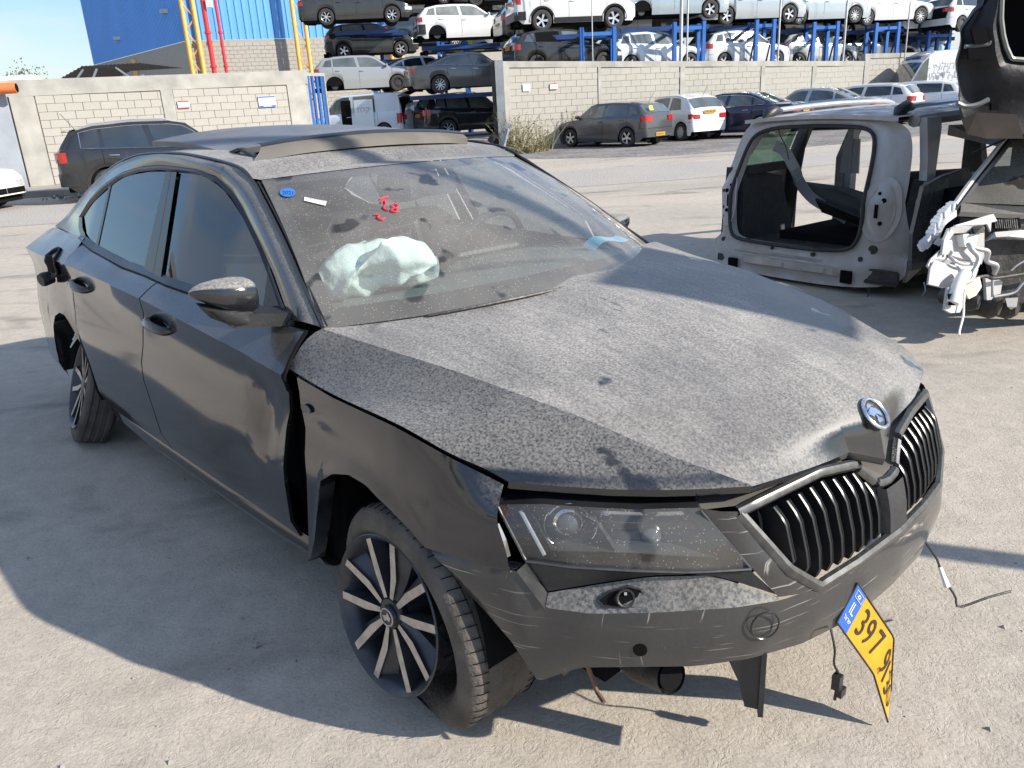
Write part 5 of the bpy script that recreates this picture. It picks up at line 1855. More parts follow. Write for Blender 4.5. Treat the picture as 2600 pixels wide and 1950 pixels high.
    for c in (s.ra, s.fa):
        for sg in (-1, 1):
            if s.U(c) > umax: continue
            if j in no_wheels:
                mb = MB(); mb.tube([(c, sg * (k['W'] / 2 - .22), k['r']), (c, sg * (k['W'] / 2 - .12), k['r'])], .14, 14); mb.build('brake_disc', M['dark_metal'], root, 40)
                j += 1; continue
            t = shared(('ty', k['r']), lambda: tyre_geo(k['r']), 'wheel', M['rubber'], root, 40)
            t.location = (c, sg * (k['W'] / 2 - .115), k['r']); t.rotation_euler = (0, 0.3 * j, PI if sg > 0 else 0)
            r = shared(('rim', st, k['r'], rim), lambda: rim_geo(st, k['r']), 'rim', rm, t, 30)
            j += 1
    if extra: extra(root, s, pm)
    return root


def put(root, px, py, Y, heading, roll=0, pitch=0, z=None):
    """stand a car with its wheel line at photograph pixel (px, py), Y metres away"""
    p = at(px, py, Y)
    if z is not None and Y < 0:
        d = at(px, py, 1.0) - np.array([0, 0, CAMH]); p = np.array([0, 0, CAMH]) + d * ((z - CAMH) / d[2])
    if z is not None: p[2] = z
    root.location = p
    root.rotation_euler = Euler((R_(roll), R_(pitch), R_(heading)), 'XYZ')
    return root
# ================================================================ ground
def ground_mat():
    m, n, p = newmat('dusty_concrete')
    L = n.links.new
    geo = N(n, 'ShaderNodeNewGeometry')
    p.inputs['Roughness'].default_value = .93
    p.inputs['Specular IOR Level'].default_value = .2
    big = N(n, 'ShaderNodeTexNoise'); big.inputs['Scale'].default_value = .33; big.inputs['Detail'].default_value = 8; big.inputs['Roughness'].default_value = .6
    mp = N(n, 'ShaderNodeMapping'); mp.inputs['Scale'].default_value = (.35, 1.6, 1); mp.inputs['Rotation'].default_value = (0, 0, R_(-8))
    L(geo.outputs['Position'], mp.inputs['Vector'])
    band = N(n, 'ShaderNodeTexNoise'); band.inputs['Scale'].default_value = .28; band.inputs['Detail'].default_value = 5
    L(mp.outputs[0], band.inputs['Vector'])
    fine = N(n, 'ShaderNodeTexNoise'); fine.inputs['Scale'].default_value = 9; fine.inputs['Detail'].default_value = 8; fine.inputs['Roughness'].default_value = .7
    grit = N(n, 'ShaderNodeTexNoise'); grit.inputs['Scale'].default_value = 95; grit.inputs['Detail'].default_value = 2
    for q in (big, fine, grit): L(geo.outputs['Position'], q.inputs['Vector'])
    c1 = N(n, 'ShaderNodeValToRGB')
    c1.color_ramp.elements[0].position = .34; c1.color_ramp.elements[0].color = (.39, .355, .305, 1)
    c1.color_ramp.elements[1].position = .62; c1.color_ramp.elements[1].color = (.52, .455, .375, 1)
    mixf = N(n, 'ShaderNodeMath', operation='MULTIPLY_ADD'); mixf.inputs[1].default_value = .5
    L(big.outputs['Fac'], mixf.inputs[0])
    h = N(n, 'ShaderNodeMath', operation='MULTIPLY'); h.inputs[1].default_value = .5; L(band.outputs['Fac'], h.inputs[0]); L(h.outputs[0], mixf.inputs[2])
    L(mixf.outputs[0], c1.inputs['Fac'])
    f = N(n, 'ShaderNodeMapRange'); f.inputs['From Min'].default_value = .3; f.inputs['From Max'].default_value = .7; f.inputs['To Min'].default_value = .86; f.inputs['To Max'].default_value = 1.12
    L(fine.outputs['Fac'], f.inputs['Value'])
    g = N(n, 'ShaderNodeMapRange'); g.inputs['From Min'].default_value = .3; g.inputs['From Max'].default_value = .7; g.inputs['To Min'].default_value = .9; g.inputs['To Max'].default_value = 1.08
    L(grit.outputs['Fac'], g.inputs['Value'])
    mm = N(n, 'ShaderNodeMath', operation='MULTIPLY'); L(f.outputs[0], mm.inputs[0]); L(g.outputs[0], mm.inputs[1])
    # oil stains
    st = N(n, 'ShaderNodeTexNoise'); st.inputs['Scale'].default_value = 1.5; st.inputs['Detail'].default_value = 6; st.inputs['Distortion'].default_value = .5
    mps = N(n, 'ShaderNodeMapping'); mps.inputs['Scale'].default_value = (.55, 1.3, 1); L(geo.outputs['Position'], mps.inputs['Vector']); L(mps.outputs[0], st.inputs['Vector'])
    sr = N(n, 'ShaderNodeMapRange'); sr.inputs['From Min'].default_value = .56; sr.inputs['From Max'].default_value = .74; sr.inputs['To Min'].default_value = 1; sr.inputs['To Max'].default_value = .50
    L(st.outputs['Fac'], sr.inputs['Value'])
    m2 = N(n, 'ShaderNodeMath', operation='MULTIPLY'); L(mm.outputs[0], m2.inputs[0]); L(sr.outputs[0], m2.inputs[1])
    # small chips
    vo = N(n, 'ShaderNodeTexVoronoi'); vo.inputs['Scale'].default_value = 26
    L(geo.outputs['Position'], vo.inputs['Vector'])
    vr = N(n, 'ShaderNodeMapRange'); vr.inputs['From Min'].default_value = .07; vr.inputs['From Max'].default_value = .14; vr.inputs['To Min'].default_value = .74; vr.inputs['To Max'].default_value = 1
    L(vo.outputs['Distance'], vr.inputs['Value'])
    m3 = N(n, 'ShaderNodeMath', operation='MULTIPLY'); L(m2.outputs[0], m3.inputs[0]); L(vr.outputs[0], m3.inputs[1])
    v = N(n, 'ShaderNodeVectorMath', operation='SCALE'); L(c1.outputs['Color'], v.inputs[0]); L(m3.outputs[0], v.inputs['Scale'])
    L(v.outputs[0], p.inputs['Base Color'])
    # relief: tread prints and crumbs
    wv = N(n, 'ShaderNodeTexNoise'); wv.inputs['Scale'].default_value = 14; wv.inputs['Detail'].default_value = 6; wv.inputs['Roughness'].default_value = .62; wv.inputs['Distortion'].default_value = 1.6
    L(geo.outputs['Position'], wv.inputs['Vector'])
    rg = N(n, 'ShaderNodeMath', operation='SUBTRACT'); rg.inputs[1].default_value = .5; L(wv.outputs['Fac'], rg.inputs[0])
    ab = N(n, 'ShaderNodeMath', operation='ABSOLUTE'); L(rg.outputs[0], ab.inputs[0])
    rc = N(n, 'ShaderNodeMapRange'); rc.inputs['From Max'].default_value = .05; L(ab.outputs[0], rc.inputs['Value'])
    b1 = N(n, 'ShaderNodeBump'); b1.inputs['Strength'].default_value = .32; b1.inputs['Distance'].default_value = .006
    L(rc.outputs[0], b1.inputs['Height'])
    b2 = N(n, 'ShaderNodeBump'); b2.inputs['Strength'].default_value = .5; b2.inputs['Distance'].default_value = .010
    L(fine.outputs['Fac'], b2.inputs['Height']); L(b1.outputs['Normal'], b2.inputs['Normal'])
    b3 = N(n, 'ShaderNodeBump'); b3.inputs['Strength'].default_value = .4; b3.inputs['Distance'].default_value = .003
    L(grit.outputs['Fac'], b3.inputs['Height']); L(b2.outputs['Normal'], b3.inputs['Normal'])
    L(b3.outputs['Normal'], p.inputs['Normal'])
    return m


def gravel_mat(name, ca, cb, sc=22):
    m, n, p = newmat(name)
    L = n.links.new
    geo = N(n, 'ShaderNodeNewGeometry'); p.inputs['Roughness'].default_value = .95
    vo = N(n, 'ShaderNodeTexVoronoi'); vo.inputs['Scale'].default_value = sc; L(geo.outputs['Position'], vo.inputs['Vector'])
    nz = N(n, 'ShaderNodeTexNoise'); nz.inputs['Scale'].default_value = .8; nz.inputs['Detail'].default_value = 6; L(geo.outputs['Position'], nz.inputs['Vector'])
    sp = N(n, 'ShaderNodeSeparateXYZ'); L(vo.outputs['Color'], sp.inputs[0])
    ad = N(n, 'ShaderNodeMath', operation='MULTIPLY_ADD', use_clamp=True); ad.inputs[1].default_value = .5; L(sp.outputs[0], ad.inputs[0])
    q = N(n, 'ShaderNodeMath', operation='MULTIPLY_ADD'); q.inputs[1].default_value = 1.4; q.inputs[2].default_value = -.45; L(nz.outputs['Fac'], q.inputs[0]); L(q.outputs[0], ad.inputs[2])
    mx_ = N(n, 'ShaderNodeMix', data_type='RGBA'); mx_.inputs['A'].default_value = (*ca, 1); mx_.inputs['B'].default_value = (*cb, 1)
    L(ad.outputs[0], mx_.inputs['Factor']); L(mx_.outputs['Result'], p.inputs['Base Color'])
    bp = N(n, 'ShaderNodeBump'); bp.inputs['Strength'].default_value = .5; bp.inputs['Distance'].default_value = .02; L(vo.outputs['Distance'], bp.inputs['Height']); L(bp.outputs['Normal'], p.inputs['Normal'])
    return m


M['ground'] = ground_mat()
M['gravel'] = gravel_mat('gravel', (.11, .10, .095), (.30, .28, .26), 9)
M['asphalt'] = gravel_mat('asphalt', (.37, .345, .31), (.43, .395, .345), 30)
mb = MB()
mb.add([(-400, -300, 0), (400, -300, 0), (400, 900, 0), (-400, 900, 0)], [(0, 1, 2, 3)])
mb.build('ground', M['ground'], kind='structure')


def blob(name, pts, z, mat, jit=.25, seed=1, n=80, skirt=0):
    """flat sheet with an uneven outline"""
    r = random.Random(seed)
    P = resample(np.array(pts + [pts[0]], float), n)[:-1]
    P = [(x + r.uniform(-jit, jit), y + r.uniform(-jit, jit)) for x, y in P]
    mb = MB(); b = bmesh.new()
    vs = [b.verts.new((x, y, z)) for x, y in P]
    b.faces.new(vs); bmesh.ops.triangulate(b, faces=b.faces); bmesh.ops.recalc_face_normals(b, faces=b.faces)
    b.verts.index_update()
    v = [tuple(q.co) for q in b.verts]; f = [tuple(w.index for w in x.verts) for x in b.faces]; b.free()
    mb.add(v, f)
    if skirt:
        c = np.mean(P, axis=0); Pa = np.array(P); k = len(P)
        tg = np.roll(Pa, -1, 0) - np.roll(Pa, 1, 0); nr = np.stack([tg[:, 1], -tg[:, 0]], 1); nr /= np.linalg.norm(nr, axis=1)[:, None]
        if np.mean(((Pa - c) * nr).sum(1)) < 0: nr = -nr
        Q = Pa + nr * skirt
        mb.add([(x, y, z) for x, y in P] + [(x, y, .003) for x, y in Q], [(i, (i + 1) % k, (i + 1) % k + k, i + k) for i in range(k)])
    o = mb.build(name, mat, kind='structure', fixn=bool(skirt), merge=.0001 if skirt else 0)
    if o.data.polygons[0].normal.z < 0: o.data.flip_normals()
    return o


blob('road', [(-60, 13.2), (-8, 14.3), (3, 15.5), (14, 19.5), (60, 30), (60, 36), (22, 26.5), (9, 20.6), (2, 19.2), (-6, 18.0), (-60, 16.5)], .004, M['asphalt'], .12, 4, 160)
blob('gravel_verge', [(-.8, 26.6), (1.2, 24.0), (4.5, 22.4), (9, 23.0), (30, 33), (44, 44), (34, 50), (10, 34), (0, 29.5)], .03, M['gravel'], .15, 2, 90, skirt=.3)
# pavement on the left, in front of the wall
mb = MB(); mb.box((-40, 20.2, 0), (-7.4, 30, .15)); o = mb.build('pavement', simple('paving', (.33, .30, .27), .9, var=.15, vscale=2), kind='structure')
o.location = (0, 0, 0); o.rotation_euler = (0, 0, 0)
# raised yard floor behind the walls
mb = MB(); mb.add([(-30, 30.6, .0), (2.0, 30.6, 0), (2.0, 33.0, .36), (-30, 33.0, .36), (60, 52, .36), (60, 120, .36), (-60, 120, .36), (-60, 33, .36)], [(0, 1, 2, 3), (3, 2, 4, 5, 6, 7)])
mb.build('yard_floor', M['asphalt'], kind='structure')


# ================================================================ block walls
def block_wall(name, label, P0, P1, z0, ztop0, ztop1, bays, pillars, beam, course, blk, cat='wall', thick=.2):
    P0 = np.array(P0, float); P1 = np.array(P1, float)
    Lw = float(np.linalg.norm(P1 - P0)); ang = math.atan2(P1[1] - P0[1], P1[0] - P0[0])
    root = empty(name, (P0[0], P0[1], z0), ang, label, cat)
    h0, h1 = ztop0 - z0, ztop1 - z0
    hh = lambda s: lerp(h0, h1, s / Lw)
    mb = MB()
    ns = 24
    for i in range(ns):
        a, b = Lw * i / ns, Lw * (i + 1) / ns
        mb.add([(a, .03, 0), (b, .03, 0), (b, .03, hh(b) - beam), (a, .03, hh(a) - beam)], [(0, 1, 2, 3)])
    mb.build('mortar_bed', M['mortar'], root)
    mb = MB()
    v = [(0, -.012, h0 - beam), (Lw, -.012, h1 - beam), (Lw, thick, h1 - beam), (0, thick, h0 - beam), (0, -.012, h0), (Lw, -.012, h1), (Lw, thick, h1), (0, thick, h0)]
    mb.add(v, [(3, 2, 1, 0), (4, 5, 6, 7), (0, 1, 5, 4), (1, 2, 6, 5), (2, 3, 7, 6), (3, 0, 4, 7)])
    mb.build('top_beam', M['concrete_beam'], root)
    mb = MB(); mb.add([(0, thick, 0), (Lw, thick, 0), (Lw, thick, h1 - beam), (0, thick, h0 - beam)], [(3, 2, 1, 0)]); mb.build('back_face', M['concrete_beam'], root)
    for a, b in pillars:
        mb = MB(); mb.box((a, -.03, 0), (b, thick + .01, hh((a + b) / 2) - beam - .002)); mb.build('pillar', M['concrete_beam'], root)
    proto = None
    made = 0
    rest = MB()
    rr = random.Random(5)
    for a, b in bays:
        row = 0
        z = hh((a + b) / 2) - beam - .015
        while z - course > -.1:
            off = -blk * .5 if row % 2 else 0
            s = a + off
            while s < b - .02:
                x0, x1 = max(s, a) + .003, min(s + blk, b) - .003
                if x1 - x0 > .05:
                    za, zb_ = z - course + .003, z - .003
                    za = max(za, 0)
                    d = rr.uniform(-.004, .004)
                    if made < 299:
                        if proto is None:
                            m1 = MB(); e = .008
                            m1.add([(e, 0, e), (1 - e, 0, e), (1 - e, 0, 1 - e), (e, 0, 1 - e), (0, .02, 0), (1, .02, 0), (1, .02, 1), (0, .02, 1), (0, .04, 0), (1, .04, 0), (1, .04, 1), (0, .04, 1)],
                                   [(0, 1, 2, 3), (4, 5, 1, 0), (5, 6, 2, 1), (6, 7, 3, 2), (7, 4, 0, 3), (8, 9, 5, 4), (9, 10, 6, 5), (10, 11, 7, 6), (11, 8, 4, 7)])
                            proto = m1.build('block', M['block'], root); o = proto
                        else:
                            o = proto.copy(); COL.objects.link(o); o.parent = root
                        o.location = (x0, -.002 + d, za); o.scale = (x1 - x0, 1, zb_ - za)
                        made += 1
                    else:
                        rest.box((x0, d, za), (x1, .04, zb_))
                s += blk
            z -= course; row += 1
    if rest.v: rest.build('block', M['block'], root, kind='stuff')
    return root


lwP0 = at(30, 340, 21.9)[:2]; lwP1 = at(792, 289, 27)[:2]
Lw = float(np.hypot(*(lwP1 - lwP0)))


def wall_s(px, P0, P1):
    """distance along a wall at photograph column px"""
    d = (at(px, 330, 10)[:2]); c = np.array(d) / 10
    A = np.array([[c[0], -(P1 - P0)[0]], [c[1], -(P1 - P0)[1]]]); t = np.linalg.solve(A, P0)
    return float(t[1] * np.linalg.norm(P1 - P0))


ws_ = lambda px: wall_s(px, lwP0, lwP1)
block_wall('block_wall', 'pale concrete block wall with grey pillars behind the dark crossover at left', lwP0, lwP1, .15, 2.80, 2.88,
           [(ws_(108), ws_(424)), (ws_(456), ws_(742))], [(ws_(42), ws_(104)), (ws_(425), ws_(455)), (ws_(743), ws_(790))], .40, .205, .44)
rwP0 = at(1284, 300, 27.8)[:2]; rwP1 = at(2190, 220, 35.5)[:2]
ws_ = lambda px: wall_s(px, rwP0, rwP1)
rp = [1284, 1300, 1520, 1527, 1724, 1736, 1925, 1934, 2052, 2062, 2184]
block_wall('block_wall', 'long pale concrete block wall behind the row of parked cars at right', rwP0, rwP1, .1, 2.85, 2.42,
           [(ws_(rp[i]), ws_(rp[i + 1])) for i in range(1, 11, 2) if i + 1 < len(rp)] , [(ws_(rp[i]), ws_(rp[i + 1])) for i in range(0, 10, 2)], .19, .205, .43)
rwP2 = rwP1 + (rwP1 - rwP0) / np.linalg.norm(rwP1 - rwP0) * 16
block_wall('block_wall', 'taller far end of the block wall, rising behind the white delivery van', rwP1, rwP2, .05, 2.70, 2.60, [(0.3, 16)], [(0, .3)], .18, .205, .43)

# grey plastered wall and orange pipe at the far left
mb = MB()
a = at(-330, 360, 20.4)[:2]; b = at(38, 340, 21.6)[:2]
dv = (b - a) / np.linalg.norm(b - a)
nb = np.array([-dv[1], dv[0]]) * .18
mb.add([(a[0], a[1], 0), (b[0], b[1], 0), (b[0] + nb[0], b[1] + nb[1], 0), (a[0] + nb[0], a[1] + nb[1], 0), (a[0], a[1], 2.62), (b[0], b[1], 2.62), (b[0] + nb[0], b[1] + nb[1], 2.62), (a[0] + nb[0], a[1] + nb[1], 2.62)],
       [(3, 2, 1, 0), (4, 5, 6, 7), (0, 1, 5, 4), (1, 2, 6, 5), (2, 3, 7, 6), (3, 0, 4, 7)])
mb.build('plastered_wall', simple('plaster_grey', (.30, .325, .36), .85, var=.22, vscale=1.1, bump=.2, bscale=9), label='smooth blue grey plastered wall beside the block wall at the far left', cat='wall')
mb = MB(); p0 = at(-200, 238, 21.0); p1 = at(42, 223, 21.4); mb.tube([p0, p1], .13, 20); mb.tube([p0, p1 + (p1 - p0) * .004], .11, 12, 1)
mb.build('orange_pipe', [M['orange_plastic'], M['dark_void']], None, 40, 'thick orange pipe lying on top of the grey wall at far left', 'pipe')

# ================================================================ signs on the walls
def wall_sign(px0, px1, py0, py1, P0, P1, label, bands, text=None, tcol='ink_black'):
    s0, s1 = wall_s(px0, P0, P1), wall_s(px1, P0, P1)
    ang = math.atan2(*(P1 - P0)[::-1]); dirv = (P1 - P0) / np.linalg.norm(P1 - P0)
    c = P0 + dirv * s0
    Y = c[1]
    z1 = at(px0, py0, Y)[2]; z0 = at(px0, py1, Y)[2]
    r = empty('wall_sign', (c[0] + dirv[1] * .035, c[1] - dirv[0] * .035, z0), ang, label, 'sign')
    w, h = s1 - s0, z1 - z0
    mb = MB(); mb.box((0, -.012, 0), (w, 0, h)); mb.build('board', M['white_paint'], r)
    for (a, b, mt) in bands:
        mb = MB(); mb.box((0.004, -.0135, h * a), (w - .004, -.0125, h * b)); mb.build('band', M[mt], r)
    if text:
        for s, cy, sz, mt in text:
            v, f = text_geo(s, 1.0)
            mb = MB(); mb.add([(w / 2 + x * sz * h, -.0155, h * cy + y * sz * h) for x, y, z in v], f); mb.build('lettering', M[mt], r)
    return r


wall_sign(462, 491, 256, 275, lwP0, lwP1, 'small white sign with red borders on the left block wall', [(.82, 1, 'red_paint'), (0, .14, 'red_paint')], [('\u05e9\u05d5\u05dd', .5, .5, 'red_paint'), ('\u2191', .5, .5, 'ink_black')][:1])
wall_sign(666, 708, 244, 273, lwP0, lwP1, 'white and blue company sign on the left block wall near the gate', [(.84, .98, 'plate_blue'), (0, .18, 'plate_blue')], [('08-8756693', .09, .17, 'white_paint'), ('\u05d7\u05dc\u05e7\u05d9', .55, .25, 'grey_steel')])
wall_sign(1331, 1349, 214, 232, rwP0, rwP1, 'plain white notice at the left end of the long block wall', [(.05, .1, 'grey_steel')], [('\u2014\u2014', .7, .3, 'grey_steel')])
wall_sign(1399, 1417, 212, 228, rwP0, rwP1, 'white notice with red top and bottom bands on the long block wall', [(.84, 1, 'red_paint'), (0, .14, 'red_paint')], [('\u05e9\u05d5\u05dd', .5, .5, 'red_paint')])

# ================================================================ gate
g0 = at(786, 320, 27.2)[:2]; g1 = at(838, 320, 28.2)[:2]
gt = empty('sliding_gate', (g0[0], g0[1], .1), math.atan2(g1[1] - g0[1], g1[0] - g0[0]), 'open blue barred steel gate leaf at the end of the left block wall', 'gate')
Lg = float(np.hypot(*(g1 - g0)))
mb = MB(); mb.box((0, -.04, 2.62), (Lg, .04, 2.72)); mb.box((0, -.04, .1), (Lg, .04, .18)); mb.box((Lg - .06, -.04, .18), (Lg, .04, 2.62)); mb.box((0, -.04, .18), (.06, .04, 2.62)); mb.build('frame', M['galv'], gt)
pb_ = None
for i in range(4):
    if pb_ is None:
        mb = MB(); mb.box((-.05, -.02, .181), (.06, .02, 2.619)); pb_ = mb.build('slat', M['blue_steel'], gt); o = pb_
    else: o = inst(pb_, gt)
    o.location = (.22 + i * (Lg - .4) / 3, 0, 0)
mb = MB()
p = at(1264, 350, 27.6); mb.box((p[0] - .10, 27.5, 0), (p[0] + .03, 27.7, 2.85)); mb.box((p[0] + .032, 27.4, 0), (p[0] + .30, 27.8, 2.87), 1)
o = mb.build('gate_post', [M['dark_metal'], M['grey_steel']], None, None, 'tall grey steel gate post at the left end of the long wall', 'post')

# ================================================================ warehouse
F0 = at(474, 103, 50.0); F1 = at(1500, 60, 60.0)
zc = float(F0[2])
fd_ = np.array([F1[0] - F0[0], F1[1] - F0[1]]); Lf = float(np.hypot(*fd_)); fdn = fd_ / Lf
_d = at(238, 165, 1.0) - np.array([0, 0, CAMH]); S1 = np.array([0, 0, CAMH]) + _d * ((zc - CAMH) / _d[2]); sd = np.array([S1[0] - F0[0], S1[1] - F0[1]]); Ls = float(np.hypot(*sd)); sdn = sd / Ls
wh = empty('warehouse', (F0[0], F0[1], 0), 0, 'big blue corrugated metal warehouse on a grey block base behind the yard', 'warehouse')
ZT = 19.0


def corr(L, d, z0, z1, pitch, depth, nrm):
    prof = [(0, 0), (.12, 0), (.2, 1), (.45, 1), (.53, 0)]
    xs = []
    k = int(L / pitch)
    for i in range(k):
        for a, b in prof: xs.append(((i + a) * pitch, b * depth))
    xs.append((L, 0))
    return np.array([[(d[0] * s + nrm[0] * o, d[1] * s + nrm[1] * o, z) for z in (z0, z1)] for s, o in xs])


nf = np.array([fdn[1], -fdn[0]])
nsd = np.array([-sdn[1], sdn[0]])
if nsd[0] > 0: nsd = -nsd
M['clad_blue'] = simple('clad_blue', (.12, .35, .76), .5, .0, var=.07, vscale=.4)
pan = None
npan = 64
for i in range(npan):
    if pan is None:
        w_ = Lf / npan
        mb = MB(); G = [[(fdn[0] * s + nf[0] * o, fdn[1] * s + nf[1] * o, z) for z in (zc, ZT)] for s, o in [(0.0, -.03), (.03, -.03), (.05, .02), (w_ * .5, .012), (w_ - .02, .02), (w_, -.03)]]
        mb.grid(np.array(G), flip=True); pan = mb.build('cladding_panel', M['clad_blue'], wh); o = pan
    else: o = inst(pan, wh)
    o.location = (fdn[0] * i * w_, fdn[1] * i * w_, 0)
mb = MB(); mb.grid(corr(Ls, sdn, zc, ZT, .24, .05, nsd)); mb.build('side_cladding', M['clad_blue'], wh, kind='stuff')


def brickmat():
    m, n, p = newmat('block_base'); L = n.links.new
    tcn = N(n, 'ShaderNodeTexCoord'); p.inputs['Roughness'].default_value = .9
    return m


M['base_wall'] = block_mat('base_wall', (.37, .35, .31), .05)
mb = MB(); mb.add([(0, 0, 0), (fd_[0], fd_[1], 0), (fd_[0], fd_[1], zc - .02), (0, 0, zc - .02), (sd[0], sd[1], 0), (sd[0], sd[1], zc - .02)], [(0, 1, 2, 3), (4, 0, 3, 5)])
mb.build('wall_base', simple('base_joint', (.33, .312, .275), .9, var=.06), wh)
mb = MB()
rr = random.Random(2)
for r_i in range(int((zc - 1.66) / .22)):
    z = 1.6 + r_i * .22
    for i in range(int(Lf / .45 * .42)):
        s = i * .45 + (.225 if r_i % 2 else 0)
        d = .014 + rr.uniform(0, .008)
        q = [(s + .008, z + .008), (s + .442, z + .008), (s + .442, z + .212), (s + .008, z + .212)]
        mb.add([(fdn[0] * a + nf[0] * d, fdn[1] * a + nf[1] * d, b) for a, b in q], [(0, 1, 2, 3)])
mb.build('block', M['base_wall'], wh, kind='stuff')
mb = MB(); mb.bar((sd[0] * .5 + nsd[0] * .08, sd[1] * .5 + nsd[1] * .08, 0), (sd[0] * .5 + nsd[0] * .08, sd[1] * .5 + nsd[1] * .08, zc - .3), .3, .2); mb.build('steel_column', M['yellow_steel'], wh)
for fr_, zz in ((.12, 7.6), (.62, 7.0), (.3, 15.0)):
    mb = MB(); c = sdn * Ls * fr_ + nsd * .1; mb.box((c[0] - .25, c[1] - .2, zz), (c[0] + .25, c[1] + .2, zz + .22)); mb.build('wall_lamp', M['galv'], wh)
mb = MB(); mb.grid(np.array([[(0, 0, ZT), (sd[0], sd[1], ZT)], [(fd_[0], fd_[1], ZT), (fd_[0] + sd[0], fd_[1] + sd[1], ZT)]])); mb.build('roof', M['grey_steel'], wh)

# yellow lattice columns
def lattice(px, label, Y=49.4):
    p = at(px, 160, Y)
    r = empty('lattice_column', (p[0], p[1], 0), 0, label, 'column')
    for dx in (-.32, .32):
        mb = MB(); mb.tube([(dx, 0, 0), (dx, 0, 18)], .12, 10); mb.build('chord', M['yellow_steel'], r, 40)
    mb = MB()
    z = .3; s = 1
    while z < 17:
        mb.bar((-.30 * s, 0, z), (.30 * s, 0, z + .75), .09, .06); z += .75; s = -s
    mb.build('lacing', M['yellow_steel'], r, kind='stuff')
    return r


lattice(500, 'yellow lattice steel column at the near corner of the blue warehouse')
lattice(774, 'yellow lattice steel column halfway along the warehouse front, partly in shadow', 51.4)
lattice(1010, 'yellow lattice steel column seen between the stacked cars', 54.2)
for px, lb, rd in ((541, 'thick red fire pipe running down the warehouse front', .13), (572, 'thinner red fire pipe right of the thick one on the warehouse front', .09)):
    p = at(px, 160, 49.8 if px < 560 else 50.1)
    mb = MB(); mb.tube([(0, 0, 0), (0, 0, 18)], rd, 10)
    for z in (2, 4.4, 6.2, 9): mb.tube([(0, 0, z), (0, 0, z + .12)], rd * 1.5, 10)
    o = mb.build('fire_pipe', M['red_paint'], None, 40, lb, 'pipe'); o.location = (p[0], p[1], 0)
p = at(531, 8, 49.7); mb = MB(); mb.box((-.16, -.1, -.22), (.16, .1, .22)); o = mb.build('junction_box', M['off_white'], None, None, 'small white box between the two red pipes on the warehouse', 'box'); o.location = p

# ================================================================ far left: carport, tank, low blue building, tree
cp0 = at(152, 183, 38); cp1 = at(360, 165, 38)
r = empty('carport', (cp0[0], 38, 0), 0, 'dark corrugated carport roof on thin posts behind the left wall', 'shed')
wc = cp1[0] - cp0[0]; hc = at(200, 170, 38)[2]
mb = MB()
k = 40
G = [[(wc * i / k, y, hc - .42 + .42 * min(1, (wc * i / k) / 1.0) + .04 * (i % 2) + y * .0) for y in (0, 5)] for i in range(k + 1)]
mb.grid(np.array(G)); mb.build('roof', M['dark_metal'], r)
for x in (.1, 1.0, wc - .1):
    for y in (.1, 4.9):
        mb = MB(); mb.bar((x, y, 0), (x, y, hc - .45), .1, .1); mb.build('post', M['grey_steel'], r)
mb = MB()
for x0, x1 in ((.1, 1.0), (1.6, 1.0), (wc - 1.2, wc - .1)): mb.bar((x0, .1, hc - 1.0 if x0 < 1 else hc - .1), (x1, .1, hc - .1 if x0 < 1 else hc - 1.0), .07, .07)
mb.build('brace', M['grey_steel'], r, kind='stuff')
p0 = at(-70, 203, 29); p1 = at(112, 203, 29)
r = empty('tanker', (p0[0], 29, 0), 0, 'white rounded tank top showing above the wall at far left', 'tank')
Lt = p1[0] - p0[0]; zt0 = at(60, 190, 29)[2]
mb = MB(); mb.tube([(0, 0, zt0 - .6), (.1, 0, zt0 - .6), (.3, 0, zt0 - .6), (Lt - .35, 0, zt0 - .6), (Lt - .1, 0, zt0 - .6), (Lt, 0, zt0 - .6)], [.3, .5, .6, .6, .5, .3], 24); mb.build('tank', M['white_paint'], r, 40)
mb = MB(); mb.box((.4, -.5, .2), (Lt - .4, .5, zt0 - 1.1)); mb.build('frame', M['dark_metal'], r)
p0 = at(105, 212, 75); p1 = at(250, 194, 75)
mb = MB(); mb.box((0, 0, 0), (p1[0] - p0[0] + 3, 8, p1[2])); o = mb.build('far_shed', simple('far_blue', (.12, .30, .42), .6, var=.1), None, None, 'low blue green shed far behind the left wall', 'shed'); o.location = (p0[0], 75, 0)
tr = empty('tree', (at(60, 185, 120)[0], 120, 0), 0, 'tiny distant treetop on the skyline at far left', 'tree')
zt = at(60, 176, 120)[2]
mb = MB(); rr = random.Random(8)
for i in range(500):
    a, b, c = rr.gauss(0, 1.3), rr.gauss(0, 1.3), rr.gauss(zt - 1.6, .9)
    s = rr.uniform(.15, .35); th = rr.uniform(0, 6)
    mb.add([(a, b, c), (a + s * math.cos(th), b + s * math.sin(th), c + s * .3), (a, b, c + s)], [(0, 1, 2)])
mb.build('crown', M['leaf'], tr); mb = MB(); mb.tube([(0, 0, 0), (.1, 0, zt - 2)], [.25, .12], 8); mb.build('trunk', M['dry_stem'], tr)

# a plain building off to the left of the yard, outside the picture, mirrored in the car windows
r = empty('side_building', (-26, -6, 0), R_(8), 'long pale industrial building beyond the left edge of the yard', 'building')
mb = MB(); mb.box((-8, -14, 0), (0, 24, 6.2)); mb.build('wall', M['concrete_beam'], r)
mb = MB(); mb.box((-8.4, -14.4, 6.205), (.4, 24.4, 6.6)); mb.build('roof', M['grey_steel'], r)
for i in range(6):
    mb = MB(); mb.box((.003, -11 + i * 6, 2.2), (.06, -8.2 + i * 6, 4.2)); mb.build('window', M['win_dark'], r)


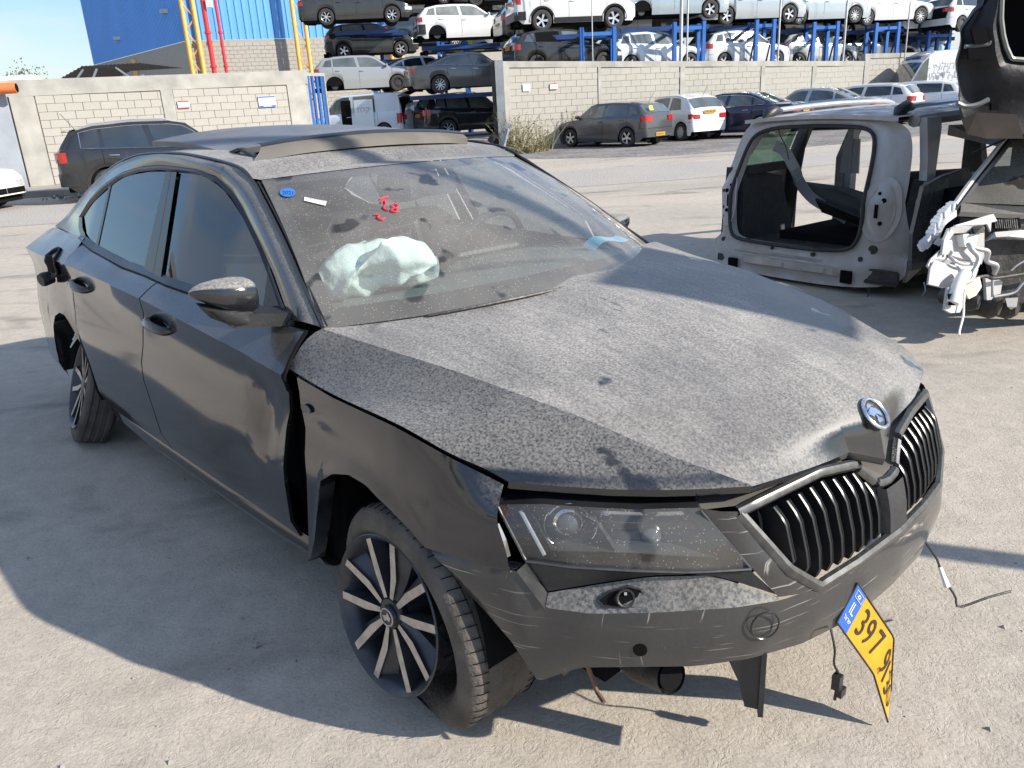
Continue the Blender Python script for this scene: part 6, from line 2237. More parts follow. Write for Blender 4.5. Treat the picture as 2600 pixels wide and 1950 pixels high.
# ================================================================ weeds
def weed(px, py, Y, h, n, label, seed, spread=.6, name='weed_bush', group=None):
    rr = random.Random(seed)
    p = at(px, py, Y)
    r = empty(name, (p[0], Y, 0.02), 0, label, 'bush', group)
    st = MB(); lf = MB()
    for i in range(n):
        a = rr.uniform(0, 2 * PI); lean = rr.uniform(.05, spread); hh = h * rr.uniform(.45, 1)
        b = (rr.gauss(0, .18 * spread), rr.gauss(0, .15 * spread), 0)
        P = [np.array([b[0] + lean * math.cos(a) * t ** 1.3, b[1] + lean * math.sin(a) * t ** 1.3, hh * t * (1 - .1 * t)]) for t in (0, .35, .7, 1)]
        st.tube(P, [.012, .009, .006, .003], 4, cap=False)
        for k in range(int(16 * hh)):
            t = rr.uniform(.15, 1); q = P[min(2, int(t * 3))] + (P[min(3, int(t * 3) + 1)] - P[min(2, int(t * 3))]) * ((t * 3) % 1)
            th = rr.uniform(0, 2 * PI); s = rr.uniform(.03, .07)
            d = np.array([math.cos(th), math.sin(th), rr.uniform(-.2, .8)]) * s; e = np.array([-math.sin(th), math.cos(th), .2]) * s * .35
            lf.add([q, q + d * .5 + e, q + d, q + d * .5 - e], [(0, 1, 2, 3)])
    st.build('stem', M['dry_stem'], r, kind='stuff'); lf.build('leaf', M['leaf'], r, kind='stuff')
    return r


weed(1312, 350, 27.2, 1.5, 60, 'big straggly green weed bush at the foot of the gate post', 3, .9)
weed(1372, 356, 26.9, 1.15, 55, 'dense low weed bush beside the grey hatchback', 5, .9)
weed(1455, 330, 28.6, 1.4, 22, 'upright weed against the wall behind the grey hatchback bonnet', 7, .5)
weed(1345, 362, 26.3, .5, 40, 'yellowing grass tuft at the wall corner', 9, .8)
weed(1822, 240, 31.7, 1.9, 14, 'tall thin weed against the wall above the blue saloon', 11, .35)
weed(1862, 240, 32.0, 1.9, 16, 'tall twiggy weed against the wall right of the blue saloon roof', 12, .4)
weed(1905, 240, 32.4, 1.7, 10, 'thin weed against the wall left of the silver saloon', 13, .4)
weed(2090, 225, 34.0, 1.8, 12, 'leaning weed against the wall behind the silver saloon', 14, .6)
weed(2180, 220, 34.8, 1.6, 8, 'sparse weed on the wall behind the white hatchbacks', 15, .5)

# gate debris
for px, py, Y, lb, rot in ((1228, 345, 26.8, 'rusty wheel hub lying on the ground by the gate', .4), (1250, 338, 27.4, 'old black tyre standing by the gate post', 1.2)):
    p = at(px, py, Y); mb = MB()
    mb.v = []; q = tyre_geo(.315); mb.add(q.v, q.f); o = mb.build('wheel_hub' if 'hub' in lb else 'loose_tyre', M['rubber'] if 'tyre' in lb else M['rust'], None, 40, lb, 'tyre'); o.location = (p[0], Y, .31); o.rotation_euler = (R_(10), 0, rot)
    if 'hub' in lb: o['category'] = 'wheel'; o.scale = (.75, 1.6, .75); o.location.z = .24
p = at(1270, 350, 26.6); mb = MB(); mb.bar((0, 0, .0), (.28, .3, .85), .12, .08); mb.bar((-.18, -.1, .06), (.1, .05, .06), .1, .1); mb.bar((.2, .3, .82), (.34, .3, .9), .16, .1)
o = mb.build('steel_prop', M['grey_steel'], None, None, 'grey steel prop leaning by the gate post', 'prop'); o.location = (p[0], 26.6, 0)

# pebbles in the foreground and rubbish along the left kerb
rr = random.Random(21)
mb = MB()
def pebble(mb, x, y, z, s):
    P = [(x + s * rr.uniform(.5, 1) * a, y + s * rr.uniform(.5, 1) * b, z + s * .7 * c) for a, b, c in ((1, 0, 0), (-1, 0, 0), (0, 1, 0), (0, -1, 0), (0, 0, 1), (.5, .5, .6), (-.5, .4, .7))]
    mb.add(*_hull(P))
for i in range(420):
    x, y = rr.uniform(-3.5, 4), rr.uniform(1.1, 9)
    pebble(mb, x, y, 0, rr.choice([.004, .005, .006, .009, .013]))
mb.build('pebbles', M['stone_grey'], None, label='small loose stones scattered on the dusty ground', cat='stones', kind='stuff')
mb = MB()
for i in range(160):
    p = at(rr.uniform(70, 260), 505, 18.6); x = p[0]; y = rr.uniform(18.9, 20.0)
    s = rr.uniform(.03, .12); th = rr.uniform(0, 6); 
    mb.add([(x, y, .02), (x + s * math.cos(th), y + s * math.sin(th), .03), (x + s * .6, y, .02 + s * .6), (x - s * .4, y + .02, .02 + s * .4)], [(0, 1, 2, 3)])
mb.build('kerb_litter', simple('litter', (.35, .37, .36), .6, var=.6, vscale=9), None, label='broken glass and litter along the left kerb', cat='litter', kind='stuff')
for i, (px, py, s, lb) in enumerate([(652, 1642, .016, 'largest loose stone in the shade left of the front wheel'), (751, 1680, .009, 'small stone between the front wheel and the larger stone'), (580, 1700, .006, 'tiny dark stone in the shade at the left')]):
    p = at(px, py, 1); 
    d = p - np.array([0, 0, CAMH]); t = -CAMH / d[2]; q = d * t
    mb = MB(); pebble(mb, 0, 0, 0, s); o = mb.build('stone', M['stone_grey'], None, None, lb, 'stone'); o.location = (q[0], q[1], s * .4)
# ================================================================ parked cars
SIL = (.50, .52, .54); SBL = (.38, .45, .50); WHT = (.74, .74, .73); GRY = (.085, .085, .088); DGR = (.045, .047, .05); BLK = (.012, .013, .014); NAVY = (.012, .018, .055)


def antenna(root, s, pm, u=.12, back=.25):
    mb = MB(); z = s.zr(u) + .02; mb.tube([(s.X(u), 0, z), (s.X(u) - back, 0, z + .35)], .006, 5); mb.build('antenna', M['black_plastic'], root)


def silver_lamps(root, s, pm):
    antenna(root, s, pm, .10, .22)


c = make_car('suv', (.018, .019, .022), 'dark grey crossover with roof rails parked at the left wall', rim='five', metal=.0, dusty=.03, chrome_dlo=True, rails=True, spoiler=True, clad=True, plate_on=.95, extra=silver_lamps)
put(c, 447, 470, 19.4, 24, z=.0); c.scale = (1, 1, .97)
c = make_car('coupe', WHT, 'white car whose front corner juts in at the left edge', rim='five', metal=0, dusty=.1, plate_on=False)
put(c, -225, 515, 17.6, -4, z=0)
c = make_car('hatch', (.085, .09, .10), 'dark grey hatchback with yellow sticker in its rear window, leftmost of the parked row', win='win_mid', rim='five', metal=.3, dusty=.05, plate_on=.38, extra=antenna)
put(c, 1556, 369, -1, 133, z=.03); c.scale = (.93, .93, .93)
mb = MB(); mb.box((-.0, -.10, 0), (.004, .10, .15)); o = mb.build('window_sticker', simple('sticker_yellow', (.75, .70, .03), .5), c); o.location = (-2.04, .42, 1.17); o.rotation_euler = (0, R_(20), 0)
c = make_car('city', WHT, 'small rounded white city car next to the dark grey hatchback', win='win_mid', rim='cap', metal=0, dusty=.12, plate_on=.92, extra=antenna)
put(c, 1720, 353, -1, 116, z=.03)
c = make_car('sedan', NAVY, 'dark blue saloon parked right of the white city car', win='win_mid', rim='seven', metal=.3, dusty=.08, chrome_dlo=True)
put(c, 1862, 336, 29.4, 138, z=.03)
c = make_car('sedan', SIL, 'silver saloon in the middle of the parked row', win='win_mid', rim='ten', metal=.5, dusty=.25)
put(c, 2055, 300, 31.4, 143, z=.03)
c = make_car('hatch', WHT, 'white hatchback right of the silver saloon', win='win_dark', rim='five', metal=0, dusty=.15)
put(c, 2185, 296, 32.6, 138, z=.03)
c = make_car('hatch', (.70, .72, .74), 'white hatchback in front of the delivery van, last of the row', win='win_dark', rim='five', metal=0, dusty=.15)
put(c, 2300, 290, 33.6, 145, z=.03)
c = make_car('bigvan', (.74, .75, .77), 'tall white delivery van with Hebrew lettering on its side at the end of the row', cat='van', name='delivery_van', win='win_mid', rim='cap', metal=0, dusty=.1, plate_on=False)
put(c, 2398, 290, 35.0, 181, z=-.1)
for s, x, z, sz, mt in (('\u05e3\u05d5\u05dc\u05d9\u05d7 \u05d9\u05e7\u05dc\u05d7', .35, 2.12, .40, 'grey_steel'), ('\u05d9\u05de\u05d2\u05d3\u05dc \u05dd\u05d9\u05e9\u05de\u05d5\u05e9\u05de', .15, 1.78, .40, 'grey_steel'), ('910-910-5', .35, 1.02, .30, 'ink_black')):
    v, f = text_geo(s, 1.0); mb = MB()
    mb.add([(-(x + q[0] * sz) , .0, z + q[1] * sz) for q in v], [tuple(reversed(g)) for g in f]) if False else mb.add([(x - q[0] * sz, 0, z + q[1] * sz) for q in v], [tuple(reversed(g)) for g in f])
    o = mb.build('lettering', M[mt], c); o.location = (0, 1.012, 0)
mb = MB()
for x in (.05, .35): mb.tube([(x, 1.0, 1.34), (x, 1.012, 1.34)], .085, 14)
mb.build('logo', M['grey_steel'], c)

# ---- inside the gate
def open_hatch(root, s, pm):
    # tailgate swung up
    mb = MB(); x = s.X(.03); z = s.k['H'] - .04
    G = [[(x - t * .95, y, z + .10 * t + .04 - .06 * (abs(y) / .7) ** 2 + .10 * math.sin(t * 3)) for y in np.linspace(-.72, .72, 7)] for t in np.linspace(0, 1, 6)]
    G = np.array(G); G2 = G.copy(); G2[:, :, 2] -= .06
    mb.grid(G, flip=False); mb.grid(G2, 1, flip=True); mb.grid(np.array([G[-1], G2[-1]])); mb.grid(np.array([G[:, 0], G2[:, 0]])); mb.grid(np.array([G[:, -1], G2[:, -1]]))
    mb.build('tailgate', [pm, M['dark_void']], root, 40, label='tailgate swung open above the loading hole')


def van_extra(root, s, pm):
    open_hatch(root, s, pm)
    mb = MB(); w = s.k['W'] / 2
    mb.add([(s.X(0) - .014, -w * .84, .55), (s.X(0) - .014, w * .84, .55), (s.X(.01) - .014, w * .84, 1.62), (s.X(.01) - .014, -w * .84, 1.62)], [(0, 1, 2, 3)]); mb.build('loading_hole', M['dark_void'], root)
    mb = MB(); u0, u1 = .50, .60
    mb.grid(np.array([[(s.X(u), w + .004 - (.06 if z > 1.1 else 0), z) for z in (.45, 1.05, 1.6)] for u in (u0, u1)])); mb.build('sliding_door_gap', M['dark_void'], root)
    mb = MB(); mb.box((s.X(.27), w + .02, .42), (s.X(.46), w + .05, 1.6)); mb.build('sliding_door', pm, root)
    v, f = text_geo('\u05d7\u05dc\u05e7\u05d9', .3); mb = MB(); mb.add([(s.X(.36) - q[0], w + .055, 1.2 + q[1]) for q in v], [tuple(reversed(g)) for g in f]); mb.build('lettering', M['grey_steel'], root)
    for q in (-.02, .02):
        pass
    mb = MB(); x = s.X(.0) - .35; mb.box((x, -.12, s.k['H'] + .02), (x + .04, .12, s.k['H'] + .25)); mb.build('warning_triangle', M['red_light'], root)


c = make_car('minivan', (.62, .68, .74), 'pale blue white van with its tailgate and sliding door open inside the gate', cat='van', name='panel_van', win='win_mid', rim='cap', metal=0, dusty=.1, extra=van_extra, plate_on=False)
put(c, 922, 350, 36.0, 166, z=.42)
c = make_car('suv', BLK, 'black estate off-roader with chrome trim parked inside the gate post', win='win_mid', rim='seven', metal=.2, dusty=.15, chrome_dlo=True, rails=True)
put(c, 1196, 334, 35.6, 24, z=.36)
c = make_car('wagon', (.55, .58, .58), 'pale hatchback without tailgate between the van and the black off-roader', win='win_dark', rim='cap', metal=.2, dusty=.2, miss=('tailgate',), plate_on=.55)
put(c, 1078, 332, 37.4, 58, z=.36)

# ---- stacked scrap cars: (kind, colour, px, py, Y, heading, label, options)
G_ = 'scrap cars stacked on the racks'
ST = [
 ('hatch', (.36, .37, .37), 932, 236, 36.5, 10, 'silver grey hatchback with no tailgate on the lowest visible rack by the gate', dict(miss=('tailgate', 'rear_bumper'), no_wheels=(0, 1), rim='steel', plate_on=False, win='win_mid', dusty=.5)),
 ('sedan', (.55, .62, .70), 1075, 232, 38.6, 22, 'pale blue white saloon squeezed behind the dark grey saloon', dict(no_wheels=(0,), rim='five', metal=.1)),
 ('sedan', (.13, .13, .125), 1196, 234, 34.3, 14, 'large dusty dark grey saloon above the black off-roader, rear bumper missing', dict(rim='ten', chrome_dlo=True, miss=('half',), win='win_mid', dusty=.5)),
 ('hatch', (.03, .032, .033), 945, 148, 40.5, 12, 'black hatchback with torn off rear bumper under the leftmost saloon', dict(miss=('rear_bumper',), rim='five', plate_on=False, win='win_dusty', dusty=.5)),
 ('sedan', (.035, .038, .038), 915, 66, 38.5, 9, 'dark saloon with missing rear door at the top left of the stacks', dict(rim='seven', miss=(('open', 1),), win='win_mid', dusty=.4)),
 ('coupe', (.02, .035, .05), 1078, 124, 42.0, 24, 'burnt blue black coupe rear behind the white coupe', dict(rim='ten', miss=('rear_bumper', ('open', 0)), plate_on=False)),
 ('hatch', WHT, 1182, 110, 37.0, 12, 'bright white three door hatchback stripped of its bumpers', dict(rim='steel', no_wheels=(0, 1, 2, 3), miss=('rear_bumper',), plate_on=False, metal=0, win='win_dusty')),
 ('wagon', (.60, .60, .60), 1160, 44, 44.0, 10, 'pale estate with open doors behind the white hatchback', dict(miss=(('open', 0), 'tailgate'), rim='steel', plate_on=False)),
 ('hatch', (.50, .55, .58), 1322, 124, 40.0, 20, 'light grey hatchback with black steel wheels behind the white crossover', dict(rim='steel', win='win_dark')),
 ('sedan', (.34, .42, .47), 1330, 52, 46.0, 20, 'pale blue saloon tail left of the white crossover', dict(rim='steel')),
 ('sedan', BLK, 1050, 18, 42.0, 10, 'black car overhead with only its wheels in view, left one', dict(rim='ten')),
 ('sedan', (.02, .02, .022), 1275, 18, 42.5, 10, 'black car overhead with only its wheels in view, right one', dict(rim='steel')),
 ('hatch', (.70, .62, .05), 1178, 142, 44.0, 10, 'yellow car body glimpsed below the white hatchback', dict(rim='steel', no_wheels=(0, 1, 2, 3), plate_on=False, dusty=.1)),
 ('suv', (.64, .65, .65), 1452, 82, 32.0, 11, 'white crossover with dark lower bumper above the first blue rack tower', dict(rim='five', clad=True, metal=.0, rails=True, win='win_mid', plate_on=1.0)),
 ('hatch', (.035, .035, .036), 1392, 108, 35.0, 14, 'dark hatchback tucked under the white crossover', dict(rim='steel', no_wheels=(1,))),
 ('hatch', (.022, .023, .024), 1428, 186, 31.8, 17, 'black hatchback with a missing side door just above the wall', dict(miss=(('open', 1),), rim='steel', win='win_mid', plate_on=.9)),
 ('hatch', (.62, .66, .70), 1650, 186, 33.8, 20, 'white hatchback left of the second blue rack tower', dict(rim='five', metal=.1, win='win_mid', plate_on=False)),
 ('hatch', (.64, .66, .68), 1872, 178, 35.4, 22, 'white hatchback right of the second blue rack tower', dict(rim='five', metal=.1, win='win_mid')),
 ('hatch', (.46, .48, .48), 2052, 176, 37.4, 22, 'silver hatchback between the third and fourth rack towers', dict(rim='five', win='win_mid')),
 ('sedan', (.22, .24, .25), 2205, 172, 39.4, 20, 'grey saloon with its boot lid gone, low on the fifth rack', dict(miss=('rear_bumper', 'tailgate'), plate_on=False, rim='steel')),
 ('city', (.40, .52, .60), 2330, 172, 41.6, 24, 'pale blue small car low at the right end of the racks', dict(rim='steel', win='win_mid')),
 ('sedan', (.66, .67, .68), 1602, 103, 36.0, 14, 'white car with silver hubcap on the middle level, first gap', dict(rim='cap', metal=0)),
 ('sedan', (.12, .12, .12), 1775, 103, 36.6, 14, 'dull grey car without bumper on the middle level, second gap', dict(rim='steel', miss=('rear_bumper',), plate_on=False)),
 ('hatch', (.62, .62, .62), 1905, 95, 38.6, 16, 'white car glimpsed on the middle level behind the third tower', dict(rim='steel')),
 ('sedan', (.42, .43, .42), 2015, 100, 38.6, 14, 'stripped silver car front on the middle level, fourth gap', dict(rim='steel', miss=('rear_bumper',), plate_on=False)),
 ('sedan', (.66, .66, .66), 2185, 98, 40.4, 14, 'white saloon on the middle level left of the fifth tower', dict(rim='five', metal=0)),
 ('sedan', (.66, .66, .66), 2300, 104, 42.0, 14, 'white saloon on the middle level right of the fifth tower', dict(rim='five', metal=0)),
 ('sedan', SBL, 1694, 56, 34.2, 12, 'pale silver blue saloon on the top level beside the white crossover', dict(rim='five', no_wheels=(0,), win='win_mid')),
 ('sedan', (.44, .48, .50), 1895, 66, 35.4, 14, 'silver saloon on the top level above the second tower', dict(rim='five', win='win_mid')),
 ('wagon', (.46, .52, .55), 2068, 66, 36.8, 15, 'silver blue estate on the top level above the fourth tower', dict(rim='ten', win='win_mid')),
 ('sedan', (.62, .63, .62), 2232, 68, 38.4, 16, 'cream white saloon on the top level above the fifth tower', dict(rim='ten', win='win_mid', metal=0)),
 ('sedan', (.62, .64, .64), 2372, 86, 40.0, 16, 'white saloon with ten spoke wheels at the right end of the top level', dict(rim='ten', win='win_mid', metal=0)),
 ('hatch', (.60, .61, .62), 2446, 84, 39.0, 24, 'white hatchback with an empty tailgate hole at the far right of the stacks', dict(rim='steel', miss=('tailgate',), plate_on=False, metal=0)),
 ('hatch', (.55, .60, .62), 2388, 30, 47.0, 18, 'pale hatchback at the top right behind the top level', dict(rim='five')),
 ('sedan', (.18, .28, .40), 2318, 16, 49.0, 18, 'mid blue saloon tail high at the top right', dict(rim='steel')),
 ('hatch', (.10, .10, .105), 2478, 28, 46.0, 18, 'dark hatchback high behind the right end of the stacks', dict(rim='steel')),
]
for kind, col, px, py, Y, hd, lb, op in ST:
    op = dict(op); op.setdefault('dusty', .3)
    c = make_car(kind, col, lb, name='scrap_car', group=G_, **op)
    put(c, px, py, Y, hd)

# ---- racks
def tower(px0, px1, pyt, Y, label, zb=.36):
    a = at(px0, pyt, Y); b = at(px1, pyt - 1, Y)
    w = b[0] - a[0]; h = a[2] - zb
    r = empty('rack_tower', (a[0], Y, zb), R_(12), label, 'rack', 'blue steel rack towers')
    cols = [(0, 0), (w * .95, 0), (0.3 * w, 1.1), (w * 1.2, 1.1)]
    for x, y in cols:
        mb = MB(); mb.bar((x, y, 0), (x, y, h), .13, .13); mb.build('post', M['blue_steel'], r)
    mb = MB()
    for z in (h - .22, h - 2.3):
        for (x0, y0), (x1, y1) in ((cols[0], cols[1]), (cols[2], cols[3]), (cols[0], cols[2]), (cols[1], cols[3])):
            mb.bar((x0, y0, z), (x1, y1, z), .08, .12)
    mb.build('rail', M['blue_steel'], r, kind='stuff')
    mb = MB()
    for (x0, y0), (x1, y1) in ((cols[0], cols[2]), (cols[1], cols[3]), (cols[2], cols[3])):
        mb.bar((x0, y0, h - .3), (x1, y1, h - 2.2), .05, .06); mb.bar((x0, y0, h - 2.4), (x1, y1, 0.2), .05, .06)
    mb.build('brace', M['blue_steel_dark'], r, kind='stuff')
    return r


for i, (a, b, t, Y, lb) in enumerate([(1476, 1568, 70, 30.0, 'blue rack tower in front of the black hatchback'), (1713, 1797, 56, 32.2, 'blue rack tower behind the two thin poles'), (1922, 1973, 50, 33.8, 'blue rack tower between the white and silver hatchbacks'),
                                   (2068, 2138, 56, 35.2, 'blue rack tower left of the grey saloon with no boot lid'), (2226, 2294, 58, 36.6, 'blue rack tower right of the grey saloon with no boot lid'), (2360, 2424, 78, 38.4, 'blue rack tower nearest the delivery van'),
                                   (930, 958, 24, 41.5, 'dark blue rack tower under the top left saloon'), (1112, 1182, 104, 39.0, 'blue rack tower under the bright white three door hatchback')]):
    tower(a, b, t, Y, lb)
# long beams carrying the cars
for i, (x0, y0, Y0, x1, y1, Y1, lb) in enumerate([(1300, 88, 30.9, 1572, 58, 31.0, 'dark blue beam carrying the white crossover'), (1575, 66, 33.0, 1800, 44, 33.2, 'dark blue beam carrying the silver blue saloon'), (1800, 62, 34.6, 1975, 44, 35.0, 'dark blue beam carrying the silver saloon'),
                                            (1976, 70, 36.4, 2140, 48, 36.8, 'dark blue beam carrying the estate'), (2140, 72, 38.0, 2296, 52, 38.6, 'dark blue beam carrying the cream saloon'), (2300, 92, 39.6, 2424, 72, 40.4, 'dark blue beam carrying the far right saloon'),
                                            (1070, 112, 36.4, 1270, 104, 36.6, 'dark blue beam carrying the white three door hatchback'), (850, 152, 40, 1020, 146, 40.2, 'dark beam under the black hatchback'), (850, 74, 38.2, 1010, 62, 38.4, 'dark beam under the top left saloon'), (1040, 238, 33.8, 1262, 232, 34.0, 'dark beam under the dark grey saloon'), (860, 242, 36, 1010, 236, 36.2, 'dark beam under the silver grey hatchback')]):
    a = at(x0, y0 + 4, Y0); b = at(x1, y1 + 8, Y1)
    b[2] = a[2] if abs(b[2] - a[2]) < .6 else (a[2] + b[2]) / 2
    r = empty('rack_beam', tuple(a), 0, lb, 'beam')
    mb = MB(); mb.bar((0, 0, -.12), tuple((b - a) + [0, 0, -.12]), .12, .16); mb.build('front_rail', M['blue_steel_dark'], r)
    mb = MB(); mb.bar((.3, 1.4, -.12), tuple((b - a) + [.3, 1.4, -.12]), .12, .16); mb.build('back_rail', M['blue_steel_dark'], r)
# thin lamp and sign poles rising behind the wall
for px, y1, Y, rd, lb in ((1504, 70, 29.8, .02, 'thin pale cable post above the first rack tower'), (1729, 163, 31.8, .065, 'pale galvanised pole right in front of the second rack tower'), (1745, 163, 31.9, .035, 'slimmer pole just right of the galvanised pole'), (1977, 162, 33.6, .04, 'thin pole beside the third rack tower'), (2144, 160, 35.0, .05, 'thin pole beside the fourth rack tower'), (2302, 145, 36.4, .03, 'thin pole beside the fifth rack tower')):
    p = at(px, 100, Y); mb = MB(); mb.tube([(0, 0, .3), (0, 0, 9)], rd, 8); o = mb.build('pole', M['galv'], None, 40, lb, 'pole'); o.location = (p[0], Y, 0)
# ================================================================ people-carrier body shell
SH = dusty_paint('shell_paint', (.44, .46, .48), dust=(.40, .33, .26), amount=.95, up=.6, scale=4.5, rough=.4, metal=.1, side=.6, lo=.35, hi=1.4)
SHB = simple('shell_bare', (.44, .40, .35), .6, .2, var=.25, vscale=5)
shell = empty('van_body_shell', (2.40, 6.61, 0), R_(34.7), 'stripped grey people carrier body shell with empty tailgate opening, no wheels or glass', 'car body')
shell.scale = (1, 1, 1.0)


def rx(y, z): return .44 * max(0, z - .72) + .24 * max(0, (abs(y) - .55) / .4) ** 2.2 * (1 if z > .3 else .6)


outer = [(.92, .10), (.93, .28), (.905, .44), (.86, .66), (.85, .80), (.83, .95), (.80, 1.12), (.74, 1.25), (.55, 1.315), (.25, 1.335), (0, 1.34), (-.25, 1.335), (-.55, 1.315), (-.74, 1.25), (-.80, 1.12), (-.83, .95), (-.85, .80), (-.86, .66), (-.905, .44), (-.93, .28), (-.92, .10), (-.5, .04), (0, .03), (.5, .04)]
hole = [(.60, .33), (.655, .40), (.672, .55), (.67, .66), (.665, .80), (.65, .95), (.63, 1.10), (.58, 1.20), (.42, 1.245), (.22, 1.255), (0, 1.26), (-.22, 1.255), (-.42, 1.245), (-.52, 1.20), (-.56, 1.10), (-.585, .95), (-.60, .80), (-.61, .66), (-.61, .55), (-.59, .42), (-.52, .34), (-.28, .315), (0, .31), (.35, .315)]
M4 = lambda pts, d=0: np.array([(rx(y, z) + d, y, z) for y, z in pts])
def chaikin(P, k=2):
    for _ in range(k):
        Q = []
        for i in range(len(P)):
            a, b = np.array(P[i]), np.array(P[(i + 1) % len(P)]); Q += [tuple(a * .75 + b * .25), tuple(a * .25 + b * .75)]
        P = Q
    return P


outer = chaikin(outer); hole = chaikin(hole)
n = 120
def closed_res(P, n):
    P = np.vstack([P, P[:1]]); idx = np.linspace(0, len(P) - 1, n + 1)[:-1]
    return np.array([[ip(t, range(len(P)), P[:, k]) for k in range(3)] for t in idx])
O_ = closed_res(M4(outer), n); H_ = closed_res(M4(hole), n)
mb = MB()
rings = []
for t in np.linspace(0, 1, 7):
    q = lerp(O_, H_, t)
    q = np.array([[rx(y, z) + .012 * math.sin(t * 9) * (1 if z < .5 else .5), y, z] for _, y, z in q]); rings.append(q)
mb.grid(np.array(rings), closed_v=True, flip=True)
Hd = H_ + [.07, 0, 0]; Hd[:, 1] *= .985
mb.grid(np.array([H_, Hd]), closed_v=True, flip=True)
mb.build('rear_frame', SH, shell, 30)
mb = MB(); mb.tube(H_ + [-.012, 0, 0], .016, 6, closed=True); mb.build('door_seal', M['rubber'], shell, 50)
# lower crash panel, stampings, brackets
mb = MB()
for (y0, y1, z0, z1, d) in ((.62, -.30, .215, .24, .02), (.5, -.45, .12, .20, .035), (.30, .02, .13, .19, .05), (-.10, -.38, .13, .19, .05)):
    mb.add(*_hull([(rx(y, z) - dd, y, z) for y, z, dd in ((y0, z0, 0), (y1, z0, 0), (y0, z1, 0), (y1, z1, 0), (y0 - .04, z0 + .012, d), (y1 + .04, z0 + .012, d), (y0 - .04, z1 - .012, d), (y1 + .04, z1 - .012, d))]))
mb.build('rear_panel_pressing', SHB, shell, kind='stuff')
for y, z in ((.60, .10), (-.52, .13)):
    mb = MB(); mb.box((-.025, y - .045, z - .05), (.0, y + .045, z + .05)); mb.build('beam_mount', M['dark_void'], shell)
mb = MB(); mb.box((rx(-.8, .18) - .03, -.92, .12), (rx(-.8, .18) + .0, -.66, .20)); mb.box((rx(-.8, .18) - .04, -.92, .10), (rx(-.8, .18) - .02, -.66, .12), 1); mb.box((rx(-.8, .18) - .04, -.92, .20), (rx(-.8, .18) - .02, -.66, .215), 1)
mb.build('air_vent', [M['dark_metal'], M['black_plastic']], shell)
mb = MB()
for y, z, r in ((.45, .33, .02), (.2, .28, .014), (-.2, .27, .018), (-.7, .36, .035), (-.62, .28, .02), (.75, .30, .02), (.78, .5, .014), (.8, .58, .014), (.82, .72, .014)):
    mb.tube([(rx(y, z) - .008, y, z), (rx(y, z) + .01, y, z)], r, 12)
mb.build('rubber_plug', M['black_plastic'], shell, 40, kind='stuff')
# tail lamp pockets
for sg in (-1, 1):
    mb = MB(); P = [(sg * (.72 + .13 * math.cos(a)), .66 + .24 * math.sin(a)) for a in np.linspace(0, 2 * PI, 25)[:-1]]
    Q = [(sg * (.72 + .09 * math.cos(a)), .65 + .19 * math.sin(a)) for a in np.linspace(0, 2 * PI, 25)[:-1]]
    R1 = np.array([(rx(y, z) - .015, y, z) for y, z in P]); R2 = np.array([(rx(y, z) + .004, y, z) for y, z in Q])
    mb.grid(np.array([R1, R2]), closed_v=True, flip=(sg > 0)); mb.add(R2 + [-.006, 0, 0], [tuple(range(24))], 1)
    mb.build('lamp_pocket', [SH, SHB], shell, 40)
    mb = MB()
    for y, z, r in ((.70, .78, .012), (.74, .73, .018), (.73, .56, .016)):
        mb.tube([(rx(y, z) - .012, sg * y, z), (rx(y, z) - .002, sg * y, z)], r, 10)
    mb.box((rx(.7, .64) - .016, sg * .70 - .012, .60), (rx(.7, .64) - .004, sg * .70 + .012, .70)); mb.build('bolt_hole', M['dark_void'], shell, kind='stuff')
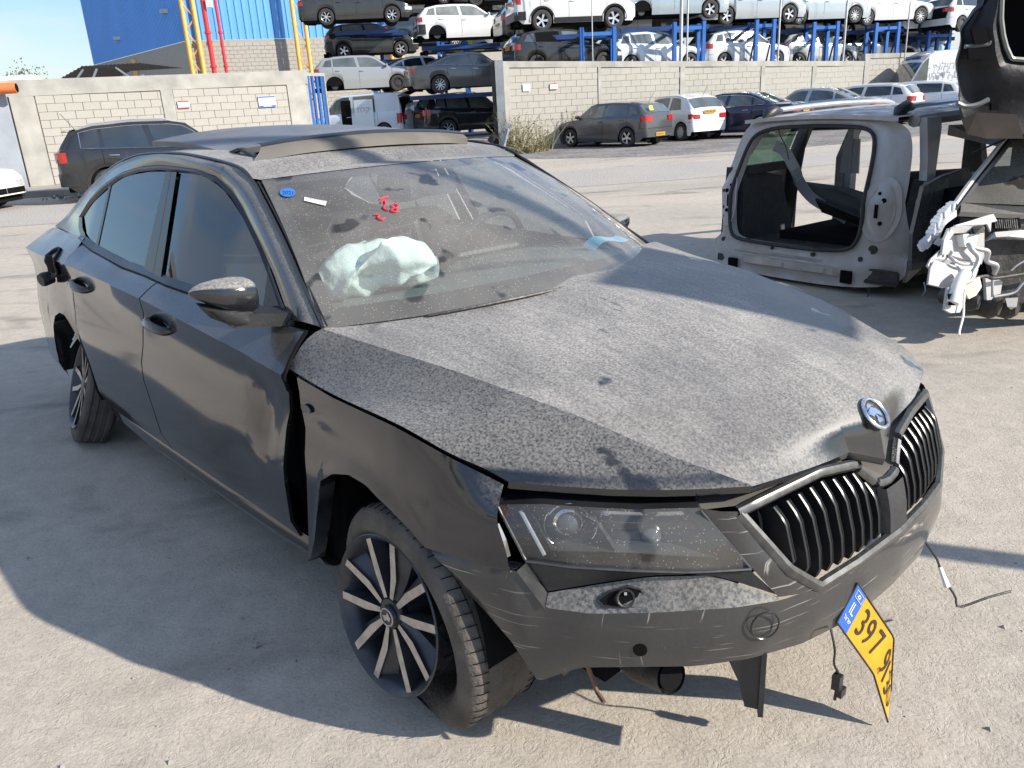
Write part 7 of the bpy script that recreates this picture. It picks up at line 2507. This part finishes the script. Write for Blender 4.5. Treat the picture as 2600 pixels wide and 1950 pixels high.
# sides
LEN = 3.0
def side_w(x, z): return .93 - .0 * x - .30 * max(0, z - .86) - (.035 if z < .2 else 0) - .03 * max(0, .1 - abs(x - .3))
def side_plate(mb, poly, sg, th=.03, holes=()):
    # polygon in (x,z) thickened inward
    P = [(x, sg * side_w(x, z), z) for x, z in poly]; Q = [(x, sg * (side_w(x, z) - th), z) for x, z in poly]
    n = len(P); mb.add(P + Q, [tuple(range(n)), tuple(range(2 * n - 1, n - 1, -1))] + [(i, i + n, (i + 1) % n + n, (i + 1) % n) for i in range(n)])
for sg in (-1, 1):
    # quarter panel below the window with a cut wheel arch
    mb = MB(); arch = [(.72 + .36 * math.cos(a), .20 + .36 * math.sin(a)) for a in np.linspace(PI, 0, 14)]
    side_plate(mb, [(.20, .10)] + arch + [(1.12, .14), (1.14, .5), (1.10, .86), (.30, .86), (.20, .72)], sg); mb.build('quarter_panel', SH, shell, 30, fixn=True)
    mb = MB(); side_plate(mb, [(.27, .86), (.38, .86), (.60, 1.22), (.62, 1.30), (.42, 1.30), (.33, 1.0)], sg, .06); mb.build('rear_pillar', SH, shell, fixn=True)
    mb = MB(); side_plate(mb, [(1.06, .16), (1.14, .16), (1.20, .86), (1.25, 1.22), (1.17, 1.22), (1.10, .86)], sg, .10); mb.build('centre_pillar', M['dark_metal'], shell, fixn=True)
    mb = MB(); side_plate(mb, [(1.92, .16), (2.04, .16), (2.06, .86), (2.10, 1.22), (2.02, 1.22), (1.96, .86)], sg, .10); mb.build('centre_pillar', M['dark_metal'], shell, fixn=True)
    mb = MB(); mb.bar((2.9, sg * .88, .85), (2.25, sg * .70, 1.24), .07, .06); mb.build('windshield_pillar', M['dark_metal'], shell)
    mb = MB(); side_plate(mb, [(1.10, .08), (2.9, .08), (2.9, .18), (1.10, .18)], sg, .12); mb.build('sill', SH, shell, fixn=True)
    mb = MB(); P = [(x, sg * (.70 + .02 * math.sin(x)), 1.27 + .025 * math.sin(PI * x / 2.6)) for x in np.linspace(.40, 2.5, 14)]
    mb.tube(P, .05, 8); mb.build('cant_rail', SH, shell, 40)
    mb = MB(); P = crom([(.36, sg * .60, 1.32), (.44, sg * .60, 1.37), (.62, sg * .605, 1.385), (1.4, sg * .61, 1.40), (2.2, sg * .60, 1.385), (2.4, sg * .60, 1.34)], 24); mb.tube(P, .022, 8); 
    mb.tube([(.33, sg * .60, 1.315), (.38, sg * .60, 1.35), (.47, sg * .60, 1.385), (.56, sg * .60, 1.37)], [.02, .05, .045, .025], 8, 1)
    mb.build('roof_rail', [M['alloy'], M['black_plastic']], shell, 45)
# rear side windows (quarter glass still in place, greenish)
M['green_glass'] = glassmat('green_glass', (.45, .58, .52), dust=.1)
for sg in (1,):
    mb = MB(); P = [(x, sg * (side_w(x, z) - .02), z) for x, z in [(.40, .88), (1.06, .88), (1.12, 1.20), (.60, 1.20)]]; mb.sheet(P, .004); mb.build('quarter_glass', M['green_glass'], shell)
# roof
mb = MB(); G = [[(x + .0, y, 1.315 + .035 * math.sin(PI * min(1, max(0, (x - .3) / 2.3))) + .03 * (1 - (y / .7) ** 2)) for y in np.linspace(-.70, .70, 11)] for x in np.linspace(.20, 2.6, 20)]
G = np.array(G); mb.grid(G, flip=True); G2 = G.copy(); G2[:, :, 2] -= .03; mb.grid(G2); mb.grid(np.array([G[0], G2[0]])); mb.build('roof', SH, shell, 30)
mb = MB(); mb.box((.04, -.82, .10), (2.9, .82, .16)); mb.box((.06, -.60, .26), (.5, .60, .31)); mb.build('floor', M['dark_metal'], shell)
# interior left: dark trims, bent strap, slanted panel
mb = MB(); mb.add(*_hull([(.12, .86, .30), (.12, .60, .30), (.95, .86, .22), (.95, .66, .22), (.15, .84, .92), (.15, .66, .92), (.75, .84, .80), (.75, .70, .80)])); mb.box((.2, .62, .86), (.75, .70, .93)); mb.build('side_trim', M['seat_fabric'], shell)
mb = MB(); mb.add(*_hull([(.4, -.86, .22), (.4, -.66, .22), (1.6, -.86, .2), (1.6, -.7, .2), (.5, -.84, .84), (.5, -.7, .84), (1.5, -.82, .80), (1.5, -.7, .80)])); mb.build('side_trim', M['seat_fabric'], shell)
mb = MB(); P = crom([(.50, .60, 1.08), (.54, .52, 1.03), (.60, .44, .86), (.66, .42, .74), (.75, .34, .60), (.85, .2, .50), (.9, .08, .42)], 26)
for i in range(len(P) - 1): mb.bar(P[i], P[i + 1], .03, .09)
mb.build('bent_strap', M['grey_steel'], shell, 40)
mb = MB(); mb.sheet([(.70, .44, .76), (.78, .38, .60), (.95, -.55, .34), (1.2, -.60, .40), (1.1, -.12, .60), (.95, .16, .70)], .03); mb.build('loose_panel', M['dash_plastic'], shell)
mb = MB(); mb.sheet([(.72, .30, .60), (.80, .28, .48), (.9, -.55, .26), (.7, -.56, .36)], .02); mb.build('loose_panel', M['dark_metal'], shell)
mb = MB(); mb.box((.3, -.5, .31), (1.8, .35, .38)); mb.box((1.0, -.45, .38), (1.25, -.1, .47)); mb.build('floor_clutter', M['dark_void'], shell)
for P in ([(.32, .44, 1.25), (.34, .43, 1.18), (.36, .38, 1.08), (.34, .33, .98)], [(-.0, -.72, .08), (-.02, -.72, .0), (-.04, -.70, -.02)]):
    mb = MB(); mb.tube(crom(P, 12), .005, 5); mb.build('hanging_wire', M['black_plastic'], shell)
mb = MB(); mb.sheet([(1.12, .30, 1.1), (1.13, .16, 1.1), (1.12, .14, .80), (1.11, .32, .80)], .02); mb.bar((1.15, .25, 1.2), (1.12, .22, .3), .09, .06); mb.build('seat_belt_tower', M['grey_steel'], shell)
# loose door skin leaning on its right side
mb = MB(); mb.sheet([(.10, -.97, .84), (.30, -1.0, .90), (.62, -1.02, .93), (.80, -1.03, .76), (.86, -1.02, .52), (.74, -.98, .22), (.12, -.94, .22), (.06, -.95, .5)], .03); mb.add([(.55 + .09 * math.cos(a), -1.022, .60 + .15 * math.sin(a)) for a in np.linspace(0, 2 * PI, 21)[:-1]], [tuple(range(20))], 1)
o = mb.build('leaning_panel', [dusty_paint('panel_grey', (.10, .11, .12), amount=.5, side=.35, scale=8), M['dark_void']], shell, fixn=False)
# support blocks under the shell
mb = MB(); mb.box((.3, -.6, 0), (.6, .6, .10)); mb.box((2.2, -.6, 0), (2.5, .6, .08)); mb.build('timber_support', M['rust'], shell)

# ================================================================ cut front car, white, at the right edge
WP = dusty_paint('torn_white', (.47, .47, .48), dust=(.36, .32, .27), amount=.7, up=.5, scale=9, rough=.45, side=.4)
front = empty('cut_front_wreck', (2.95, 4.7, 0), 0, 'white scrap car with its front end torn off and a dusty windshield, right edge', 'scrap car')
org = np.array([2.95, 4.7, 0])
c9 = lambda x, y, Y: at(2350 + x / 2.764, 200 + y / 2.764, Y) - org


def poly9(mb, pts, th=.01, mi=0): mb.sheet([c9(*p) for p in pts], th, mi)


M['ws_dusty'] = glassmat('ws_dusty', (.45, .50, .50), dust=.55, dcol=(.30, .29, .26))
mb = MB(); G = []
for t in np.linspace(0, 1, 10):
    a = c9(590 + 0, 425, 5.25) * (1 - t) + c9(275, 870, 4.85) * t
    b = c9(1500, 425, 5.45) * (1 - t) + c9(1700, 960, 5.0) * t
    G.append([lerp(a, b, s) + np.array([0, -.10, .02]) * math.sin(PI * s) for s in np.linspace(0, 1, 12)])
mb.grid(np.array(G), flip=True); mb.build('windshield', M['ws_dusty'], front, 60)
mb = MB(); mb.tube(crom([c9(600, 405, 5.3), c9(480, 560, 5.12), c9(350, 720, 4.98), c9(230, 880, 4.86), c9(190, 930, 4.8)], 16), [.030] * 16, 8); mb.build('windshield_pillar', M['trim_black'], front, 40)
mb = MB(); mb.tube(crom([c9(560, 420, 5.25), c9(440, 570, 5.08), c9(310, 735, 4.93), c9(205, 880, 4.82)], 16), .016, 6); mb.build('pillar_edge', WP, front, 40)
mb = MB(); mb.tube([c9(330, 522, 5.2), c9(560, 425, 5.2)], .006, 6); mb.build('stay_rod', M['black_plastic'], front)
# cowl and firewall
mb = MB(); poly9(mb, [(235, 905, 4.85), (700, 935, 4.95), (1300, 960, 5.0), (1300, 1000, 4.9), (690, 985, 4.85), (230, 965, 4.75)], .03); mb.build('cowl', dusty_paint('cowl_grey', (.10, .10, .10), side=.5, amount=.7), front)
mb = MB()
poly9(mb, [(240, 975, 4.88), (1300, 1000, 5.0), (1300, 1560, 5.0), (480, 1560, 4.9), (420, 1300, 4.9), (240, 1200, 4.9)], .05)
mb.build('firewall', M['dark_metal'], front)
mb = MB(); poly9(mb, [(470, 985, 4.84), (640, 965, 4.86), (655, 1050, 4.84), (490, 1060, 4.82)], .02)
for k in range(11): 
    poly9(mb, [(478 + 15 * k, 990, 4.82), (485 + 15 * k, 990, 4.82), (492 + 15 * k, 1052, 4.80), (485 + 15 * k, 1052, 4.80)], .01, 1)
mb.build('air_intake', [M['dark_void'], M['dark_metal']], front)
mb = MB(); poly9(mb, [(400, 1150, 4.80), (460, 1085, 4.80), (640, 1070, 4.82), (1300, 1100, 4.9), (1300, 1140, 4.9), (690, 1130, 4.8), (560, 1115, 4.78), (470, 1120, 4.78)], .03); mb.build('cross_member', WP, front)
# crumpled fender rail running down the left
mb = MB()
P = crom([c9(190, 900, 4.80), c9(150, 930, 4.74), c9(90, 990, 4.68), c9(50, 1060, 4.62), c9(20, 1130, 4.58), c9(-40, 1190, 4.56)], 16)
for i, (a, b) in enumerate(zip(P[:-1], P[1:])): mb.bar(a, b, .035 + .012 * math.sin(i * 2.1), .07 - .025 * (i / 16))
P = crom([c9(190, 940, 4.76), c9(110, 1000, 4.70), c9(80, 1060, 4.65), c9(60, 1120, 4.62), c9(110, 1150, 4.60)], 12)
for a, b in zip(P[:-1], P[1:]): mb.bar(a, b, .05, .04)
mb.build('fender_rail', dusty_paint('rail_white', (.55, .58, .62), amount=.4, side=.3), front, 30)
mb = MB(); mb.add(*_hull([c9(-20, 1140, 4.7), c9(95, 1130, 4.7), c9(110, 1180, 4.6), c9(30, 1200, 4.6), c9(0, 1160, 4.8), c9(100, 1150, 4.9)])); mb.build('crushed_lamp', M['dark_void'], front)
# torn white inner wing: several folded plates
mb = MB()
poly9(mb, [(195, 1030, 4.62), (300, 1000, 4.66), (430, 955, 4.70), (465, 950, 4.72), (490, 1000, 4.72), (450, 1010, 4.70), (445, 1075, 4.70), (420, 1020, 4.68), (330, 1040, 4.66), (200, 1050, 4.62)], .012)
poly9(mb, [(165, 1050, 4.55), (195, 1035, 4.6), (400, 1040, 4.64), (400, 1240, 4.66), (380, 1300, 4.66), (190, 1290, 4.6), (140, 1230, 4.52), (115, 1250, 4.48), (130, 1120, 4.5)], .012)
poly9(mb, [(165, 1050, 4.50), (130, 1130, 4.44), (115, 1240, 4.42), (145, 1215, 4.48), (160, 1140, 4.52)], .012)
poly9(mb, [(105, 1200, 4.46), (40, 1260, 4.38), (15, 1310, 4.35), (35, 1330, 4.36), (60, 1280, 4.4), (150, 1300, 4.48), (300, 1330, 4.56), (370, 1330, 4.6), (380, 1290, 4.62), (180, 1280, 4.56)], .012)
poly9(mb, [(35, 1330, 4.34), (20, 1440, 4.32), (130, 1465, 4.36), (270, 1440, 4.44), (350, 1400, 4.5), (372, 1335, 4.58), (250, 1320, 4.52), (140, 1290, 4.46), (60, 1280, 4.36)], .012)
poly9(mb, [(270, 1440, 4.40), (365, 1390, 4.50), (380, 1460, 4.50), (340, 1520, 4.46), (290, 1545, 4.42), (265, 1500, 4.40)], .012, 1)
poly9(mb, [(140, 1465, 4.30), (265, 1448, 4.38), (262, 1560, 4.36), (225, 1640, 4.32), (160, 1645, 4.28), (118, 1620, 4.26), (125, 1570, 4.28)], .014)
poly9(mb, [(400, 1400, 4.75), (470, 1390, 4.78), (520, 1420, 4.8), (500, 1540, 4.8), (410, 1550, 4.76)], .02)
mb.build('inner_wing', [WP, M['plate_yellow'] if False else simple('cream_primer', (.62, .55, .38), .6, var=.1)], front, kind='stuff')
mb = MB(); poly9(mb, [(155, 1510, 4.255), (215, 1500, 4.28), (210, 1590, 4.27), (160, 1590, 4.25)], .01); mb.build('cut_out', M['dark_void'], front)
mb = MB(); poly9(mb, [(205, 1092, 4.56), (310, 1092, 4.62), (295, 1180, 4.60), (220, 1180, 4.56)], .05); mb.build('washer_tank', M['off_white'], front)
mb = MB(); mb.add(*_hull([c9(325, 1040, 4.6), c9(410, 1030, 4.62), c9(415, 1080, 4.6), c9(330, 1090, 4.58), c9(370, 1020, 4.7), c9(350, 1090, 4.5)])); mb.add(*_hull([c9(200, 1085, 4.55), c9(320, 1075, 4.6), c9(318, 1095, 4.58), c9(200, 1097, 4.54), c9(260, 1090, 4.5)])); mb.build('strut_mount', M['dark_metal'], front)


def tube9(pts, r, name, mat, n=24, seg=8, cap=True):
    mb = MB(); mb.tube(crom([c9(*p) for p in pts], n), r, seg); return mb.build(name, mat, front, 50)


tube9([(280, 1370, 4.38), (255, 1400, 4.34), (225, 1460, 4.30), (205, 1520, 4.27), (190, 1575, 4.25)], .034, 'coolant_hose', M['off_white'], 18, 12)
tube9([(300, 1160, 4.5), (325, 1200, 4.46), (370, 1250, 4.46), (360, 1310, 4.44), (330, 1360, 4.42), (320, 1410, 4.40), (260, 1440, 4.38)], .014, 'metal_pipe', M['galv'])
tube9([(310, 1180, 4.55), (380, 1195, 4.55), (440, 1215, 4.56), (430, 1280, 4.58), (500, 1310, 4.6), (480, 1370, 4.62)], .014, 'metal_pipe', M['galv'])
tube9([(360, 1395, 4.6), (430, 1385, 4.62), (470, 1400, 4.66), (560, 1390, 4.7), (691, 1370, 4.75), (900, 1350, 4.8)], .012, 'metal_pipe', M['dark_metal'])
tube9([(470, 1400, 4.66), (470, 1530, 4.66)], .008, 'wire', M['galv'])
tube9([(480, 1530, 4.6), (620, 1500, 4.6), (690, 1430, 4.6), (800, 1400, 4.6)], .008, 'wire', M['galv'])
tube9([(600, 1345, 4.6), (640, 1310, 4.6), (691, 1280, 4.6), (760, 1250, 4.6)], .006, 'wire', M['galv'])
tube9([(170, 1250, 4.44), (210, 1280, 4.42), (260, 1300, 4.44), (330, 1300, 4.48)], .010, 'wire', M['galv'])
tube9([(255, 1440, 4.36), (275, 1480, 4.34), (268, 1560, 4.30), (265, 1660, 4.25), (240, 1760, 4.15), (235, 1800, 4.1)], .006, 'dangling_cable', M['off_white'])
tube9([(-10, 1430, 5.5), (0, 1480, 5.45), (-20, 1520, 5.4)], .006, 'wire', M['grey_steel'])
for x, y, Y, r in ((320, 1565, 4.7, .06), (470, 1585, 4.8, .09), (600, 1580, 4.9, .1)):
    mb = MB(); c = c9(x, y, Y); mb.tube([c + [-.05, .2, 0], c, c + [.03, -.03, 0]], [r, r, r * .7], 14); mb.build('suspension_part', M['dark_metal'], front, 40)
mb = MB(); mb.add(*_hull([c9(560, 1540, 4.6), c9(650, 1535, 4.6), c9(640, 1600, 4.6), c9(575, 1600, 4.6), c9(560, 1540, 4.8), c9(650, 1535, 4.8), c9(600, 1620, 4.7)])); mb.build('subframe', WP, front)
# the rest of its body behind
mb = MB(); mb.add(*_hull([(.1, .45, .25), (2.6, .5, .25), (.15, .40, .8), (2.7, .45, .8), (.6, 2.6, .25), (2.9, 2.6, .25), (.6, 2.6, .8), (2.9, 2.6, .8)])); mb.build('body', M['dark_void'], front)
mb = MB(); mb.add(*_hull([(.34, .66, 1.12), (2.2, .70, 1.12), (.40, .70, 1.20), (2.2, .72, 1.20), (.8, 2.2, 1.12), (2.5, 2.2, 1.14), (.8, 2.2, 1.2), (2.5, 2.2, 1.2)])); mb.build('roof', M['dark_metal'], front)

# ---- dark wreck lying on top of it
DW = simple('burnt_dark', (.011, .011, .014), .5, var=.8, vscale=4, bump=.4, bscale=11, spec=.3)
topc = empty('burnt_wreck', (3.2, 5.0, 1.25), 0, 'blackened scrap car body piled on top of the white wreck at the top right', 'scrap car')
og2 = np.array([3.2, 5.0, 1.25])
sil = [(2500, -70), (2493, 0), (2460, 25), (2437, 63), (2427, 114), (2424, 162), (2427, 253), (2437, 299), (2453, 339), (2503, 351), (2600, 355), (2760, 350), (2900, 330), (2900, -70)]
A = np.array([at(x, y, 4.75) - og2 for x, y in sil])
ctr = A.mean(0)
mb = MB()
rings = []
for t, sc2, off in ((0, .93, -.0), (.03, .985, .0), (.10, 1.0, 0), (.6, 1.0, 0), (1.0, .96, 0)):
    rings.append(np.array([ctr + (p - ctr) * sc2 + np.array([1.25, 1.9, .05]) * t * 1.0 for p in A]))
R5 = np.array([closed_res(r_, 72) for r_ in rings])
for k in range(5):
    for j in range(72):
        R5[k, j] += np.array([math.sin(j * .7) * .006, math.sin(j * .5 + k) * .006, math.cos(j * .6 + k) * .006])
mb.grid(R5, closed_v=True)
mb.build('body', DW, topc, 35)
# front face with recesses, built as rings toward the window hole
WHl = [(2539, -60), (2537, 15), (2536, 50), (2541, 90), (2549, 121), (2562, 150), (2600, 153), (2700, 150), (2830, 130), (2850, 60), (2850, -20), (2840, -60), (2700, -62), (2600, -62)]
Bq = np.array([at(x, y, 4.72) - og2 for x, y in WHl])
Hh = closed_res(Bq, 72)
mb = MB(); rg2 = []
def ang_sort(P, c):
    a = np.arctan2(P[:, 2] - c[2], P[:, 0] - c[0]); return P[np.argsort(a)]
cw_ = Bq.mean(0)
oo = ang_sort(R5[0].copy(), cw_); hh2 = ang_sort(Hh.copy(), cw_)
for t in np.linspace(0, 1, 8):
    q = lerp(oo, hh2, t); q[:, 1] += .03 * math.sin(t * 7) - .02 * t; rg2.append(q)
mb.grid(np.array(rg2), closed_v=True); dd = hh2 + [.02, .25, 0]; mb.grid(np.array([rg2[-1], dd]), closed_v=True); mb.add(dd, [tuple(range(72))], 1)
mb.build('rear_face', [DW, M['dark_void']], topc, 35)
mb = MB(); mb.tube(hh2 + [0, -.02, 0], .014, 6, closed=True); mb.build('window_frame', M['alloy'] if False else simple('worn_edge', (.20, .21, .20), .4, .4, var=.3, vscale=6), topc, 50)
for P in ([(2462, 75), (2500, 70), (2505, 108), (2470, 112)], [(2452, 125), (2512, 122), (2508, 150), (2455, 150)], [(2512, 262), (2530, 262), (2530, 280), (2512, 280)]):
    mb = MB(); mb.sheet([at(x, y, 4.66) - og2 for x, y in P], .02); mb.build('cavity', M['dark_void'], topc)
mb = MB(); mb.tube(crom([at(x, y, 4.66) - og2 for x, y in [(2450, 118), (2480, 116), (2508, 112), (2512, 104)]], 10), .012, 6); mb.build('edge_lip', simple('scuffed', (.10, .11, .11), .4, var=.4, vscale=8), topc, 50)
mb = MB(); mb.tube(crom([at(x, y, 4.64) - og2 for x, y in [(2430, 262), (2450, 270), (2480, 266), (2510, 252)]], 12), .014, 6)
mb.build('edge_lip', simple('scuffed', (.10, .11, .11), .4, var=.4, vscale=8), topc, 50)
mb = MB(); mb.add(*_hull([at(x, y, Y) - og2 for x, y, Y in [(2440, 302, 4.62), (2455, 340, 4.62), (2505, 352, 4.62), (2600, 352, 4.62), (2580, 290, 4.60), (2480, 286, 4.60), (2450, 320, 4.8), (2560, 350, 4.9)]])); mb.build('scorched_valance', simple('scorched_brown', (.035, .025, .02), .6, var=.5, vscale=6), topc)

# ---- unseen post known by its strip of shade; board added to shade the bonnet
r = empty('shade_board_post', (4.31, 1.26, 0), math.atan2(.38, -.925) + PI / 2, 'tall unseen post outside the right edge with a square board added to shade the bonnet', 'post')
mb = MB(); mb.tube([(0, 0, 0), (0, 0, 5.6)], .055, 12); mb.build('post', M['galv'], r, 40)
mb = MB(); mb.box((-.30, -.03, 2.72), (.36, .03, 3.28)); mb.build('board', M['off_white'], r)
